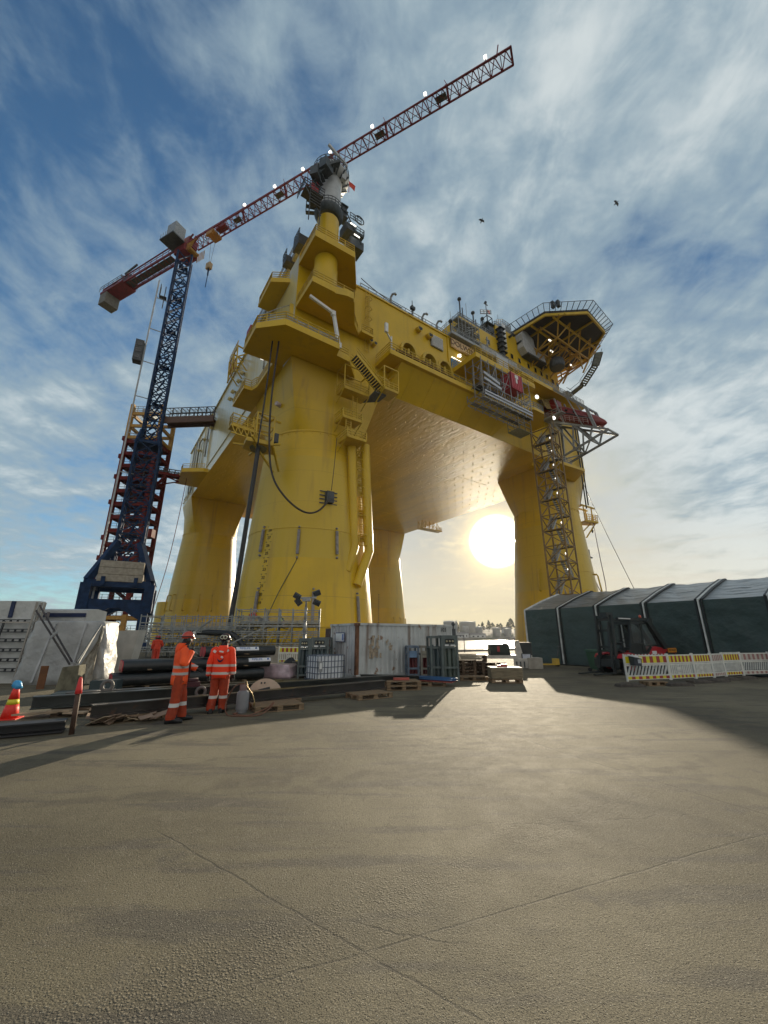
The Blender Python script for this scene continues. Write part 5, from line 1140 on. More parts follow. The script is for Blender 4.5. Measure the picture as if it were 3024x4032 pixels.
pA = W(S0, 41.0, 51.2); pB = W(-12.4, 48.4, 38.6)
gangway((-52.6, 86.0, 51.0), (pA.x, pA.y, 51.2), 3.2, 2.2, 'gangway', mat('gangway_brown', (.10, .05, .03), .6), 'upper roofed lattice gangway from the red tower top to the platform edge', True, 1.6)
g2 = gangway((-52.6, 86.2, 37.8), (pB.x, pB.y, 38.0), 1.3, 1.6, 'gangway', m_tred, 'lower open red gangway from the red tower to the small corner ledge', False, .6)
m = MB(); q_ = Vector((pB.x+52.6, pB.y-86.2, .2)); m.bar((0, 0, -2.8), q_+Vector((0, 0, -1.2)), .25); m.bar((1.5, 0, -.4), q_+Vector((0, 0, -1.2)), .22); m.bar((-.3, 0, -3.6), (2.2, 0, -.6), .5); m.build('strut', m_tred, g2)

# ---------------------------------------------------------------- hoses and wires hanging on the platform
def hose(name, pts, r, m_, lab, cat, parent=None, n=8):
    # smooth the hand placed points
    P = [Vector(p) for p in pts]; out = []
    for i in range(len(P)-1):
        p0, p1, p2, p3 = P[max(i-1, 0)], P[i], P[i+1], P[min(i+2, len(P)-1)]
        for k in range(8):
            t = k/8; out.append(.5*((2*p1)+(p2-p0)*t+(2*p0-5*p1+4*p2-p3)*t*t+(3*p1-p0-3*p2+p3)*t**3))
    out.append(P[-1]); base = out[-1]
    m = MB(); m.tube([tuple(p-base) for p in out], r, n); return m.build(name, m_, None, tuple(base), label=lab, cat=cat)
WW = lambda s, t, z: tuple(W(s, t, z))
hose('riser_hose', [WW(-10.4, -6.9, 24.3), WW(-10.6, -7.0, 20), WW(-10.9, -7.0, 14), WW(-11.2, -7.0, 8), WW(-11.5, -7.0, 3.2), WW(-11.6, -7.2, 1.6)], .27, m_black, 'thick straight black hose hanging from the saddle frame down to the scaffold', 'hose')
m_cable = mat('cable_brown_black', (.03, .02, .016), .5)
hose('power_cable', [WW(-9.9, -9.4, 38.0), WW(-9.9, -8.6, 31), WW(-9.6, -8.2, 25), WW(-8.8, -8.0, 20.4), WW(-7.2, -8.6, 17.6), WW(-5.0, -9.2, 16.0), WW(-3.0, -9.0, 16.5), WW(-1.3, -8.6, 18.5)], .12, m_cable, 'brown cable sagging in a deep loop across the near leg', 'cable')
hose('hoist_wire', [WW(-10.6, -9.0, 38.0), WW(-10.7, -8.6, 30), WW(-10.9, -8.2, 23.4)], .1, m_black, 'dark straight wire from the corner platform to the saddle frame', 'wire')
hose('rope', [WW(-.6, -8.6, 27.4), WW(-.8, -8.5, 23), WW(-1.0, -8.4, 19.8)], .045, m_cable, 'thin rope from the leg landing down to the cable clamp', 'rope')
hose('rope', [WW(-4.6, -7.2, 10.6), WW(-6.4, -6.6, 6.5), WW(-7.6, -6.4, 3.2)], .05, mat('rope_olive', (.10, .11, .05), .8), 'olive rope from a fender bar down to the kneeling workers', 'rope')
hose('rope', [WW(-10.9, 48, 38), WW(-11, 51, 28), WW(-11.5, 54, 17), WW(-13, 56, 5)], .07, mat('rope_red', (.20, .04, .02), .8), 'long reddish rope from the far corner ledge down past the left leg', 'rope')
hose('rope', [WW(65.0, -4.5, 30), WW(65.5, -5.2, 24), WW(66.2, -5.6, 14)], .05, m_cable, 'taut rope down from the right leg gallery', 'rope')
hose('mooring_loop', [WW(66.6, -7.0, 27), WW(67.2, -7.0, 19), WW(67.8, -7.0, 12.6), WW(66.9, -7.0, 10.6), WW(65.4, -6.8, 11.4), WW(64.4, -6.4, 14.5), WW(64.5, -6.2, 18.2)], .09, mat('loop_lilac', (.22, .20, .26), .6), 'pale cable loop hanging beside the right leg', 'cable')
hose('mooring_wire', [WW(64.8, -6.6, 38), WW(67.6, -8.5, 26), WW(71.8, -12, 8)], .06, m_cable, 'long mooring wire slanting from the right leg gallery to behind the tent', 'wire')
hose('rope', [WW(62.6, -8.0, 44), WW(63.4, -7.8, 36), WW(65.0, -5.4, 30.6)], .07, m_cable, 'dark rope from the lifeboat ramp to the right leg gallery', 'rope')

# ---------------------------------------------------------------- gulls
for (x, y, z, w_, lab, tilt) in ((47.7, 60, 86.8, .55, 'small dark gull gliding high right of the crane', .9), (19.7, 60, 81.9, .5, 'small dark gull gliding nearer the platform', .1)):
    m = MB(); m.ell([(0, 0, -.5, .02, .02), (0, 0, -.3, .1, .09), (0, 0, .1, .13, .12), (0, 0, .4, .07, .07), (0, 0, .55, .02, .02)], 8)
    for sg in (-1, 1): m.rings([[(0, 0, .2), (sg*.7*w_, -.12, .3), (sg*1.3*w_, .05, .0)], [(0, .03, .2), (sg*.7*w_, -.09, .3), (sg*1.3*w_, .07, .0)], [(0, .03, -.1), (sg*.7*w_, -.09, .05), (sg*1.3*w_, .07, -.08)], [(0, 0, -.1), (sg*.7*w_, -.12, .05), (sg*1.3*w_, .05, -.08)]], closed=True, caps=True, smooth=False)
    o = m.build('gull', m_dkgrey, None, (x, y, z), label=lab, cat='gull', group='gulls over the platform'); o.rotation_euler = (R(60), tilt, R(20))
# ---------------------------------------------------------------- workers
def jacket_mat(name, col, bands, arm=None):
    return mat(name, col, .75, var=.12, scale=7, bump=.6, bscale=9, stripes=[(2, a, b, (.50, .50, .47)) for a, b in bands])
def limb(m, pts, rad, n=10, mi=0, sy=1.0):
    # a gently rounded tapering sleeve or trouser leg
    P = [Vector(p) for p in pts]; out = []; rr = []
    for i in range(len(P)-1):
        p0, p1, p2, p3 = P[max(i-1, 0)], P[i], P[i+1], P[min(i+2, len(P)-1)]
        for k in range(5):
            t = k/5; out.append(.5*((2*p1)+(p2-p0)*t+(2*p0-5*p1+4*p2-p3)*t*t+(3*p1-p0-3*p2+p3)*t**3))
            f = rad[i]*(1-t)+rad[i+1]*t; rr.append(f*(1+.035*math.sin(len(out)*2.1)))
    out.append(P[-1]); rr.append(rad[-1]); m.tube(out, rr, n, mi, True, True, sy); return m
def person(loc, rz, J, label, jacket, trousers, helmet, bands, leg_bands=(), group=None, skin_dark=True, hood=True, height=1.0, waist=.80):
    p = empty('person', loc, rz, label, 'person', group); p.scale = (height,)*3
    g = lambda k: Vector(J[k])
    # body: one continuous skinned figure with five fingers on each hand
    V, E, Rr = [], [], []
    def add(v, r, par=None):
        V.append(tuple(v)); Rr.append(r)
        if par is not None: E.append((par, len(V)-1))
        return len(V)-1
    pel = add(g('pelvis'), .13); spi = add(g('pelvis').lerp(g('chest'), .5), .12, pel); che = add(g('chest'), .14, spi); nec = add(g('neck'), .06, che)
    hd = add(g('head')+Vector((0, 0, -.04)), .085, nec); hd2 = add(g('head')+Vector((0, 0, .07)), .092, hd)
    fw = Vector(J.get('look', (0, 1, 0))).normalized(); add(g('head')+fw*.10+Vector((0, 0, -.01)), .022, hd)                  # nose
    for sd_ in ('r', 'l'):
        sh = add(g('sh_'+sd_), .065, che); el = add(g('el_'+sd_), .05, sh); wr = add(g('wr_'+sd_), .032, el)
        d = (g('wr_'+sd_)-g('el_'+sd_)).normalized(); hdv = Vector(J.get('hand_'+sd_, d)).normalized()
        side = hdv.cross(Vector((0, 1, 0)) if abs(hdv.y) < .9 else Vector((1, 0, 0))).normalized()
        pa = add(g('wr_'+sd_)+hdv*.07, .036, wr); curl = hdv.cross(side)*(1 if sd_ == 'r' else -1)
        for k, L in enumerate((.065, .078, .074, .055)):
            b0 = add(g('wr_'+sd_)+hdv*.10+side*(.021*(k-1.5)), .011, pa); b1 = add(Vector(V[b0])+hdv*L*.5+curl*.012, .010, b0); add(Vector(V[b1])+hdv*L*.4+curl*.028, .008, b1)
        t0 = add(g('wr_'+sd_)+hdv*.045+side*-.045, .012, pa); add(Vector(V[t0])+hdv*.045+side*-.012+curl*.01, .009, t0)
        hp = add(g('hip_'+sd_), .085, pel); kn = add(g('kn_'+sd_), .06, hp); an = add(g('an_'+sd_), .045, kn); add(g('toe_'+sd_)+Vector((0, 0, .03)), .035, an)
    me = bpy.data.meshes.new('body'); me.from_pydata(V, E, []); me.materials.append(mat('glove_and_hood_black', (.018, .018, .02), .7))
    o = bpy.data.objects.new('body', me); C.objects.link(o); o.parent = p
    sk = o.modifiers.new('skin', 'SKIN'); sk.use_smooth_shade = True
    for i, d in enumerate(me.skin_vertices[0].data): d.radius = (Rr[i], Rr[i]); d.use_root = (i == 0)
    sb = o.modifiers.new('sub', 'SUBSURF'); sb.levels = 1; sb.render_levels = 1
    # face patch of skin showing between hood and collar
    f = MB(); fc = g('head')+fw*.062+Vector((0, 0, -.005)); sdv = Vector((-fw.y, fw.x, 0)).normalized()
    f.ball(fc, (.055, .05, .075), 10, 8); f.ball(fc+fw*.05+Vector((0, 0, -.005)), (.014, .018, .02), 6, 5)
    for sg in (-1, 1): f.ball(fc+fw*.042+sdv*sg*.028+Vector((0, 0, .025)), (.011, .011, .008), 6, 5, mi=1)
    f.ball(fc+fw*.045+Vector((0, 0, -.042)), (.022, .012, .007), 6, 5, mi=2)
    f.build('face', [mat('skin', (.45, .24, .16), .6), m_black, mat('lips', (.30, .10, .09), .6)], p)
    # jacket: torso loft and sleeves
    m = MB(); pv, ch, nk = g('pelvis'), g('chest'), g('neck'); ax = J.get('twist', 0.0)
    def ring(c, rx, ry, n=18):
        return [(c.x+rx*math.cos(2*math.pi*k/n)*math.cos(ax)-ry*math.sin(2*math.pi*k/n)*math.sin(ax), c.y+rx*math.cos(2*math.pi*k/n)*math.sin(ax)+ry*math.sin(2*math.pi*k/n)*math.cos(ax), c.z+.010*math.sin(6*math.pi*k/n)) for k in range(n)]
    hem = pv+Vector((0, 0, waist-.95)); prof = [(0, .215, .165), (.14, .222, .17), (.32, .215, .16), (.5, .212, .155), (.66, .222, .16), (.80, .232, .16), (.90, .205, .14), (.97, .13, .105), (1.0, .095, .09), (1.05, .10, .095)]
    top = nk+Vector((0, -.01, .0))
    rs = []
    for t, rx, ry in prof:
        c = hem.lerp(top, t); mid = ch-hem.lerp(top, .78); c = c+mid*math.sin(math.pi*min(1, t))*.8*0
        rs.append(ring(Vector((c.x, c.y, c.z)), rx, ry))
    m.rings(rs)
    for sd_ in ('r', 'l'):
        sh, el, wr = g('sh_'+sd_), g('el_'+sd_), g('wr_'+sd_); limb(m, [sh+(ch-sh)*.25, sh, sh.lerp(el, .5), el, el.lerp(wr, .5), wr], (.08, .094, .086, .080, .074, .066), 12)
    if hood:
        hb = nk+Vector(J.get('hoodv', (0, -.10, -.06))); m.ell([(hb.x, hb.y, hb.z-.13, .06, .03), (hb.x, hb.y-.01, hb.z-.07, .12, .06), (hb.x, hb.y, hb.z+.0, .135, .075), (hb.x, hb.y+.03, hb.z+.07, .12, .09), (hb.x, hb.y+.07, hb.z+.12, .10, .09)], 14)
    m.build('jacket', jacket, p)
    # trousers
    m = MB(); pv2 = pv+Vector((0, 0, .04))
    m.rings([ring(pv2+Vector((0, 0, -.16)), .15, .12), ring(pv2+Vector((0, 0, -.08)), .185, .14), ring(pv2+Vector((0, 0, .06)), .19, .145)])
    for sd_ in ('r', 'l'):
        hp, kn, an = g('hip_'+sd_), g('kn_'+sd_), g('an_'+sd_); limb(m, [hp+Vector((0, 0, .03)), hp.lerp(kn, .5), kn, kn.lerp(an, .5), an+Vector((0, 0, .04)), an+Vector((0, 0, -.015))], (.125, .118, .102, .098, .102, .096), 14)
    m.build('trousers', trousers, p)
    for sd_ in ('r', 'l'):
        an, to = g('an_'+sd_), g('toe_'+sd_); d = (to-an); d.z = 0; d.normalize(); b = MB(); s_ = Vector((-d.y, d.x, 0))
        prof = [(-.10, .045, .11), (-.06, .055, .13), (.03, .058, .13), (.11, .055, .09), (.19, .05, .07), (.235, .03, .05)]
        b.rings([[(an.x+d.x*y+s_.x*x, an.y+d.y*y+s_.y*x, an.z-.085+z) for x, z in ((-w_, 0), (w_, 0), (w_*.95, h*.6), (w_*.6, h), (-w_*.6, h), (-w_*.95, h*.6))] for y, w_, h in prof]); b.build('boot', m_black, p)
    # helmet with brim, and ear defenders
    h = MB(); hc = g('head')+Vector((0, 0, .065)); n = 18; tilt = Matrix.Rotation(J.get('tilt', 0.0), 3, sdv)
    rings_ = []
    for z, r_ in ((-.035, .135), (-.03, .138), (-.02, .122), (.03, .120), (.07, .104), (.10, .075), (.118, .035), (.122, .004)):
        rings_.append([hc + tilt @ (sdv*(r_*math.cos(2*math.pi*k/n)*.9)+fw*((r_*math.sin(2*math.pi*k/n))*(1.05 if z > -.02 else (1.28 if math.sin(2*math.pi*k/n) > .3 else .98)))+Vector((0, 0, z))) for k in range(n)])
    h.rings(rings_); h.build('helmet', helmet, p)
    b = MB(); b.tube([hc+tilt @ (sdv*.128*math.cos(a)+fw*.14*math.sin(a)+Vector((0, 0, .005))) for a in [2*math.pi*k/16 for k in range(17)]], .011, 6, caps=False); b.build('goggle_strap', m_black, p)
    for sg in (-1, 1): b = MB(); b.ball(hc+sdv*sg*.115+Vector((0, 0, -.075)), (.035, .05, .055), 8, 6); b.build('ear_defender', mat('defender_dark', (.03, .035, .03), .5), p)
    return p
HIVIS = (1.0, .10, .014); HIVD = (.34, .040, .010)
stand = dict(pelvis=(0, 0, .95), chest=(0, .0, 1.33), neck=(0, .01, 1.49), head=(0, .03, 1.64), sh_r=(.20, 0, 1.42), sh_l=(-.20, 0, 1.42), el_r=(.255, -.03, 1.14), el_l=(-.255, -.03, 1.14), wr_r=(.26, .04, .88), wr_l=(-.26, .04, .88),
             hip_r=(.10, 0, .90), hip_l=(-.10, 0, .90), kn_r=(.11, .01, .50), kn_l=(-.11, .01, .50), an_r=(.115, -.02, .095), an_l=(-.115, -.02, .095), toe_r=(.14, .16, .02), toe_l=(-.14, .16, .02))
jk_l = mat('hivis_orange_jacket', HIVIS, .7, var=.10, scale=7, bump=.7, bscale=9, stripes=[(2, .93, .985, (.48, .46, .43)), (2, 1.065, 1.12, (.48, .46, .43))])
tr_l = mat('orange_trousers', HIVD, .8, var=.2, scale=6, bump=.7, bscale=8, stripes=[(2, .31, .385, (.62, .60, .57))])
L = dict(stand); L.update(head=(.0, .05, 1.645), look=(-.28, 1, .12), tilt=.12, sh_r=(.20, .02, 1.41), el_r=(.33, .03, 1.15), wr_r=(.15, .16, 1.40), hand_r=(-.3, .25, .8), el_l=(-.28, .10, 1.13), wr_l=(-.24, .34, 1.02), hand_l=(0, .9, -.4),
         kn_r=(.11, -.02, .50), an_r=(.115, -.07, .095), toe_r=(.15, .11, .02), kn_l=(-.10, .10, .50), an_l=(-.13, .14, .095), toe_l=(-.17, .34, .02), hoodv=(0, -.10, -.03))
pl = person((-4.50, 9.52, 0), R(-62), L, 'worker in orange hi-vis side-on with red helmet, hand raised to chin, foreground left', jk_l, tr_l, mat('helmet_red', (.50, .05, .02), .3, coat=.4, var=.05), None, height=1.02, waist=.74)
b = MB(); b.box((.0, .17, 1.80), (.13, .05, .05)); b.build('head_torch', mat('torch_white', (.7, .7, .68), .4), pl)
b = MB(); b.rings([[(.012, .19, .78), (.012, .20, 1.05), (.012, .17, 1.42)], [(-.02, .19, .78), (-.02, .20, 1.05), (-.02, .17, 1.42)], [(-.02, .165, .78), (-.02, .17, 1.05), (-.02, .14, 1.42)], [(.012, .165, .78), (.012, .17, 1.05), (.012, .14, 1.42)]], smooth=False); b.build('zip_flap', mat('flap_dark', (.12, .02, .02), .8), pl)
jk_r = mat('hivis_orange_red_jacket', (1.0, .055, .010), .7, var=.10, scale=7, bump=.7, bscale=9, stripes=[(2, .865, .925, (.62, .58, .53)), (2, 1.045, 1.10, (.62, .58, .53))])
tr_r = mat('orange_brown_trousers', (.36, .040, .010), .8, var=.2, scale=6, bump=.7, bscale=8, stripes=[(2, .325, .39, (.60, .57, .53))])
Rr_ = dict(stand); Rr_.update(look=(.75, .7, .05), el_r=(.27, -.02, 1.13), wr_r=(.285, .05, .87), el_l=(-.27, -.04, 1.13), wr_l=(-.30, .03, .84), an_l=(-.13, -.06, .095), toe_l=(-.20, .11, .02), an_r=(.11, .04, .095), toe_r=(.14, .24, .02), hoodv=(.02, -.13, -.07))
pr = person((-4.02, 10.62, 0), R(2), Rr_, 'worker in orange hi-vis with back turned, goggles on dark helmet, standing right in foreground', jk_r, tr_r, mat('helmet_dark_red', (.05, .012, .014), .35, var=.1), None, height=1.0, waist=.78)
b = MB()
for k in range(2): b.tube([(-.02+.045*math.cos(a)+.075*k, -.115-.01*abs(math.cos(a)), 1.735+.042*math.sin(a)) for a in [2*math.pi*i/12 for i in range(13)]], .010, 6, caps=False)
b.build('goggles', mat('goggles_pale_green', (.55, .60, .45), .4), pr)
b = MB(); b.tube([(-.07+.16*i/12, -.172, 1.235-.062*math.sin(math.pi*i/12)) for i in range(13)], [.003+.021*math.sin(math.pi*i/12) for i in range(13)], 6); b.build('back_emblem', mat('emblem_purple', (.035, .01, .06), .6), pr)
b = MB()
for (x, y, z, dx, dz, an_) in ((-.16, -.10, 1.40, .075, .06, .5), (.05, -.235, 1.40, .10, .035, .2), (.06, -.185, 1.27, .055, .04, .6), (.16, -.10, 1.42, .05, .05, -.5)):
    b.box((x, y-.035, z), (dx, .012, dz), 0, 0, Matrix.Rotation(an_, 3, 'Y') @ Matrix.Rotation(-.35, 3, 'X'))
b.build('reflective_patch', mat('reflective_tape', (.62, .58, .54), .5), pr)
# workers further off
jk2 = mat('orange_overall', (.62, .05, .02), .8, var=.15, scale=6); tr2 = mat('orange_overall_dark', (.36, .045, .02), .8, var=.2)
h_w = mat('helmet_white', (.70, .70, .68), .35, var=.05)
far = dict(stand); far.update(el_r=(.3, .08, 1.15), wr_r=(.22, .26, 1.05), el_l=(-.3, .08, 1.15), wr_l=(-.2, .26, 1.05))
person((-16.9, 31.6, 0), R(10), far, 'distant worker in plain orange overalls standing with back turned beside the scaffold', jk2, mat('orange_overall_legs', (.55, .045, .02), .8), mat('helmet_crimson', (.35, .02, .02), .4), None, group='workers in orange')
far2 = dict(stand); far2.update(look=(-.8, .4, 0))
person((-17.5, 32.5, 0), R(40), far2, 'distant worker in orange half hidden left of another by the scaffold', jk2, tr2, mat('helmet_crimson', (.35, .02, .02), .4), None, group='workers in orange')
bend = dict(pelvis=(0, -.1, .84), chest=(0, .20, 1.10), neck=(0, .33, 1.20), head=(0, .46, 1.26), look=(0, 1, -.6), sh_r=(.2, .26, 1.14), sh_l=(-.2, .26, 1.14), el_r=(.27, .40, .9), el_l=(-.27, .40, .9), wr_r=(.16, .58, .74), wr_l=(-.16, .58, .74), hip_r=(.12, -.08, .80), hip_l=(-.12, -.08, .80), kn_r=(.16, .14, .46), kn_l=(-.16, -.02, .46), an_r=(.15, 0, .095), an_l=(-.2, -.22, .095), toe_r=(.17, .18, .02), toe_l=(-.22, -.04, .02), hoodv=(0, -.02, -.02))
SC = lambda x, y, z: (x, y, z)
# ---------------------------------------------------------------- scaffold stage at the foot of the near leg
m_scaf = mat('scaffold_galv', (.25, .26, .25), .5, metal=.4, var=.25, scale=3)
def stage(name, loc, rz, lx, ly, levels, lab, top_rail=True, bay=2.0, dens=1):
    s = empty(name, loc, rz, lab, 'scaffold'); nx = round(lx/bay)
    m = MB()
    for i in range(nx+1):
        for y in (0, ly*.5, ly): m.tube([(i*lx/nx, y, 0), (i*lx/nx, y, levels[-1]+1.3)], .05, 6)
    for zz in [z_ for z_ in levels]+[z_+.6 for z_ in levels]+[z_+1.15 for z_ in levels]:
        for y in (0, ly): m.bar((0, y, zz), (lx, y, zz), .07)
        for x in (0, lx): m.bar((x, 0, zz), (x, ly, zz), .07)
    rs_ = random.Random(len(lab))
    for i in range(26*dens): x = rs_.uniform(0, lx-1.5); y = rs_.choice((0, ly*.3, ly*.6, ly)); z = rs_.uniform(.1, levels[-1]+.4); m.bar((x, y, z), (x+rs_.uniform(.3, 2.2), y, z+rs_.choice((0, 0, .7, -.6))), .055)
    for i in range(nx):
        m.bar((i*lx/nx, 0, levels[0]-.5), ((i+1)*lx/nx, 0, levels[-1]), .06); m.bar((i*lx/nx, ly, 0), ((i+1)*lx/nx, ly, levels[-1]), .06)
    m.build('tube_frame', m_scaf, s)
    for z in levels:
        d = MB(); d.box((lx/2, ly/2, z), (lx, ly, .07)); d.build('deck', mat('scaffold_deck', (.16, .15, .13), .8, var=.3), s)
        b = MB()
        for y in (-.02, ly+.02):                          # ladder beams: two chords with punched web
            for dz in (-.18, .18): b.bar((0, y, z+dz), (lx, y, z+dz), .06, .08)
            for i in range(int(lx/.42)): b.bar((.2+i*.42, y, z-.18), (.2+i*.42, y, z+.18), .10, .04)
        b.build('ladder_beam', m_scaf, s)
    return s
stage('scaffold_stage', tuple(W(-13.3, -15.5, 0)), PRZ-R(24), 7.2, 3.2, (1.0, 2.0, 2.85), 'tall end of the grey scaffold stage against the near leg with three decks', bay=1.2)
stage('scaffold_stage', tuple(W(-20.0, -10.6, 0)), PRZ-R(30), 9.6, 4.0, (.7, 1.5, 2.3), 'long low grey scaffold stage in front of the left leg', bay=.95, dens=4)
m = MB(); 
for i in range(26): x = random.random()*9; y = random.random()*3; m.bar((x, y, .3+random.random()*2), (x+random.random()*3-1, y+random.random()-.5, .6+random.random()*2.4), .05)
m.build('loose_tubes', m_scaf, None, tuple(W(-19.6, -10.4, 0)), PRZ-R(30), 'loose grey tubes and clamps heaped in the low scaffold stage', 'scaffold tubes')
hose('black_pipeline', [(-17.4, 37.4, 2.1), (-15.6, 36.6, 2.1), (-13.4, 35.8, 2.0), (-12.6, 35.5, 1.8), (-11.6, 35.2, .9), (-10.9, 34.9, .1)], .24, m_black, 'black pipe bending down through the scaffold to the ground', 'pipe')
m = MB(); m.bar((-13.2, 30.2, .2), (-9.2, 33.2, 2.6), .09); m.bar((-14.4, 30, 1.4), (-12.2, 29.4, 2.9), .09)
m.build('raking_tube', m_scaf, None, (0, 0, 0), label='pale raking tube leaning on the scaffold stage', cat='scaffold tube')
def st_loc(s_, t_, z_): p = W(s_, t_, z_); return (p.x, p.y, p.z)
person(st_loc(-10.6, -11.0, 2.92), R(-80), bend, 'worker in orange bending over on top of the scaffold stage', jk2, tr2, h_w, None, group='workers in orange')
kneel = dict(pelvis=(0, -.1, .42), chest=(0, .16, .74), neck=(0, .28, .84), head=(0, .38, .92), look=(0, 1, -.5), sh_r=(.2, .2, .78), sh_l=(-.2, .2, .78), el_r=(.27, .36, .56), el_l=(-.27, .36, .56), wr_r=(.14, .54, .40), wr_l=(-.14, .54, .40), hip_r=(.12, -.1, .40), hip_l=(-.12, -.1, .40), kn_r=(.17, .30, .32), kn_l=(-.17, .26, .10), an_r=(.16, .16, .095), an_l=(-.18, -.24, .095), toe_r=(.17, .34, .02), toe_l=(-.18, -.06, .02), hoodv=(0, -.04, -.02))
person(st_loc(-7.9, -7.2, 2.87), R(-40), kneel, 'worker in dark red crouching on the yellow ledge with white helmet', mat('dark_red_jacket', (.13, .03, .03), .8), mat('dark_trousers', (.05, .03, .03), .8), h_w, None, hood=False)
person(st_loc(-6.2, -8.3, 2.87), R(60), kneel, 'worker in yellow hi-vis vest kneeling on the yellow ledge', mat('yellow_vest', (.55, .72, .03), .7, stripes=[(2, .62, .68, (.05, .06, .05))]), mat('orange_legs', (.6, .07, .03), .8), h_w, None, hood=False)
m = MB(); m.box((0, 0, .35), (.8, .6, .5)); m.box((.1, -.31, .42), (.4, .03, .3), mi=1); m.tube([(-.4, 0, .6), (-.3, 0, .8), (.3, 0, .8), (.4, 0, .6)], .03, 6); m.build('tool_box', [m_dkgrey, m_white], None, st_loc(-9.4, -11.2, 2.9), R(20), 'dark tool box on the scaffold top beside the bending worker', 'tool box')

# ---------------------------------------------------------------- steel beams on pallets
def ibeam(a, b, h, w, lab, mtl, tf=.028, tw_=.016, stiff=()):
    a, b = Vector(a), Vector(b); d = b-a; L = d.length; rz = math.atan2(d.y, d.x)
    sec = [(-w/2, 0), (w/2, 0), (w/2, tf), (tw_/2, tf*1.4), (tw_/2, h-tf*1.4), (w/2, h-tf), (w/2, h), (-w/2, h), (-w/2, h-tf), (-tw_/2, h-tf*1.4), (-tw_/2, tf*1.4), (-w/2, tf)]
    m = MB(); m.rings([[(0, y, z) for y, z in sec], [(L, y, z) for y, z in sec]], smooth=False)
    o = m.build('steel_beam', mtl, None, tuple(a), rz, lab, 'steel beam', 'long steel beams on the ground')
    for x in stiff: q = MB(); q.box((x, -w*.26, h*.5), (.02, w*.44, h*.86)); q.build('stiffener', mtl, o)
    return o
m_beam = mat('primer_grey_steel', (.034, .030, .027), .30, var=.3, scale=2, spots=((.075, .042, .026), .60, 4)); m_beam2 = mat('grey_green_steel', (.030, .036, .034), .30, var=.3, scale=2)
bB = ibeam((-6.15, 9.28, .13), (0.0, 14.3, .12), .25, .26, 'front steel beam lying on pallets, nearest to the two workers', m_beam)
bA = ibeam((-8.04, 10.05, .17), (.36, 15.45, .17), .27, .28, 'second steel beam running long behind the front one, with lifting eyes', m_beam2, stiff=(4.4,))
ibeam((-7.75, 10.65, .18), (-3.2, 13.6, .18), .27, .28, 'third dark steel beam just behind the second, by the black pipes', m_beam)
ibeam((-10.6, 6.1, .02), (-6.15, 8.62, .02), .20, .34, 'near black steel beam with tapered end at the left frame edge', mat('black_steel', (.018, .018, .02), .5))
ibeam((-.9, 16.6, .15), (1.3, 16.0, .15), .22, .26, 'short green-grey beam lying across behind the long ones near the container', m_beam2)
for (x, y, z, rr) in ((-7.0, 11.0, .56, R(36)), (-4.95, 11.8, .32, R(33))):
    q = MB(); q.tube([(.115*math.cos(a), 0, .115*math.sin(a)) for a in [2*math.pi*k/16 for k in range(17)]], .042, 8, caps=False); q.box((0, 0, -.12), (.24, .07, .1))
    q.build('lifting_eye', mat('eye_grey', (.13, .12, .11), .6, var=.2), None, (x, y, z), rr, 'round grey lifting eye ' + ('standing on the second beam near the orange-topped post' if z > .5 else 'fixed on the web of the second beam'), 'lifting eye')
def pallet(loc, rz, lab, grp='wooden pallets', n=1, l=1.2, w_=.8, mtl=None):
    mtl = mtl or m_wood; o = empty('pallet', loc, rz, lab, 'pallet', grp)
    for k in range(n):
        z = k*.145; q = MB()
        for i in range(5): q.box((0, -w_/2+.06+i*(w_-.12)/4, z+.133), (l, .115, .022))
        q.build('top_deck', mtl, o)
        q = MB()
        for x in (-l/2+.07, 0, l/2-.07): q.box((x, 0, z+.112), (.12, w_, .022))
        for x in (-l/2+.07, 0, l/2-.07):
            for y in (-w_/2+.06, 0, w_/2-.06): q.box((x, y, z+.062), (.13, .10, .084))
        for y in (-w_/2+.06, 0, w_/2-.06): q.box((0, y, z+.011), (l, .10, .02))
        q.build('base', mtl, o)
    return o
pallet((-2.72, 11.15, 0), R(28), 'pallet on the ground right beside the grey gas bottle')
pallet((-.45, 13.2, 0), R(34), 'pallet under the right part of the front beam, alone')
pallet((.62, 15.2, 0), R(10), 'dark lower pallet with a pale one on top right of the front beam end', n=2)
pallet((-3.0, 12.1, -.02), R(38), 'dark pallet in the shade beneath the middle of the front beam'); pallet((-5.6, 10.0, -.02), R(40), 'dark pallet beneath the left end of the front beam')
pallet((-7.3, 10.7, .0), R(36), 'pallet under the left end of the second beam', mtl=mat('pallet_dark', (.10, .065, .04), .8, var=.4))
pallet((1.75, 16.4, 0), R(-8), 'pallet carrying the blue bundle before the gas racks')
q = MB()
for i in range(14): a = (i*37 % 17)/17-.5; q.bar((-.75+.05*math.sin(i), a*.7, .03*(i % 4)+.02), (.75, a*.7+.15*math.sin(i*2), .03*(i % 4)), .14, .02, mi=0 if i % 4 else 1)
q.build('strap_bundle', [mat('blue_plastic', (.03, .10, .22), .4), mat('red_strap', (.40, .08, .06), .5)], None, (1.95, 16.3, .17), R(-25), 'heap of blue sheets with red straps on a pallet', 'bundle')
q = MB(); q.box((0, 0, .04), (.55, .14, .08)); q.box((.1, .12, .03), (.4, .1, .07)); q.build('red_straps', mat('red_strap', (.40, .08, .06), .5), None, (.60, 15.15, .30), R(5), 'folded red straps on the stacked pallets right of the front beam', 'straps')
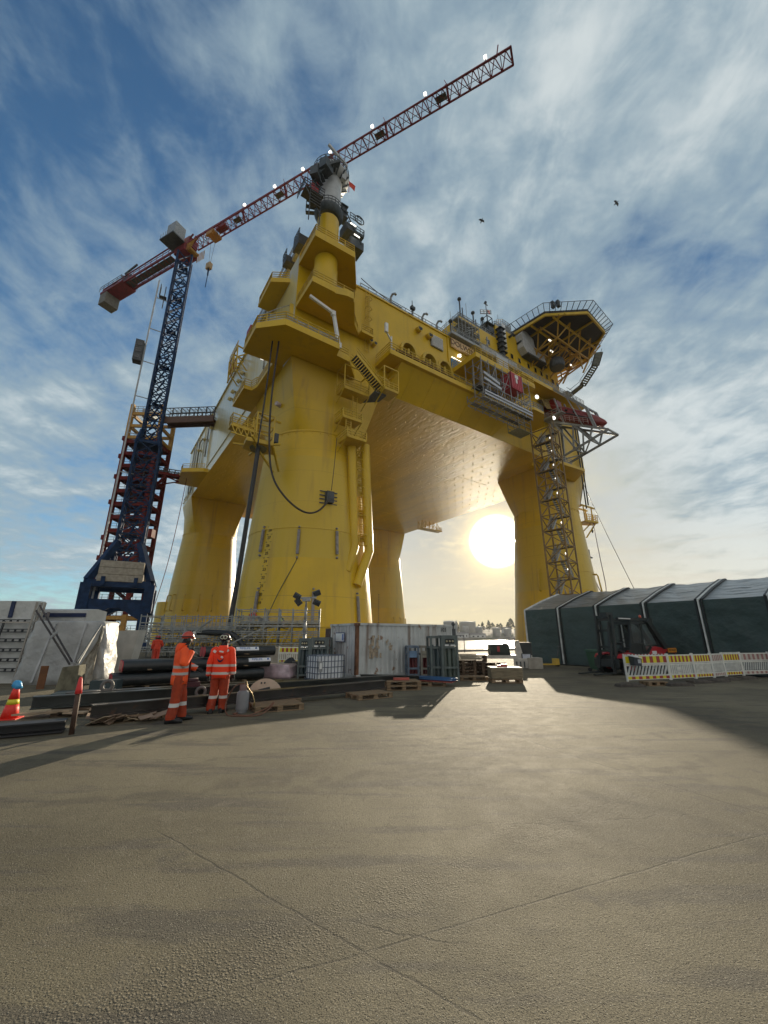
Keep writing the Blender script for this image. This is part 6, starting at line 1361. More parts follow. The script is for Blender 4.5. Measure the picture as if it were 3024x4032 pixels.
# gas bottle with torch and hose
gb = empty('gas_bottle', (-3.42, 10.62, 0), 0, 'grey gas bottle with valve collar beside the right-hand worker', 'gas bottle'); gb.scale = (.92, .92, .88)
m_gas = mat('gas_bottle_grey', (.22, .22, .23), .4, var=.15)
q = MB(); q.lathe([(.125, 0), (.135, .02), (.13, .06), (.155, .09), (.158, .14), (.158, .46), (.14, .53), (.09, .58), (.04, .60)], n=24); q.build('body', m_gas, gb)
q = MB(); n = 16; 
for k in range(11): a, b_ = R(20+k*29), R(20+(k+1)*29); q.quad((.10*math.cos(a), .10*math.sin(a), .57), (.10*math.cos(b_), .10*math.sin(b_), .57), (.10*math.cos(b_), .10*math.sin(b_), .72), (.10*math.cos(a), .10*math.sin(a), .72))
q.build('valve_guard', mat('guard_pink_grey', (.25, .17, .17), .5), gb)
q = MB(); q.lathe([(.025, .58), (.03, .66), (.02, .70)], n=10); q.box((.05, 0, .66), (.08, .03, .03)); q.build('valve', mat('brass', (.45, .30, .10), .35, metal=.8), gb)
q = MB(); q.tube([(.02, 0, 0), (.06, -.02, -.12), (.20, -.05, -.26), (.27, -.06, -.42), (.265, -.06, -.52)], [.016, .014, .011, .011, .03], 8); q.build('torch', mat('torch_brass', (.38, .27, .12), .4, metal=.6), None, (-3.36, 10.55, .70), 0, 'brass torch lance hooked on the gas bottle', 'torch')
hose('gas_hose', [(-3.40, 10.60, .66), (-3.58, 10.42, .60), (-3.72, 10.36, .25), (-3.62, 10.24, .03), (-3.3, 10.12, .02), (-2.9, 10.22, .02), (-2.72, 10.5, .12), (-2.66, 10.6, .24), (-2.8, 10.5, .12), (-3.1, 10.2, .025), (-3.5, 10.3, .03), (-3.45, 10.45, .03)], .014, mat('hose_brown', (.16, .07, .04), .6), 'thin brown gas hose curling round the gas bottle', 'hose')
q = MB(); n = 32; q.lathe([(.47, -.014), (.47, .014)], n=36); me = q.mesh('drum_disc', mat('plywood', (.42, .33, .24), .8, var=.15)); me.transform(Matrix.Rotation(R(90), 4, 'X')); o = bpy.data.objects.new('cable_drum_disc', me); C.objects.link(o); o.location = (-3.36, 12.35, .17); o.rotation_euler = (R(-28), 0, R(20)); tag(o, 'round plywood disc with a square dark patch leaning between the two beams', 'wooden disc')
q = MB(); q.box((0, -.022, 0), (.40, .012, .18)); p_ = q.build('dark_patch', m_black, o); p_.rotation_euler = (0, R(-12), 0); p_.location = (-.02, 0, .12); p_.scale = (.8, 1, .8)
q = MB(); q.tube([(-.11, -.03, .34), (-.11, -.01, .34)], .025, 8); q.build('bolt_hole', m_black, o)
q = MB(); q.tube([(-.02, -.03, .34), (-.02, -.01, .34)], .025, 8); q.build('bolt_hole', m_black, o)

# ---------------------------------------------------------------- black pipes
m_pipe = mat('pipe_black', (.014, .017, .018), .38, var=.3, scale=3); m_cap = mat('pipe_cap_red', (.36, .012, .02), .45, var=.15)
m_lab = mat('pipe_label', (.75, .76, .78), .5, var=.03); m_labb = mat('label_blue', (.03, .12, .40), .5)
pd = Vector((-5.15+9.5, 18.3-15.1, 0)); PLN = pd.length; pz = math.atan2(pd.y, pd.x); pn = Vector((-math.sin(pz), math.cos(pz), 0)); PR_ = .205
names = {}
def pipe(row, k, off, lab, txt=None, sx=None, cut=0.0):
    base = Vector((-9.5, 15.1, 0)) + pn*(k*.43+off*.2) + pd.normalized()*(off*.55+cut)
    z = .07+PR_+row*.445
    o = empty('black_pipe', tuple(base+Vector((0, 0, z))), pz, lab, 'pipe', 'black pipes in the stack')
    q = MB(); q.tube([(0, 0, 0), (PLN-cut, 0, 0)], PR_, 20); q.build('tube', m_pipe, o, sharp=40)
    q = MB(); q.tube([(-.03, 0, 0), (.02, 0, 0)], PR_*.96, 20); q.build('end_cap', m_cap, o, sharp=40)
    if txt:
        x = sx; w_ = .95; q = MB(); n = 5
        P_ = lambda a, xx: (xx, -(PR_+.004)*math.cos(a), (PR_+.004)*math.sin(a))
        for i in range(n): a0, a1 = R(8+i*9), R(8+(i+1)*9); q.quad(P_(a0, x), P_(a0, x+w_), P_(a1, x+w_), P_(a1, x))
        q.build('label', m_lab, o)
        q = MB(); a = R(32); 
        M_ = face_M((x+.36, -(PR_+.010)*math.cos(a), (PR_+.010)*math.sin(a)), (1, 0, 0), (0, math.sin(a), math.cos(a)))
        text_mesh('lettering', 'PIPELIFE', .13, m_labb, o, M_, .001)
        q = MB(); c = Vector(M_ @ Vector((.47, 0, 0))); q.ball(c, (.045, .012, .045), 10, 6); q.build('emblem', m_labb, o)
    return o
for row in range(2):
    for k in range(3): pipe(row, k, row*.5, '%s black pipe of the %s row in the stack' % (('front', 'middle', 'rear')[k], ('bottom', 'second')[row]) + ', red end cap', 'x' if k == 0 and row == 1 else None, 4.45)
pipe(2, 0, .9, 'front black pipe of the uppermost row, white label behind the right-hand worker', 'x', 1.2, 2.5); pipe(2, 1, .9, 'rear black pipe of the uppermost row in the stack', None, None, 2.5)
for x, zz in ((1.1, 0), (4.6, 0)):
    p_ = Vector((-9.5, 15.1, 0))+pd.normalized()*x
    for z in (.15, .74, 1.19): 
        if z > 1 and x < 2: continue
        q = MB(); q.box((0, .45, 0), (.12, 1.5, .03 if z > .2 else .09)); q.build('timber', m_wood, None, (p_.x, p_.y, z-.13), pz, '%s timber bearer %s in the pipe stack' % (('left', 'right')[x > 2], ('on the ground', 'between the lower rows', 'beneath the uppermost pipes')[(.15, .74, 1.19).index(z)]), 'timber', 'timber bearers in the pipe stack')
q = MB(); q.box((0, 0, .06), (.5, .3, .12)); q.tube([(-.25, 0, .14), (.2, 0, .16)], .06, 10); q.build('dark_sack', mat('sack_dark', (.05, .015, .02), .7), None, (-5.3, 11.85, .45), R(30), 'dark red cloth bundle with pale fold lying on the second beam', 'bundle')
# ---------------------------------------------------------------- tarpaulin shelter, straps, block
m_tarp = mat('translucent_tarp', (.36, .365, .36), .5, var=.2, scale=1.2, bump=.6, bscale=2.2, coat=.2)
m_tarp2 = mat('white_sheet', (.50, .50, .48), .5, var=.12, scale=2, bump=.5, bscale=3); m_band = mat('tape_pale', (.42, .43, .44), .5); m_bband = mat('band_navy', (.01, .02, .07), .6)
tb = empty('sheeted_stack', (-12.55, 17.1, 0), R(10), 'large bundle wrapped in grey translucent sheeting with pale vertical tapes', 'wrapped bundle')
rnd = random.Random(21)
def wrapped(w0, w1, d_, h, n=26, lv=10):
    rings_ = []
    for j in range(lv+1):
        f = j/lv; w_ = (w0+(w1-w0)*f); ring_ = []
        for k in range(n):
            a = 2*math.pi*k/n; e = .16; x = w_/2*math.copysign(abs(math.cos(a))**e, math.cos(a)); y = d_/2*math.copysign(abs(math.sin(a))**e, math.sin(a))
            wob = .05*math.sin(5*a+j*1.3)+.03*rnd.uniform(-1, 1)
            ring_.append((x*(1+wob*.5), y*(1+wob), h*f+(.04*rnd.uniform(-1, 1) if 0 < j < lv else 0)))
        rings_.append(ring_)
    c = rings_[-1]; rings_.append([(x*.94, y*.94, z+.07) for x, y, z in c]); return rings_
q = MB(); q.rings(wrapped(3.1, 2.6, 1.2, 2.28)); q.build('sheet', m_tarp, tb)
for x0, x1 in ((-.85, -.5), (.35, .6)): q = MB(); q.rings([[(x0-.035, -.56, .1), (x0+.035, -.56, .1), (x1+.035, -.58, 2.25), (x1-.035, -.58, 2.25)], [(x0-.035, -.655, .1), (x0+.035, -.655, .1), (x1+.035, -.665, 2.25), (x1-.035, -.665, 2.25)]], smooth=False); q.build('tape', m_band, tb)
# torn tail of sheet catching the sun on the right
q = MB(); rs = []
for j in range(9):
    f = j/8; rs.append([(1.38-.1*f - (1-f)**1.3*(1-i/8)*.95, -.70-.10*math.sin(i*2.3+j*.7)-.3*(i/8)*(1-f), .05+2.1*f) for i in range(9)])
q.rings(rs, caps=False, closed=False); q.build('loose_flap', mat('pale_torn_sheet', (.34, .31, .25), .6, var=.3, bump=.8, bscale=4), tb)
q = MB(); q.tube([(-.02, 0, 0), (-.25, -.25, -.35)], .02, 5)
# longer white shelter behind, with navy band
sh = empty('sheeted_shelter', (-14.8, 20.0, 0), R(2), 'long low white sheeted shelter with a navy band behind the wrapped bundle', 'shelter')
q = MB(); q.box((-.2, -.6, 1.45), (3.0, 1.4, 2.9)); q.rings([[(-1.7, -1.3, 2.9), (-1.7, -.6, 3.0), (-1.7, .1, 2.9)], [(1.3, -1.3, 2.9), (1.3, -.6, 2.98), (1.3, .1, 2.9)]], smooth=False); q.build('sheet', m_tarp2, sh)
q = MB(); q.box((-.2, -1.33, 2.68), (2.95, .03, .17)); q.build('band', m_bband, sh); q = MB(); q.bar((-1.8, -1.5, 2.3), (1.2, -1.55, 2.2), .07); q.bar((-.3, -1.45, 1.6), (-.3, -1.45, 2.8), .08); q.build('tie_pole', mat('pole_pinkgrey', (.22, .19, .18), .6), sh)
# framed shelter at the far left
fs = empty('frame_shelter', (-14.35, 17.0, 0), R(4), 'dark-framed white shelter wall at the left frame edge with navy strap', 'shelter')
q = MB(); q.box((-3.0, .25, 1.58), (6.0, .4, 3.16)); q.build('sheet', m_tarp2, fs); q = MB(); q.box((-.95, .03, 2.82), (.15, .06, .66)); q.build('strap', m_bband, fs)
q = MB()
for i in range(6):
    z = .5+i*.37
    for dz in (-.055, .055): q.bar((-6, -.12, z+dz), (0, -.12, z+dz), .035)
    for k in range(22): q.bar((-5.9+k*.27, -.12, z-.055), (-5.9+k*.27, -.12, z+.055), .09, .03)
for x in (-5.4, -3.6, -2.3, -1.15): q.bar((x-.08, -.14, 0), (x+.16, -.14, 2.35), .06)
q.bar((-3.2, -.15, .3), (-1.2, -.15, 1.0), .05); q.build('frame', m_dkgrey, fs)
q = MB()
for x, y in ((.08, -.2), (.2, .1), (.05, .1)): q.bar((x-.12, y, 0), (x+.05, y, 3.1), .055)
q.bar((-6, -.18, 2.3), (.1, -.18, 2.3), .05)
for i in range(9): q.bar((-.02+.012*i, -.2, .2+i*.3), (.15+.01*i, .1, .32+i*.3), .035)
q.build('pole', mat('pole_weathered', (.34, .31, .27), .7, var=.25), fs)
# ballast block with tension straps
cb = MB(); cb.rings([[(-.48, -.42, 0), (.42, -.42, 0), (.46, .42, 0), (-.44, .42, 0)], [(-.36, -.36, .86), (.34, -.36, .92), (.37, .36, .92), (-.34, .36, .86)]], smooth=False); cb.build('concrete_block', mat('mossy_concrete', (.13, .12, .08), .9, var=.35, scale=4, bump=.7, bscale=14), None, (-10.1, 14.0, 0), R(15), 'rough concrete ballast block holding the strap ends', 'concrete block', bevel=.03).scale = (.66, .66, .95)
m_strap = mat('strap_dark', (.05, .035, .03), .6, var=.4); m_sling = mat('strap_pale', (.28, .29, .28), .6, var=.3)
for a, b_, w_, mt, lab in (((-14.0, 16.6, 2.75), (-10.2, 13.9, .90), .035, m_strap, 'dark strap from the shelter corner to the block'), ((-13.9, 16.6, 2.95), (-10.15, 13.95, .94), .035, m_strap, 'thin dark rope above the wide strap to the block'), ((-11.3, 16.6, 2.15), (-10.0, 14.0, .92), .045, m_sling, 'pale strap from the bundle corner down to the block'), ((-11.25, 16.6, 2.2), (-10.02, 13.96, .96), .03, m_dkgrey, 'dark rope beside the pale strap from the bundle corner')):
    q = MB(); a, b_ = Vector(a), Vector(b_); q.bar(a-b_, (0, 0, 0), w_, w_*1.6); o = q.build('tension_strap', mt, None, tuple(b_), label=lab, cat='strap', group='straps tied to the concrete block')
    if w_ == .035 and mt is m_strap: q = MB(); q.box((a-b_)*.45, (.10, .06, .16)); q.build('ratchet', m_grey, o)
for x, y, a in ((-10.2, 13.8, 0),): q = MB(); q.tube([(.07*math.cos(t), 0, .07*math.sin(t)) for t in [math.pi*k/8 for k in range(9)]], .02, 6); q.build('lifting_ring', m_grey, None, (-10.12, 13.95, .88), R(30), 'steel ring on top of the concrete ballast block', 'ring')
q = MB(); q.box((0, 0, .38), (.22, .06, .76)); q.build('plank', mat('rust_brown', (.16, .065, .025), .8, var=.3), None, (-12.0, 15.2, 0), R(20), 'rust-brown upright plank leaning by the wrapped bundle', 'plank')
# white panel behind the stack of pipes
q = MB(); q.rings([[(-.95, 0, 0), (.65, 0, 0), (.95, 0, 2.05), (-.9, 0, 2.0)], [(-.95, .5, 0), (.65, .5, 0), (.95, .5, 2.05), (-.9, .5, 2.0)]], smooth=False); q.build('stone_panel', mat('pale_panel', (.42, .41, .38), .8, var=.12, scale=2, spots=((.12, .11, .10), .68, 3)), None, (-12.9, 20.6, 0), R(-8), 'pale slab standing behind the wrapped bundle', 'slab')
# dark flat cases on the ground
for (x, y, z, dx, dy, dz, rz_, lab) in ((-8.9, 13.0, 0, 1.5, .8, .18, .45, 'flat teal-grey case lying behind the beams'), (-7.7, 13.3, 0, 1.3, .6, .16, .5, 'flat teal-grey case nearer the pipe caps'), (-9.2, 14.4, 0, .8, .5, .36, .2, 'small black box before the wrapped bundle')):
    q = MB(); q.box((0, 0, dz/2), (dx, dy, dz)); q.box((0, 0, dz+.012), (dx*.98, dy*.98, .02)); q.box((0, -dy/2-.008, dz*.5), (dx*.2, .02, dz*.3), mi=1); q.build('case', [mat('teal_grey_case' if dz < .4 else 'black_case', (.035, .055, .06) if dz < .4 else (.02, .02, .02), .5), m_grey], None, (x, y, z), rz_, lab, 'case', bevel=.015)
# cone with a blue bag
cn = empty('traffic_cone', (-8.35, 9.9, 0), .3, 'orange-red traffic cone with yellow band and a blue bag on its tip', 'traffic cone'); cn.scale = (.82, .82, .75)
m_cone = mat('cone_red', (.80, .035, .02), .5, var=.08); 
q = MB(); q.lathe([(.20, .03), (.165, .26), (.142, .40)], n=28); q.lathe([(.120, .54), (.085, .76), (.07, .84)], n=28); q.box((0, 0, .015), (.48, .48, .03)); q.build('body', m_cone, cn)
q = MB(); q.lathe([(.1425, .40), (.1195, .54)], n=28); q.build('band', mat('cone_yellow', (.75, .65, .03), .5, var=.05), cn)
q = MB(); q.ell([(.02, 0, .82, .08, .08), (.03, .01, .88, .125, .12), (0, 0, .95, .14, .125), (-.02, .01, 1.03, .12, .11), (-.03, 0, 1.09, .06, .06)], 14); 
for i, v in enumerate(q.v): q.v[i] = (v[0]+.012*math.sin(i*1.9), v[1]+.012*math.cos(i*2.7), v[2]+.012*math.sin(i*3.1))
q.build('plastic_bag', mat('bag_blue', (.05, .32, .62), .35, var=.15, bump=.6, bscale=18), None, (-8.35, 9.9, -.16), .3, 'crumpled light blue bag tied over the traffic cone tip', 'bag')
bg_ = bpy.data.objects['plastic_bag']; bg_.scale = (.68, .68, .68); bg_.location.z = .05
po = empty('marker_post', (-5.86, 8.42, 0), 0, 'thin upright rusty post with an orange-red cone cap on top', 'post')
q = MB(); q.tube([(0, 0, 0), (-.03, .0, .74)], .045, 12); q.build('tube', mat('rust_tube', (.075, .04, .025), .7, var=.4, scale=5), po); q = MB(); q.tube([(-.028, 0, .70), (-.03, 0, .78), (-.04, 0, .96), (-.042, 0, 1.0)], [.060, .055, .032, .018], 14); q.build('cone_cap', mat('cap_red', (.62, .03, .03), .5), po)
# torn cardboard
q = MB(); rnd = random.Random(4)
for i in range(22):
    x, y = rnd.uniform(-.62, .62), rnd.uniform(-.28, .28); s_ = rnd.uniform(.12, .3); M_ = Matrix.Rotation(rnd.uniform(-.5, .5), 3, 'X') @ Matrix.Rotation(rnd.uniform(-.4, .4), 3, 'Y'); q.box((x, y, .05+rnd.uniform(0, .09)), (s_*1.5, s_, .012), rnd.uniform(0, 3), rnd.choice((0, 0, 1)), M_)
q.build('torn_cardboard', [mat('cardboard', (.24, .17, .12), .8, var=.3), mat('cardboard_pale', (.42, .33, .22), .8, var=.25)], None, (-5.55, 9.62, 0), R(15), 'crumpled torn brown cardboard lying in front of the front beam', 'cardboard')
q = MB(); 
for i in range(7): q.box((-.9+i*.35+rnd.uniform(-.1, .1), rnd.uniform(-.15, .15), .03+.02*(i % 3)), (.45, .12+.1*rnd.random(), .035), rnd.uniform(-.4, .4))
q.build('wood_scrap', mat('scrap_wood', (.36, .27, .18), .8, var=.3), None, (-7.2, 10.25, .06), R(20), 'pale scraps of timber under the left beam ends', 'scrap wood')
# ---------------------------------------------------------------- weathered container
CT = empty('shipping_container', (-1.20, 18.4, 0), PRZ, 'weathered white shipping container with rust patches and number 103', 'container')
CLN, CWD, CH = 6.06, 2.4, 2.32
m_ct = mat('container_white', (.50, .52, .51), .6, var=.12, scale=1.5, streak=((.17, .115, .08), .85, (1.3, 1.3, .10)), spots=((.24, .14, .085), .60, 1.6))
m_ctr = mat('container_rust', (.16, .07, .035), .8, var=.4, scale=3)
def corr(n, L, dep, h0, h1):
    pts = []; w_ = L/n
    for i in range(n): x = i*w_; pts += [(x, 0), (x+w_*.35, 0), (x+w_*.5, dep), (x+w_*.85, dep)]
    pts.append((L, 0)); return pts
q, q2 = MB(), MB(); pts = corr(22, CLN-.2, .036, 0, 0)
for (x0, y0), (x1, y1) in zip(pts, pts[1:]):
    q.quad((x0+.1, y0+.02, .14), (x1+.1, y1+.02, .14), (x1+.1, y1+.02, CH-.08), (x0+.1, y0+.02, CH-.08)); q2.quad((x1+.1, CWD-y1-.02, .14), (x0+.1, CWD-y0-.02, .14), (x0+.1, CWD-y0-.02, CH-.08), (x1+.1, CWD-y1-.02, CH-.08))
q.build('side_wall', m_ct, CT); q2.build('side_wall', m_ct, CT)
m_ctd = mat('container_end', (.47, .47, .47), .65, var=.15, scale=2, streak=((.13, .08, .07), .95, (3.2, 3.2, .14)), spots=((.20, .12, .09), .60, 2.2))
q, q2 = MB(), MB(); pts = corr(9, CWD-.2, .036, 0, 0)
for (x0, y0), (x1, y1) in zip(pts, pts[1:]):
    q.quad((y1+.02, x1+.1, .14), (y0+.02, x0+.1, .14), (y0+.02, x0+.1, CH-.08), (y1+.02, x1+.1, CH-.08)); q2.quad((CLN-y0-.02, x0+.1, .14), (CLN-y1-.02, x1+.1, .14), (CLN-y1-.02, x1+.1, CH-.08), (CLN-y0-.02, x0+.1, CH-.08))
q.build('end_wall', m_ctd, CT); q2.build('end_wall', m_ctd, CT)
q = MB(); q.span((.02, .02, CH-.06), (CLN-.02, CWD-.02, CH-.03)); q.build('roof', m_ct, CT)
q = MB()
for y in (.04, CWD-.04): q.bar((0, y, CH-.04), (CLN, y, CH-.04), .1, .1); q.bar((0, y, .1), (CLN, y, .1), .12, .16)
for x in (.04, CLN-.04): q.bar((x, 0, CH-.045), (x, CWD, CH-.045), .09, .09); q.bar((x, 0, .1), (x, CWD, .1), .1, .15)
q.build('rail', m_ct, CT)
for x in (.06, CLN-.06):
    for y in (.06, CWD-.06):
        q = MB(); q.box((x, y, CH/2), (.14, .14, CH-.22)); 
        for z in (.06, CH-.06): q.box((x, y, z), (.2, .2, .125))
        q.build('corner_post', m_ctr if (x < 1 and y < 1) else m_ct, CT)
text_mesh('number', '103', .27, m_mark, CT, face_M((CLN-.92, -.012, CH-.25), (1, 0, 0)), .006)
q = MB(); q.box((0, 0, 0), (.03, .85, .42)); q.box((-.018, 0, 0), (.012, .78, .35), mi=1); q.box((-.028, -.29, 0), (.008, .14, .28), mi=2); o = q.build('sign_plate', [mat('sign_navy', (.03, .05, .13), .5), m_white, mat('sign_emblem', (.12, .18, .42), .5)], CT); o.location = (-.03, 1.42, 1.72)
q = MB()
for (x, y, s_) in ((.85, 1.5, .3), (.9, 1.1, .26), (1.1, 1.4, .25)): q.box((x, -.003, y), (s_*.5, .004, s_)); 
rnd = random.Random(9)
for i in range(20): q.box((rnd.uniform(.7, 1.35), -.004-.0002*i, rnd.uniform(.9, 1.75)), (rnd.uniform(.04, .16), .003, rnd.uniform(.08, .32)), 0, 0)
q.build('rust_patch', mat('rust_flaking', (.36, .29, .21), .85, var=.35, scale=6), CT); q = MB()
for i in range(9): q.box((rnd.uniform(1.6, 1.95), -.004-.0002*i, rnd.uniform(1.2, 1.6)), (rnd.uniform(.03, .1), .003, rnd.uniform(.05, .2)), 0, 0)
q.build('rust_patch', mat('rust_flaking', (.36, .29, .21), .85, var=.35, scale=6), CT)
# ---------------------------------------------------------------- gas cylinder racks
def rack(loc, rz, w_, d_, h, cyl, frame, lab, rows=(4, 3), boards=True, cyl2=None):
    o = empty('gas_rack', loc, rz, lab, 'gas rack', 'gas cylinder racks')
    q = MB()
    for x in (0, w_):
        for y in (0, d_): q.bar((x, y, 0), (x, y, h), .08)
    for z in (.14, h*.30, h*.74, h-.04):
        for y in (0, d_): q.bar((0, y, z), (w_, y, z), .05, .08)
        for x in (0, w_): q.bar((x, 0, z), (x, d_, z), .05, .08)
    q.box((w_/2, d_/2, .12), (w_, d_, .06)); q.box((w_/2, d_/2, h), (w_, d_, .04)); q.build('frame', frame, o)
    nx, ny = rows
    for i in range(nx):
        for j in range(ny):
            if j > 1: continue
            c = MB(); r_ = min(w_/nx, d_/ny)*.46; x, y = (i+.5)*w_/nx, (j+.5)*d_/ny; c.lathe([(r_, .16), (r_, h*.68), (r_*.6, h*.75), (.03, h*.77), (.03, h*.81)], (x, y, 0), 14); c.build('cylinder', cyl if (cyl2 is None or i < nx/2) else cyl2, o, sharp=50)
    if boards:
        q = MB(); q.box((w_*.5, -.045, h*.87), (w_*.86, .03, h*.17)); q.build('panel', frame, o)
        n = MB(); n.box((w_*.5, -.065, h*.88), (w_*.6, .02, h*.10)); n.build('gauge_window', m_black, o)
        n = MB()
        for k in range(3): n.ball((w_*(.3+.2*k), -.08, h*.88), (.04, .015, .04), 8, 6)
        n.build('gauge', mat('gauge_buff', (.45, .40, .25), .5), o); n = MB(); n.box((w_*.3, -.065, h*.79), (w_*.24, .012, h*.035)); n.box((w_*.7, -.065, h*.79), (w_*.3, .012, h*.025)); n.build('label_plate', m_white, o)
    return o
m_rk = mat('rack_green_grey', (.10, .125, .12), .5, var=.2); m_cy = mat('cylinder_slate', (.055, .08, .085), .4, var=.2); m_cr = mat('cylinder_red', (.13, .02, .022), .4, var=.2); m_rb = mat('rack_blue_grey', (.13, .17, .22), .5, var=.2)
rack((-3.78, 18.95, 0), R(-2), .46, 1.0, 1.66, m_cy, m_rk, 'narrow grey-green gas rack at the left of the pair by the white container', rows=(2, 3)); rack((-3.24, 18.9, 0), R(-2), .74, 1.0, 1.70, m_cy, m_rk, 'wider grey-green gas rack with gauge window left of the white container', rows=(4, 3))
rack((1.08, 19.0, 0), R(4), .45, .9, 1.34, m_cr, m_rb, 'blue-grey rack with red cylinders left of the big grey rack', rows=(3, 3), boards=False); rack((1.66, 18.9, 0), R(4), .36, .9, 1.34, m_cr, mat('rack_tan', (.30, .27, .22), .5), 'second red-cylinder rack squeezed beside the tall grey rack', rows=(2, 3), boards=False)
r3 = rack((1.98, 17.8, 0), R(3), .42, 1.0, 1.76, m_cy, m_rk, 'left half of the tall grey cylinder rack right of the white container', rows=(2, 3), boards=False); rack((2.42, 17.6, 0), R(3), .62, 1.05, 1.78, mat('cylinder_green_grey', (.075, .10, .085), .4, var=.2), m_rk, 'right half of the tall grey cylinder rack nearest the pallets', rows=(3, 3))
for (x, mt) in ((1.3, 'tag_blue'), (1.83, 'tag_cream')): q = MB(); q.box((0, 0, 0), (.34, .02, .28)); q.build('rack_board', mat(mt, (.16, .26, .40) if 'blue' in mt else (.48, .44, .34), .6), None, (x, 18.93, 1.0), R(4), ('pale blue' if 'blue' in mt else 'cream') + ' board hung on the red cylinder racks', 'board')
# IBC tote
ib = empty('water_tote', (-2.42, 17.6, 0), R(40), 'white plastic liquid tote in a dark tube cage in front of the container', 'liquid tote')
IW, IDp, IH = 1.28, .95, 1.02
q = MB(); q.rings([[(x*IW/2*s_, y*IDp/2*s_, z) for x, y in ((-1, -.8), (-.85, -1), (.85, -1), (1, -.8), (1, .8), (.85, 1), (-.85, 1), (-1, .8))] for z, s_ in ((.14, .95), (.18, .98), (IH-.08, .98), (IH-.02, .94))], smooth=False); q.build('tank', mat('tote_white', (.62, .64, .66), .35, var=.06), ib)
q = MB()
for i in range(9):
    for y in (-IDp/2, IDp/2): q.bar((-IW/2+i*IW/8, y, .12), (-IW/2+i*IW/8, y, IH), .022)
for i in range(6):
    for x in (-IW/2, IW/2): q.bar((x, -IDp/2+i*IDp/5, .12), (x, -IDp/2+i*IDp/5, IH), .022)
for z in (.14, .36, .58, .80, IH):
    for y in (-IDp/2, IDp/2): q.bar((-IW/2, y, z), (IW/2, y, z), .026)
    for x in (-IW/2, IW/2): q.bar((x, -IDp/2, z), (x, IDp/2, z), .026)
q.build('cage', mat('cage_blue_grey', (.10, .12, .16), .45, metal=.3), ib); q = MB(); q.box((0, 0, .06), (IW, IDp, .1)); q.build('base', m_dkgrey, ib)
q = MB(); q.box((-IW/2+.13, -IDp/2-.02, .62), (.17, .01, .38)); q.box((-IW/2+.13, -IDp/2-.028, .64), (.11, .006, .22), mi=1); q.build('label_plate', [m_grey, m_white], ib)
# floodlight mast on wheels
lm = empty('light_mast', (-3.85, 20.3, 0), R(10), 'telescopic grey light mast with four dark floodlights beside the gas racks', 'light mast')
q = MB(); 
for z0, z1, r_ in ((0, 1.9, .085), (1.9, 2.5, .07), (2.5, 3.1, .055), (3.1, 3.55, .042)): q.tube([(0, 0, z0), (0, 0, z1)], r_, 12); q.box((0, 0, z1), (r_*2.6, r_*2.6, .06))
q.bar((-.45, 0, 3.55), (.5, 0, 3.62), .08); q.box((0, 0, 3.52), (.4, .2, .2)); q.tube([(.04, -.1, .4), (.12, -.1, 2), (.03, -.05, 3.4)], .012, 5); q.build('mast', m_grey, lm)
for x, z, t in ((-.45, 3.66, .5), (-.38, 3.38, .9), (.50, 3.82, -.4), (.52, 3.36, .4)):
    q = MB(); M_ = Matrix.Rotation(t, 3, 'Y') @ Matrix.Rotation(.5, 3, 'X'); q.box((x, 0, z), (.36, .16, .24), 0, 0, M_); q.box((x, -.02, z), (.2, .26, .14), 0, 0, M_); q.build('floodlight', m_dkgrey, lm)
q = MB(); q.box((.1, .3, .35), (1.2, .9, .5)); q.box((0, 0, 1.2), (.3, .3, .7)); q.build('trailer', m_dkgrey, lm)
q = MB(); q.box((0, 0, .85), (.62, 1.2, 1.6)); 
for i in range(5): q.box((-.24+i*.12, -.61, .9), (.05, .03, 1.3), mi=0)
q.build('brown_skip_box', [mat('box_brown', (.06, .03, .02), .7, var=.3)], None, (-3.0, 24.6, 0.55), R(20), 'dark brown steel box standing behind the container corner', 'steel box')
# pink bundle, black sacks, white fence
q = MB(); q.rings(wrapped(1.75, 1.6, .9, .5, 22, 5)); q.build('wrapped_bundle', mat('pink_wrap', (.50, .38, .42), .35, var=.25, scale=3, bump=.7, bscale=6, coat=.5), None, (-4.85, 19.4, .0), R(-10), 'pinkish plastic-wrapped bundle between the pipes and the gas racks', 'wrapped bundle')
for (x, y, s_, lab) in ((-5.35, 21.1, .55, 'flat black sack behind the pink bundle'), (-4.55, 20.9, .45, 'upright black bag leaning by the striped barrier')):
    q = MB(); h_ = s_*(.7 if s_ > .5 else 1.7); q.ell([(0, 0, 0, s_*.9, s_*.6), (.02, 0, h_*.4, s_*.95, s_*.6), (-.03, .02, h_*.8, s_*.6, s_*.45), (0, 0, h_, s_*.15, s_*.15)], 14)
    for i, v in enumerate(q.v): q.v[i] = (v[0]+.03*math.sin(i*1.7), v[1]+.03*math.cos(i*2.3), v[2]+.02*math.sin(i*2.9))
    q.build('black_sack', m_black, None, (x, y, .0), 0, lab, 'sack')
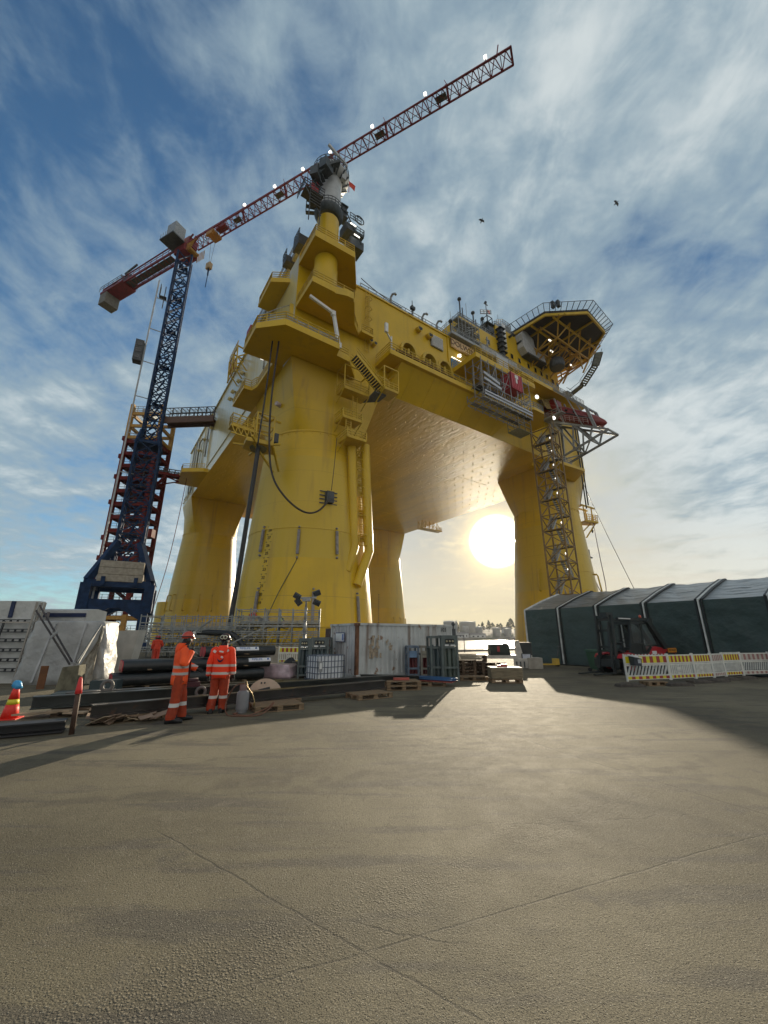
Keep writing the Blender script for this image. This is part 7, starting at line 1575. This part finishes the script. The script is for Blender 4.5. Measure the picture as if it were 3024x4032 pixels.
# ---------------------------------------------------------------- striped barriers
m_bw = mat('barrier_white', (.62, .62, .57), .5, var=.12, scale=4); m_by = mat('barrier_yellow', (.66, .58, .02), .45, var=.08); m_br = mat('barrier_red', (.30, .035, .03), .5, var=.15); m_brp = mat('barrier_red_faded', (.30, .15, .14), .5, var=.15); m_bwp = mat('barrier_cream_faded', (.50, .46, .40), .5)
def barrier(a, b, lab, style, h=1.0, foot=True, tilt=0.0):
    a, b = Vector(a), Vector(b); d = b-a; L = d.length; rz = math.atan2(d.y, d.x)
    o = empty('striped_barrier', tuple(a), rz, lab, 'barrier', 'striped plastic barriers')
    q = MB()
    for x in (.03, L-.03): q.box((x, 0, h*.52), (.06, .055, h*.98))
    for z in (.10, .22, .60, .66, .94): q.bar((0, 0, z*h), (L, 0, z*h), .045, .05)
    n = 12
    for i in range(n):
        x = .1+i*(L-.2)/n
        if style == 0: q.bar((x, 0, .24*h), (x+.18, 0, .60*h), .03, .06, up=(0, 1, 0))
        elif style == 1: q.box((x+.04, 0, .42*h), (.055, .04, .34*h))
        else: q.bar((x, 0, .26*h), (x+.10, 0, .58*h), .03, .045, up=(0, 1, 0))
        if style in (0, 2): q.box((x+.04, 0, .975*h), (.035, .04, .06*h))
    if style == 1: q.box((L*.38, 0, .42*h), (.2, .045, .12)); q.box((L*.38, 0, .27*h), (.14, .045, .06))
    q.build('frame', m_bw, o)
    ny = 12
    for z0, z1 in ((.68, .92), (.10, .20)):
        st_ = MB()
        for i in range(ny):
            x0 = .07+i*(L-.14)/ny; w_ = (L-.14)/ny
            st_.box((x0+w_/2, 0, (z0+z1)/2*h), (w_, .05, (z1-z0)*h), 0, i % 2)
        st_.build('stripe_board', [m_by, m_br] if style != 3 else [m_bwp, m_brp], o)
    return o
feet = mat('recycled_rubber', (.06, .05, .04), .85, var=.4, scale=8)
bp = [(9.22, 16.45), (11.30, 17.05), (12.66, 17.55), (13.72, 17.95), (14.65, 18.5), (15.75, 18.9), (17.4, 19.3)]
bl = ['nearest striped barrier with slanting white slats and a box hung on it', 'second striped barrier with upright slats and square slots', 'third barrier with yellow and red blocks right of the slotted one', 'faded pinkish barrier between brighter ones', 'barrier with thin slanting slats and a toothed top', 'faded barrier at the right frame edge']
stl = [0, 1, 1, 3, 2, 3]
for i in range(6):
    barrier((*bp[i], .09), (*bp[i+1], .09), bl[i], stl[i])
for i, (x, y, r_) in enumerate([(9.0, 15.9, .1), (10.95, 16.15, .15), (12.45, 17.1, .25), (13.5, 17.55, .3), (14.4, 18.2, .2), (15.5, 18.6, .2)]):
    q = MB(); q.rings([[(-.5, -.2, 0), (.5, -.2, 0), (.5, .2, 0), (-.5, .2, 0)], [(-.46, -.17, .09), (.46, -.17, .07), (.46, .17, .07), (-.46, .17, .09)], [(-.2, -.12, .14), (.3, -.12, .13), (.3, .12, .13), (-.2, .12, .14)]], smooth=False)
    q.build('barrier_foot', feet, None, (x, y, 0), r_, 'rubber foot block under the %s barrier from the left' % ('first', 'second', 'third', 'fourth', 'fifth', 'sixth')[i], 'rubber foot', 'rubber feet of the barriers')
bx = empty('post_box', (9.66, 16.45, .72), R(16), 'dark box with a sloping white lid hung on the nearest striped barrier', 'box')
q = MB(); q.rings([[(-.19, -.13, -.02), (.15, -.13, -.05), (.15, .08, -.05), (-.19, .08, -.02)], [(-.2, -.15, .28), (.17, -.15, .22), (.17, .1, .26), (-.2, .1, .32)]], smooth=False); q.build('body', mat('box_slate', (.025, .035, .05), .5), bx)
q = MB(); q.rings([[(-.22, -.17, .29), (.19, -.17, .23), (.19, .12, .27), (-.22, .12, .33)], [(-.22, -.17, .33), (.19, -.17, .26), (.19, .12, .31), (-.22, .12, .38)]], smooth=False); q.build('lid', m_white, bx)
q = MB(); q.box((.04, -.155, .13), (.14, .012, .14)); q.build('notice', mat('notice_grey', (.34, .36, .40), .6), bx)
pallet((10.15, 16.35, 0), R(8), 'small slatted pallet stub under the nearest striped barrier', l=.8, w_=.5)
# barriers at the back, left of the racks
barrier((-6.0, 24.2, .3), (-4.4, 24.0, .3), 'striped barrier behind the pink bundle', 1, .9); barrier((-4.35, 24.0, .3), (-3.1, 23.9, .3), 'striped barrier half hidden by the gas rack', 1, .9)
q = MB(); q.box((0, 0, .55), (5.2, .5, 1.1)); q.box((0, -.02, 1.12), (5.3, .56, .06)); q.build('concrete_kerb_wall', m_conc, None, (-7.0, 25.3, 0), R(-3), 'pale low concrete barrier wall behind the black pipes', 'low wall')
q = MB()
for i in range(16): q.box((i*.09, 0, .55), (.055, .03, 1.1))
for z in (.3, .95): q.box((.68, .02, z), (1.45, .03, .06))
q.build('white_picket', m_white, None, (-2.0, 21.0, 0), R(5), 'white slatted fence piece behind the liquid tote', 'fence')
# ---------------------------------------------------------------- pallets, crate, low trailer towards the quay
for (x, y, n_, lab, r_) in ((3.55, 19.8, 5, 'stack of five dark pallets right of the tall grey rack', .1), (4.5, 21.4, 6, 'stack of pallets behind, next to the white base frame', -.1), (5.1, 20.5, 4, 'shorter pallet stack close to the crate', .15)):
    pallet((x, y, 0), r_, lab, 'stacked pallets by the quay', n_, mtl=mat('pallet_dark', (.10, .065, .04), .8, var=.4))
pallet((3.75, 18.4, 0), .05, 'single pallet on the ground before the dark pallet stack')
q = MB()
for i in range(5): q.box((.02*i, .12*i-.2, .03+.05*i), (1.8-.1*i, .16, .04), .04*i-.08)
q.build('plank_pile', mat('plank_grey', (.26, .23, .17), .8, var=.3), None, (3.6, 19.7, .73), R(6), 'loose grey planks lying on the dark pallet stack', 'planks')
cr = empty('wooden_crate', (4.86, 17.35, 0), R(-4), 'low weathered wooden crate on a pallet standing in the sun', 'crate')
m_cw = mat('crate_wood', (.20, .16, .10), .85, var=.3, scale=4, stretch=(1, 1, 7))
q = MB()
for k in range(2):
    for y in (-.4, .4): q.box((0, y, .27+k*.2), (1.2, .025, .19))
    for x in (-.6, .6): q.box((x, 0, .27+k*.2), (.025, .8, .19))
q.build('side_board', m_cw, cr); q = MB()
for x in (-.22, .22): 
    for y in (-.42, .42): q.box((x, y, .36), (.06, .02, .42))
q.build('batten', m_cw, cr); q = MB(); q.box((0, 0, .57), (1.22, .82, .025)); q.build('lid', mat('crate_lid_pale', (.46, .44, .38), .7, var=.15), cr)
q = MB()
for x in (-.53, 0, .53):
    for y in (-.34, 0, .34): q.box((x, y, .08), (.13, .10, .1))
for y in (-.34, 0, .34): q.box((0, y, .018), (1.2, .1, .022))
q.box((0, 0, .142), (1.2, .8, .022)); q.build('pallet_base', m_wood, cr)
q = MB(); q.box((0, 0, .03), (.4, .16, .06), .2); q.box((.1, .05, .07), (.25, .1, .05), -.3); q.build('red_straps', mat('red_strap', (.40, .08, .06), .5), None, (4.78, 17.4, .585), R(5), 'folded red straps lying on the crate lid', 'straps')
tr = empty('flat_rack', (6.6, 25.4, 0), R(-4), 'whitish flat rack with raised end posts standing near the quay', 'flat rack'); tr.scale = (.85, .85, .66)
m_fr = mat('rack_offwhite', (.48, .45, .40), .6, var=.2, scale=2)
q = MB(); q.box((0, 0, .95), (4.6, 2.0, .28)); q.build('bed', m_fr, tr); q = MB()
for x in (.7, 1.5): q.rings([[(x-.2, -.9, 1.0), (x+.25, -.9, 1.0), (x+.02, -.9, 2.35-.2*(x < 1)), (x-.28, -.9, 2.3-.2*(x < 1))], [(x-.2, -.75, 1.0), (x+.25, -.75, 1.0), (x+.02, -.75, 2.35-.2*(x < 1)), (x-.28, -.75, 2.3-.2*(x < 1))]], smooth=False)
q.build('end_post', m_fr, tr); q = MB(); q.box((1.6, -1.05, .45), (1.1, .2, .8)); 
for i in range(3): q.box((1.2+i*.25, -1.17, .35), (.09, .03, .5), mi=1)
q.build('step', [m_fr, m_dkgrey], tr); q = MB(); q.box((1.9, -1.03, 1.0), (.62, .05, .5)); q.box((1.9, -1.06, 1.0), (.5, .02, .38), mi=1); q.build('notice_board', [m_dkgrey, mat('notice_pale', (.5, .52, .58), .6)], tr)
q = MB()
for x in (-1.8, 1.8):
    for y in (-.8, .8): q.box((x, y, .4), (.3, .3, .8))
q.build('support', m_dkgrey, tr)
q = MB(); q.box((0, 0, .3), (1.1, .9, .6)); q.box((0, -.47, .3), (.9, .03, .4), mi=0); q.box((-.1, -.5, .35), (.14, .05, .3), mi=1); q.build('dark_bin', [mat('bin_dark_green', (.02, .03, .025), .6), mat('bin_red', (.35, .04, .04), .6)], None, (6.75, 25.0, .72), R(-4), 'dark open bin standing on the flat rack bed', 'bin')
q = MB(); q.box((0, 0, .35), (.8, .8, .7)); q.build('dark_bale', mat('bale_black', (.03, .035, .035), .7), None, (8.4, 25.6, .72), R(-4), 'dark bale behind the raised end posts of the flat rack', 'bale')
q = MB(); q.box((0, 0, .3), (.8, .9, .6)); q.build('grey_block', m_conc, None, (8.6, 24.6, 0), R(-6), 'grey block on the ground under the flat rack end', 'block', bevel=.02)
# gas cutting trolley figure-like stand with gauge on a pole
q = MB(); q.bar((0, 0, 0), (0, 0, 1.75), .05); q.ball((0, 0, 1.85), (.09, .05, .1)); q.box((.02, 0, 1.45), (.16, .1, .35)); q.bar((.1, 0, 1.3), (.5, 0, 1.3), .03); q.bar((.5, 0, .5), (.5, 0, 1.3), .03); q.build('gauge_stand', m_dkgrey, None, (3.45, 20.8, .5), 0, 'dark gauge stand on a pole beside the tall grey rack', 'gauge stand')
# pallet jack by the tent
pj = empty('pallet_jack', (10.55, 26.4, 0), R(185), 'yellow hand pallet jack parked by the tent corner', 'pallet jack')
m_pj = mat('jack_yellow', (.60, .40, .06), .5)
q = MB()
for y in (-.2, .2): q.box((.6, y, .12), (1.15, .15, .06))
q.build('fork', m_pj, pj); q = MB(); q.box((-.05, 0, .28), (.22, .5, .36)); q.build('body', m_pj, pj); q = MB(); q.bar((-.12, 0, .3), (-.35, 0, 1.15), .05); q.bar((-.35, -.18, 1.17), (-.35, .18, 1.17), .04); q.build('handle', m_dkgrey, pj)
for y in (-.1, .1): q = MB(); q.tube([(-.12, y-.03, .09), (-.12, y+.03, .09)], .09, 14); q.build('wheel', m_black, pj)
# ---------------------------------------------------------------- green storage tent
m_tg = mat('tent_green', (.034, .058, .052), .5, var=.18, scale=.8, bump=.8, bscale=1.2, streak=((.04, .055, .055), .5, (2, 2, .3)))
m_tr = mat('tent_roof', (.19, .20, .195), .34, var=.25, scale=1.2, bump=1.0, bscale=1.3, coat=.5, stretch=(.6, 2.2, 1)); m_seam = mat('tent_seam_white', (.62, .62, .58), .5); m_seamd = mat('tent_seam_black', (.012, .014, .014), .5)
TN = empty('storage_tent', (10.17, 29.79, 0), PRZ-R(90), 'long dark green storage tent with white seam strips on the right', 'tent')
# local +X runs towards the viewer along the eave, local +Y... across the tent
def TLc(x, y, z): return (x, y, z)
ribs = [0, 2.60, 5.18, 7.92, 10.55, 13.3]; EH, RH, WD = 3.55, 4.92, 4.35
def prof(x): return [(x, 0, 0), (x, 0, EH), (x, WD*.5, EH+(RH-EH)*.54), (x, WD, RH), (x, 2*WD-WD*.5, EH+(RH-EH)*.54), (x, 2*WD, EH), (x, 2*WD, 0)]
for i in range(5):
    x0, x1 = ribs[i], ribs[i+1]; a, b = prof(x0), prof(x1)
    nx, nz = 8, 8
    for (p, q1, r_, s_) in ((a[0], b[0], b[1], a[1]), (a[6], b[6], b[5], a[5])):
        q = MB(); P_ = lambda u, v: Vector(p).lerp(Vector(q1), u).lerp(Vector(s_).lerp(Vector(r_), u), v) + Vector((0, (.05*math.sin(math.pi*u)*math.sin(math.pi*v)+.012*math.sin(9*u+5*v+i))*(1 if p[1] < 1 else -1), 0))
        for iu in range(nx):
            for iv in range(nz): q.quad(P_(iu/nx, iv/nz), P_((iu+1)/nx, iv/nz), P_((iu+1)/nx, (iv+1)/nz), P_(iu/nx, (iv+1)/nz))
        q.build('wall_sheet', m_tg, TN)
    q = MB()
    for k in (1, 2, 3, 4):
        p, q1, r_, s_ = a[k], b[k], b[k+1], a[k+1]
        P_ = lambda u, v: Vector(p).lerp(Vector(q1), u).lerp(Vector(s_).lerp(Vector(r_), u), v) + Vector((0, 0, -.09*math.sin(math.pi*u)+.022*math.sin(14*u+7*v+i*2)*math.sin(math.pi*u)))
        for iu in range(12):
            for iv in range(6): q.quad(P_(iu/12, iv/6), P_((iu+1)/12, iv/6), P_((iu+1)/12, (iv+1)/6), P_(iu/12, (iv+1)/6))
    q.build('roof_sheet', m_tr, TN)
q = MB(); a = prof(0); q.face([len(q.v)+i for i in range(7)]) if False else None
q.v += [(p[0]-.0, p[1], p[2]) for p in a]; q.face(range(7)); q.build('gable', m_tg, TN)
q = MB(); a = prof(ribs[-1]); q.v += a; q.face(range(7)); q.build('gable', mat('gable_white', (.55, .54, .50), .6, var=.15), TN)
for i, x in enumerate(ribs):
    pr_ = prof(x)
    for dxs, w_, mt, nm in ((0, .16 if i == 5 else .12, m_seam, 'seam_strip'), (.14, .12, m_seamd, 'seam_shadow_strip'), (-.13, .09, m_seamd, 'seam_shadow_strip')):
        if i == 0 and dxs: continue
        q = MB()
        for p, r_ in zip(pr_, pr_[1:]): q.bar((p[0]+dxs, p[1]-.03*(p[1] < 1 and r_[1] < 1), p[2]+.03*(p[2] > 1)), (r_[0]+dxs, r_[1]-.03*(p[1] < 1 and r_[1] < 1), r_[2]+.03*(r_[2] > 1)), w_, .07, up=(1, 0, 0) if False else (0, 0, 1))
        q.build(nm, mt, TN)
q = MB(); q.rings([[(0, -.03, 0), (ribs[-1], -.03, 0)], [(0, -.22, .01), (ribs[-1], -.30, .01)]], caps=False, closed=False)
for i in range(40): q.box((i*.33, -.18, .04), (.4, .2, .06), .3*math.sin(i*3))
q.build('skirt', m_seamd, TN)
# ---------------------------------------------------------------- forklift
FK = empty('forklift', (12.5, 21.45, 0), R(24), 'large red and black forklift with closed cab parked in front of the green tent', 'forklift'); FK.scale = (1.06, 1.0, .97)
m_fr_ = mat('forklift_red', (.42, .022, .03), .35, coat=.4, var=.1); m_fd = mat('forklift_black', (.020, .026, .026), .5, var=.3)
def fwheel(x, y, r_, w_):
    t = MB(); t.tube([(x, y-w_/2, r_), (x, y-w_/2+.06, r_), (x, y+w_/2-.06, r_), (x, y+w_/2, r_)], [r_*.9, r_, r_, r_*.9], 28)
    for k in range(18): a = 2*math.pi*k/18; t.box((x+r_*math.cos(a), y, r_+r_*math.sin(a)), (.05, w_*.9, .05))
    o = t.build('wheel', m_black, FK, sharp=40); h = MB(); h.tube([(x, y-w_/2-.012, r_), (x, y-w_/2+.05, r_)], r_*.55, 20); h.tube([(x, y-w_/2-.05, r_), (x, y-w_/2, r_)], r_*.25, 14); h.build('rim', mat('rim_red', (.24, .03, .03), .5), o)
for x, r_ in ((-1.15, .46), (1.55, .40)):
    for y in (-.62, .62): fwheel(x, y, r_, .34)
# counterweight and body side profile
def plate(prof_, y0, y1, name, mt, parent=FK, bev=.03):
    q = MB(); q.rings([[(x, y0, z) for x, z in prof_], [(x, y1, z) for x, z in prof_]], smooth=False); return q.build(name, mt, parent, bevel=bev)
plate([(-.75, .50), (-.6, .95), (-.55, 1.0), (.25, 1.0), (.55, 1.25), (.95, 1.32), (1.6, 1.22), (2.25, 1.10), (2.38, .9), (2.35, .55), (2.1, .42), (.0, .42)], -.62, .62, 'body', m_fr_)
plate([(-1.7, .78), (-1.55, .98), (-1.1, 1.05), (-.65, .95), (-.55, .8), (-.75, .86), (-1.1, .95), (-1.5, .9)], -.78, -.46, 'fender', m_fr_)
plate([(-1.7, .78), (-1.55, .98), (-1.1, 1.05), (-.65, .95), (-.55, .8), (-.75, .86), (-1.1, .95), (-1.5, .9)], .46, .78, 'fender', m_fr_)
plate([(1.5, .86), (1.62, 1.08), (2.32, .95), (2.36, .72), (1.9, .7)], -.635, .635, 'grille', m_fd)
q = MB(); q.box((0, 0, .62), (3.0, 1.15, .5)); q.build('chassis', m_fd, FK)
# cab
q = MB()
for y in (-.58, .58):
    for (x0, z0), (x1, z1) in (((-.85, .95), (-.55, 2.45)), ((-.55, 2.45), (.62, 2.5)), ((.62, 2.5), (1.25, 1.35)), ((.05, 1.0), (.18, 2.47)), ((-.85, 1.0), (.3, 1.0)), ((-.78, 1.45), (.1, 1.42)), ((.3, 1.0), (.62, 1.3))): q.bar((x0, y, z0), (x1, y, z1), .10)
for (x, z) in ((-.85, .95), (-.55, 2.45), (.62, 2.5), (1.22, 1.37)): q.bar((x, -.58, z), (x, .58, z), .1)
q.box((.05, 0, 2.53), (1.3, 1.2, .07)); q.build('cab_frame', m_fd, FK)
m_glass = mat('cab_glass', (.5, .55, .55), .05, trans=.9, var=.02)
q = MB()
for y in (-.585, .585): q.quad((-.70, y, 1.5), (.10, y, 1.46), (.16, y, 2.4), (-.52, y, 2.4)); q.quad((.18, y, 1.05), (.60, y, 1.34), (1.1, y, 1.42), (.56, y, 2.42), (.26, y, 2.42))
q.build('window', m_glass, FK)
q = MB(); q.box((-.2, 0, 1.2), (.55, .55, .14)); q.box((.1, 0, 1.6), (.14, .55, .8)); q.bar((-.65, 0, 1.1), (-.5, 0, 1.6), .06); q.tube([(-.5+.18*math.cos(a)*.4, .18*math.sin(a), 1.6+.1*math.cos(a)) for a in [2*math.pi*k/12 for k in range(13)]], .02, 6, caps=False); q.box((-.25, -.575, 1.2), (1.0, .03, .42)); q.build('seat', m_fd, FK)
# overhead brace, exhaust, beacon
q = MB(); q.bar((.55, -.66, 2.62), (1.55, -.66, 1.25), .18, .24); q.bar((.55, .66, 2.62), (1.55, .66, 1.25), .18, .24); q.bar((-1.35, -.55, 2.68), (.6, -.6, 2.66), .12, .12); q.bar((-1.35, .55, 2.68), (.6, .6, 2.66), .12, .12); q.box((.7, 0, 2.62), (.55, 1.3, .24)); q.tube([(.95, -.3, 2.6), (.95, .3, 2.6)], .17, 12); q.build('overhead_brace', m_fd, FK)
q = MB(); q.bar((-1.32, -.62, 2.685), (-.55, -.635, 2.675), .05, .05); q.build('pale_rod', m_white, FK)
q = MB(); q.lathe([(.06, 2.74), (.06, 2.86), (.02, 2.9)], (.5, -.4, 0), 12); q.build('beacon', mat('beacon_amber', (.55, .10, .05), .3), FK)
# mast and forks
q = MB()
for y in (-.42, .42): q.bar((-1.70, y, .25), (-1.55, y, 2.85), .10, .14); q.bar((-1.86, y*.8, .3), (-1.72, y*.8, 2.5), .07, .10)
for z in (.5, 1.3, 2.1, 2.75): q.bar((-1.68+.06*z, -.45, z), (-1.68+.06*z, .45, z), .1, .12)
q.box((-1.80, 0, .55), (.08, 1.3, .35)); q.box((-1.6, -.2, 2.86), (.4, .4, .25)); q.bar((-1.5, -.5, 1.2), (-.9, -.5, .8), .1); q.build('mast', m_fd, FK)
q = MB()
for y in (-.42, .42): q.bar((-1.85, y, .12), (-3.15, y, .08), .14, .06); q.bar((-1.85, y, .1), (-1.82, y, .9), .06, .14)
q.build('fork', m_fd, FK)
q = MB(); q.box((0, 0, 0), (.62, .03, .22)); o = q.build('number_plate', mat('plate_orange', (.62, .25, .03), .5), FK); o.location = (2.05, -.66, 1.12); text_mesh('lettering', 'DT4627', .15, m_mark, o, face_M((0, -.02, 0), (1, 0, 0)), .003)
q = MB(); q.box((.75, -.64, 1.02), (.3, .02, .16)); q.build('label_plate', m_white, FK)
# wheelie bin and skip by the forklift
wb = empty('wheeled_bin', (11.2, 22.4, 0), R(20), 'green wheeled rubbish bin standing left of the forklift mast', 'rubbish bin')
m_wb = mat('bin_green', (.03, .085, .045), .5, var=.15)
q = MB(); q.rings([[(-.26, -.3, .12), (.26, -.3, .12), (.26, .3, .12), (-.26, .3, .12)], [(-.36, -.38, 1.0), (.36, -.38, 1.0), (.36, .38, 1.0), (-.36, .38, 1.0)]], smooth=False)
for x in (-.2, 0, .2): q.box((x, -.36, .6), (.05, .06, .6))
q.build('body', m_wb, wb); q = MB(); q.rings([[(-.40, -.42, 1.0), (.40, -.42, 1.0), (.40, .42, 1.02), (-.40, .42, 1.02)], [(-.38, -.40, 1.07), (.38, -.40, 1.07), (.38, .40, 1.12), (-.38, .40, 1.12)]], smooth=False); q.build('lid', m_wb, wb)
for x in (-.3, .3): q = MB(); q.tube([(x-.03, .3, .1), (x+.03, .3, .1)], .1, 14); q.build('wheel', m_black, wb)
sk = empty('green_skip', (17.6, 24.0, 0), R(-31), 'low dark green skip between the forklift and the tent wall', 'skip')
q = MB(); q.rings([[(-1.3, -.7, .15), (1.3, -.7, .15), (1.3, .7, .15), (-1.3, .7, .15)], [(-1.7, -.8, 1.25), (1.7, -.8, 1.25), (1.7, .8, 1.25), (-1.7, .8, 1.25)]], smooth=False); q.build('body', mat('skip_green', (.02, .06, .03), .55, var=.2), sk)
q = MB(); q.bar((-1.72, -.82, 1.25), (1.72, -.82, 1.25), .08, .1); q.bar((-1.72, .82, 1.25), (1.72, .82, 1.25), .08, .1); q.build('rim', mat('skip_rim', (.015, .04, .022), .5), sk)
q = MB(); 
for x in (-.9, .9): q.box((x, 0, .08), (.2, 1.2, .15))
q.build('runner', m_dkgrey, sk)
# ---------------------------------------------------------------- sea air between the yard and the far shore
def haze():
    m = bpy.data.materials.new('sea_haze'); m.use_nodes = True; nt = m.node_tree; nd = nt.nodes; nd.clear()
    v = nd.new('ShaderNodeVolumePrincipled'); v.inputs['Color'].default_value = (.92, .94, .97, 1); v.inputs['Density'].default_value = .00011; v.inputs['Anisotropy'].default_value = .35
    o = nd.new('ShaderNodeOutputMaterial'); nt.links.new(v.outputs[0], o.inputs['Volume'])
    b = MB(); b.span((-1300, -60, -7.2), (1400, 900, 130)); h = b.build('haze', m, kind='stuff'); h.display_type = 'WIRE'
haze()
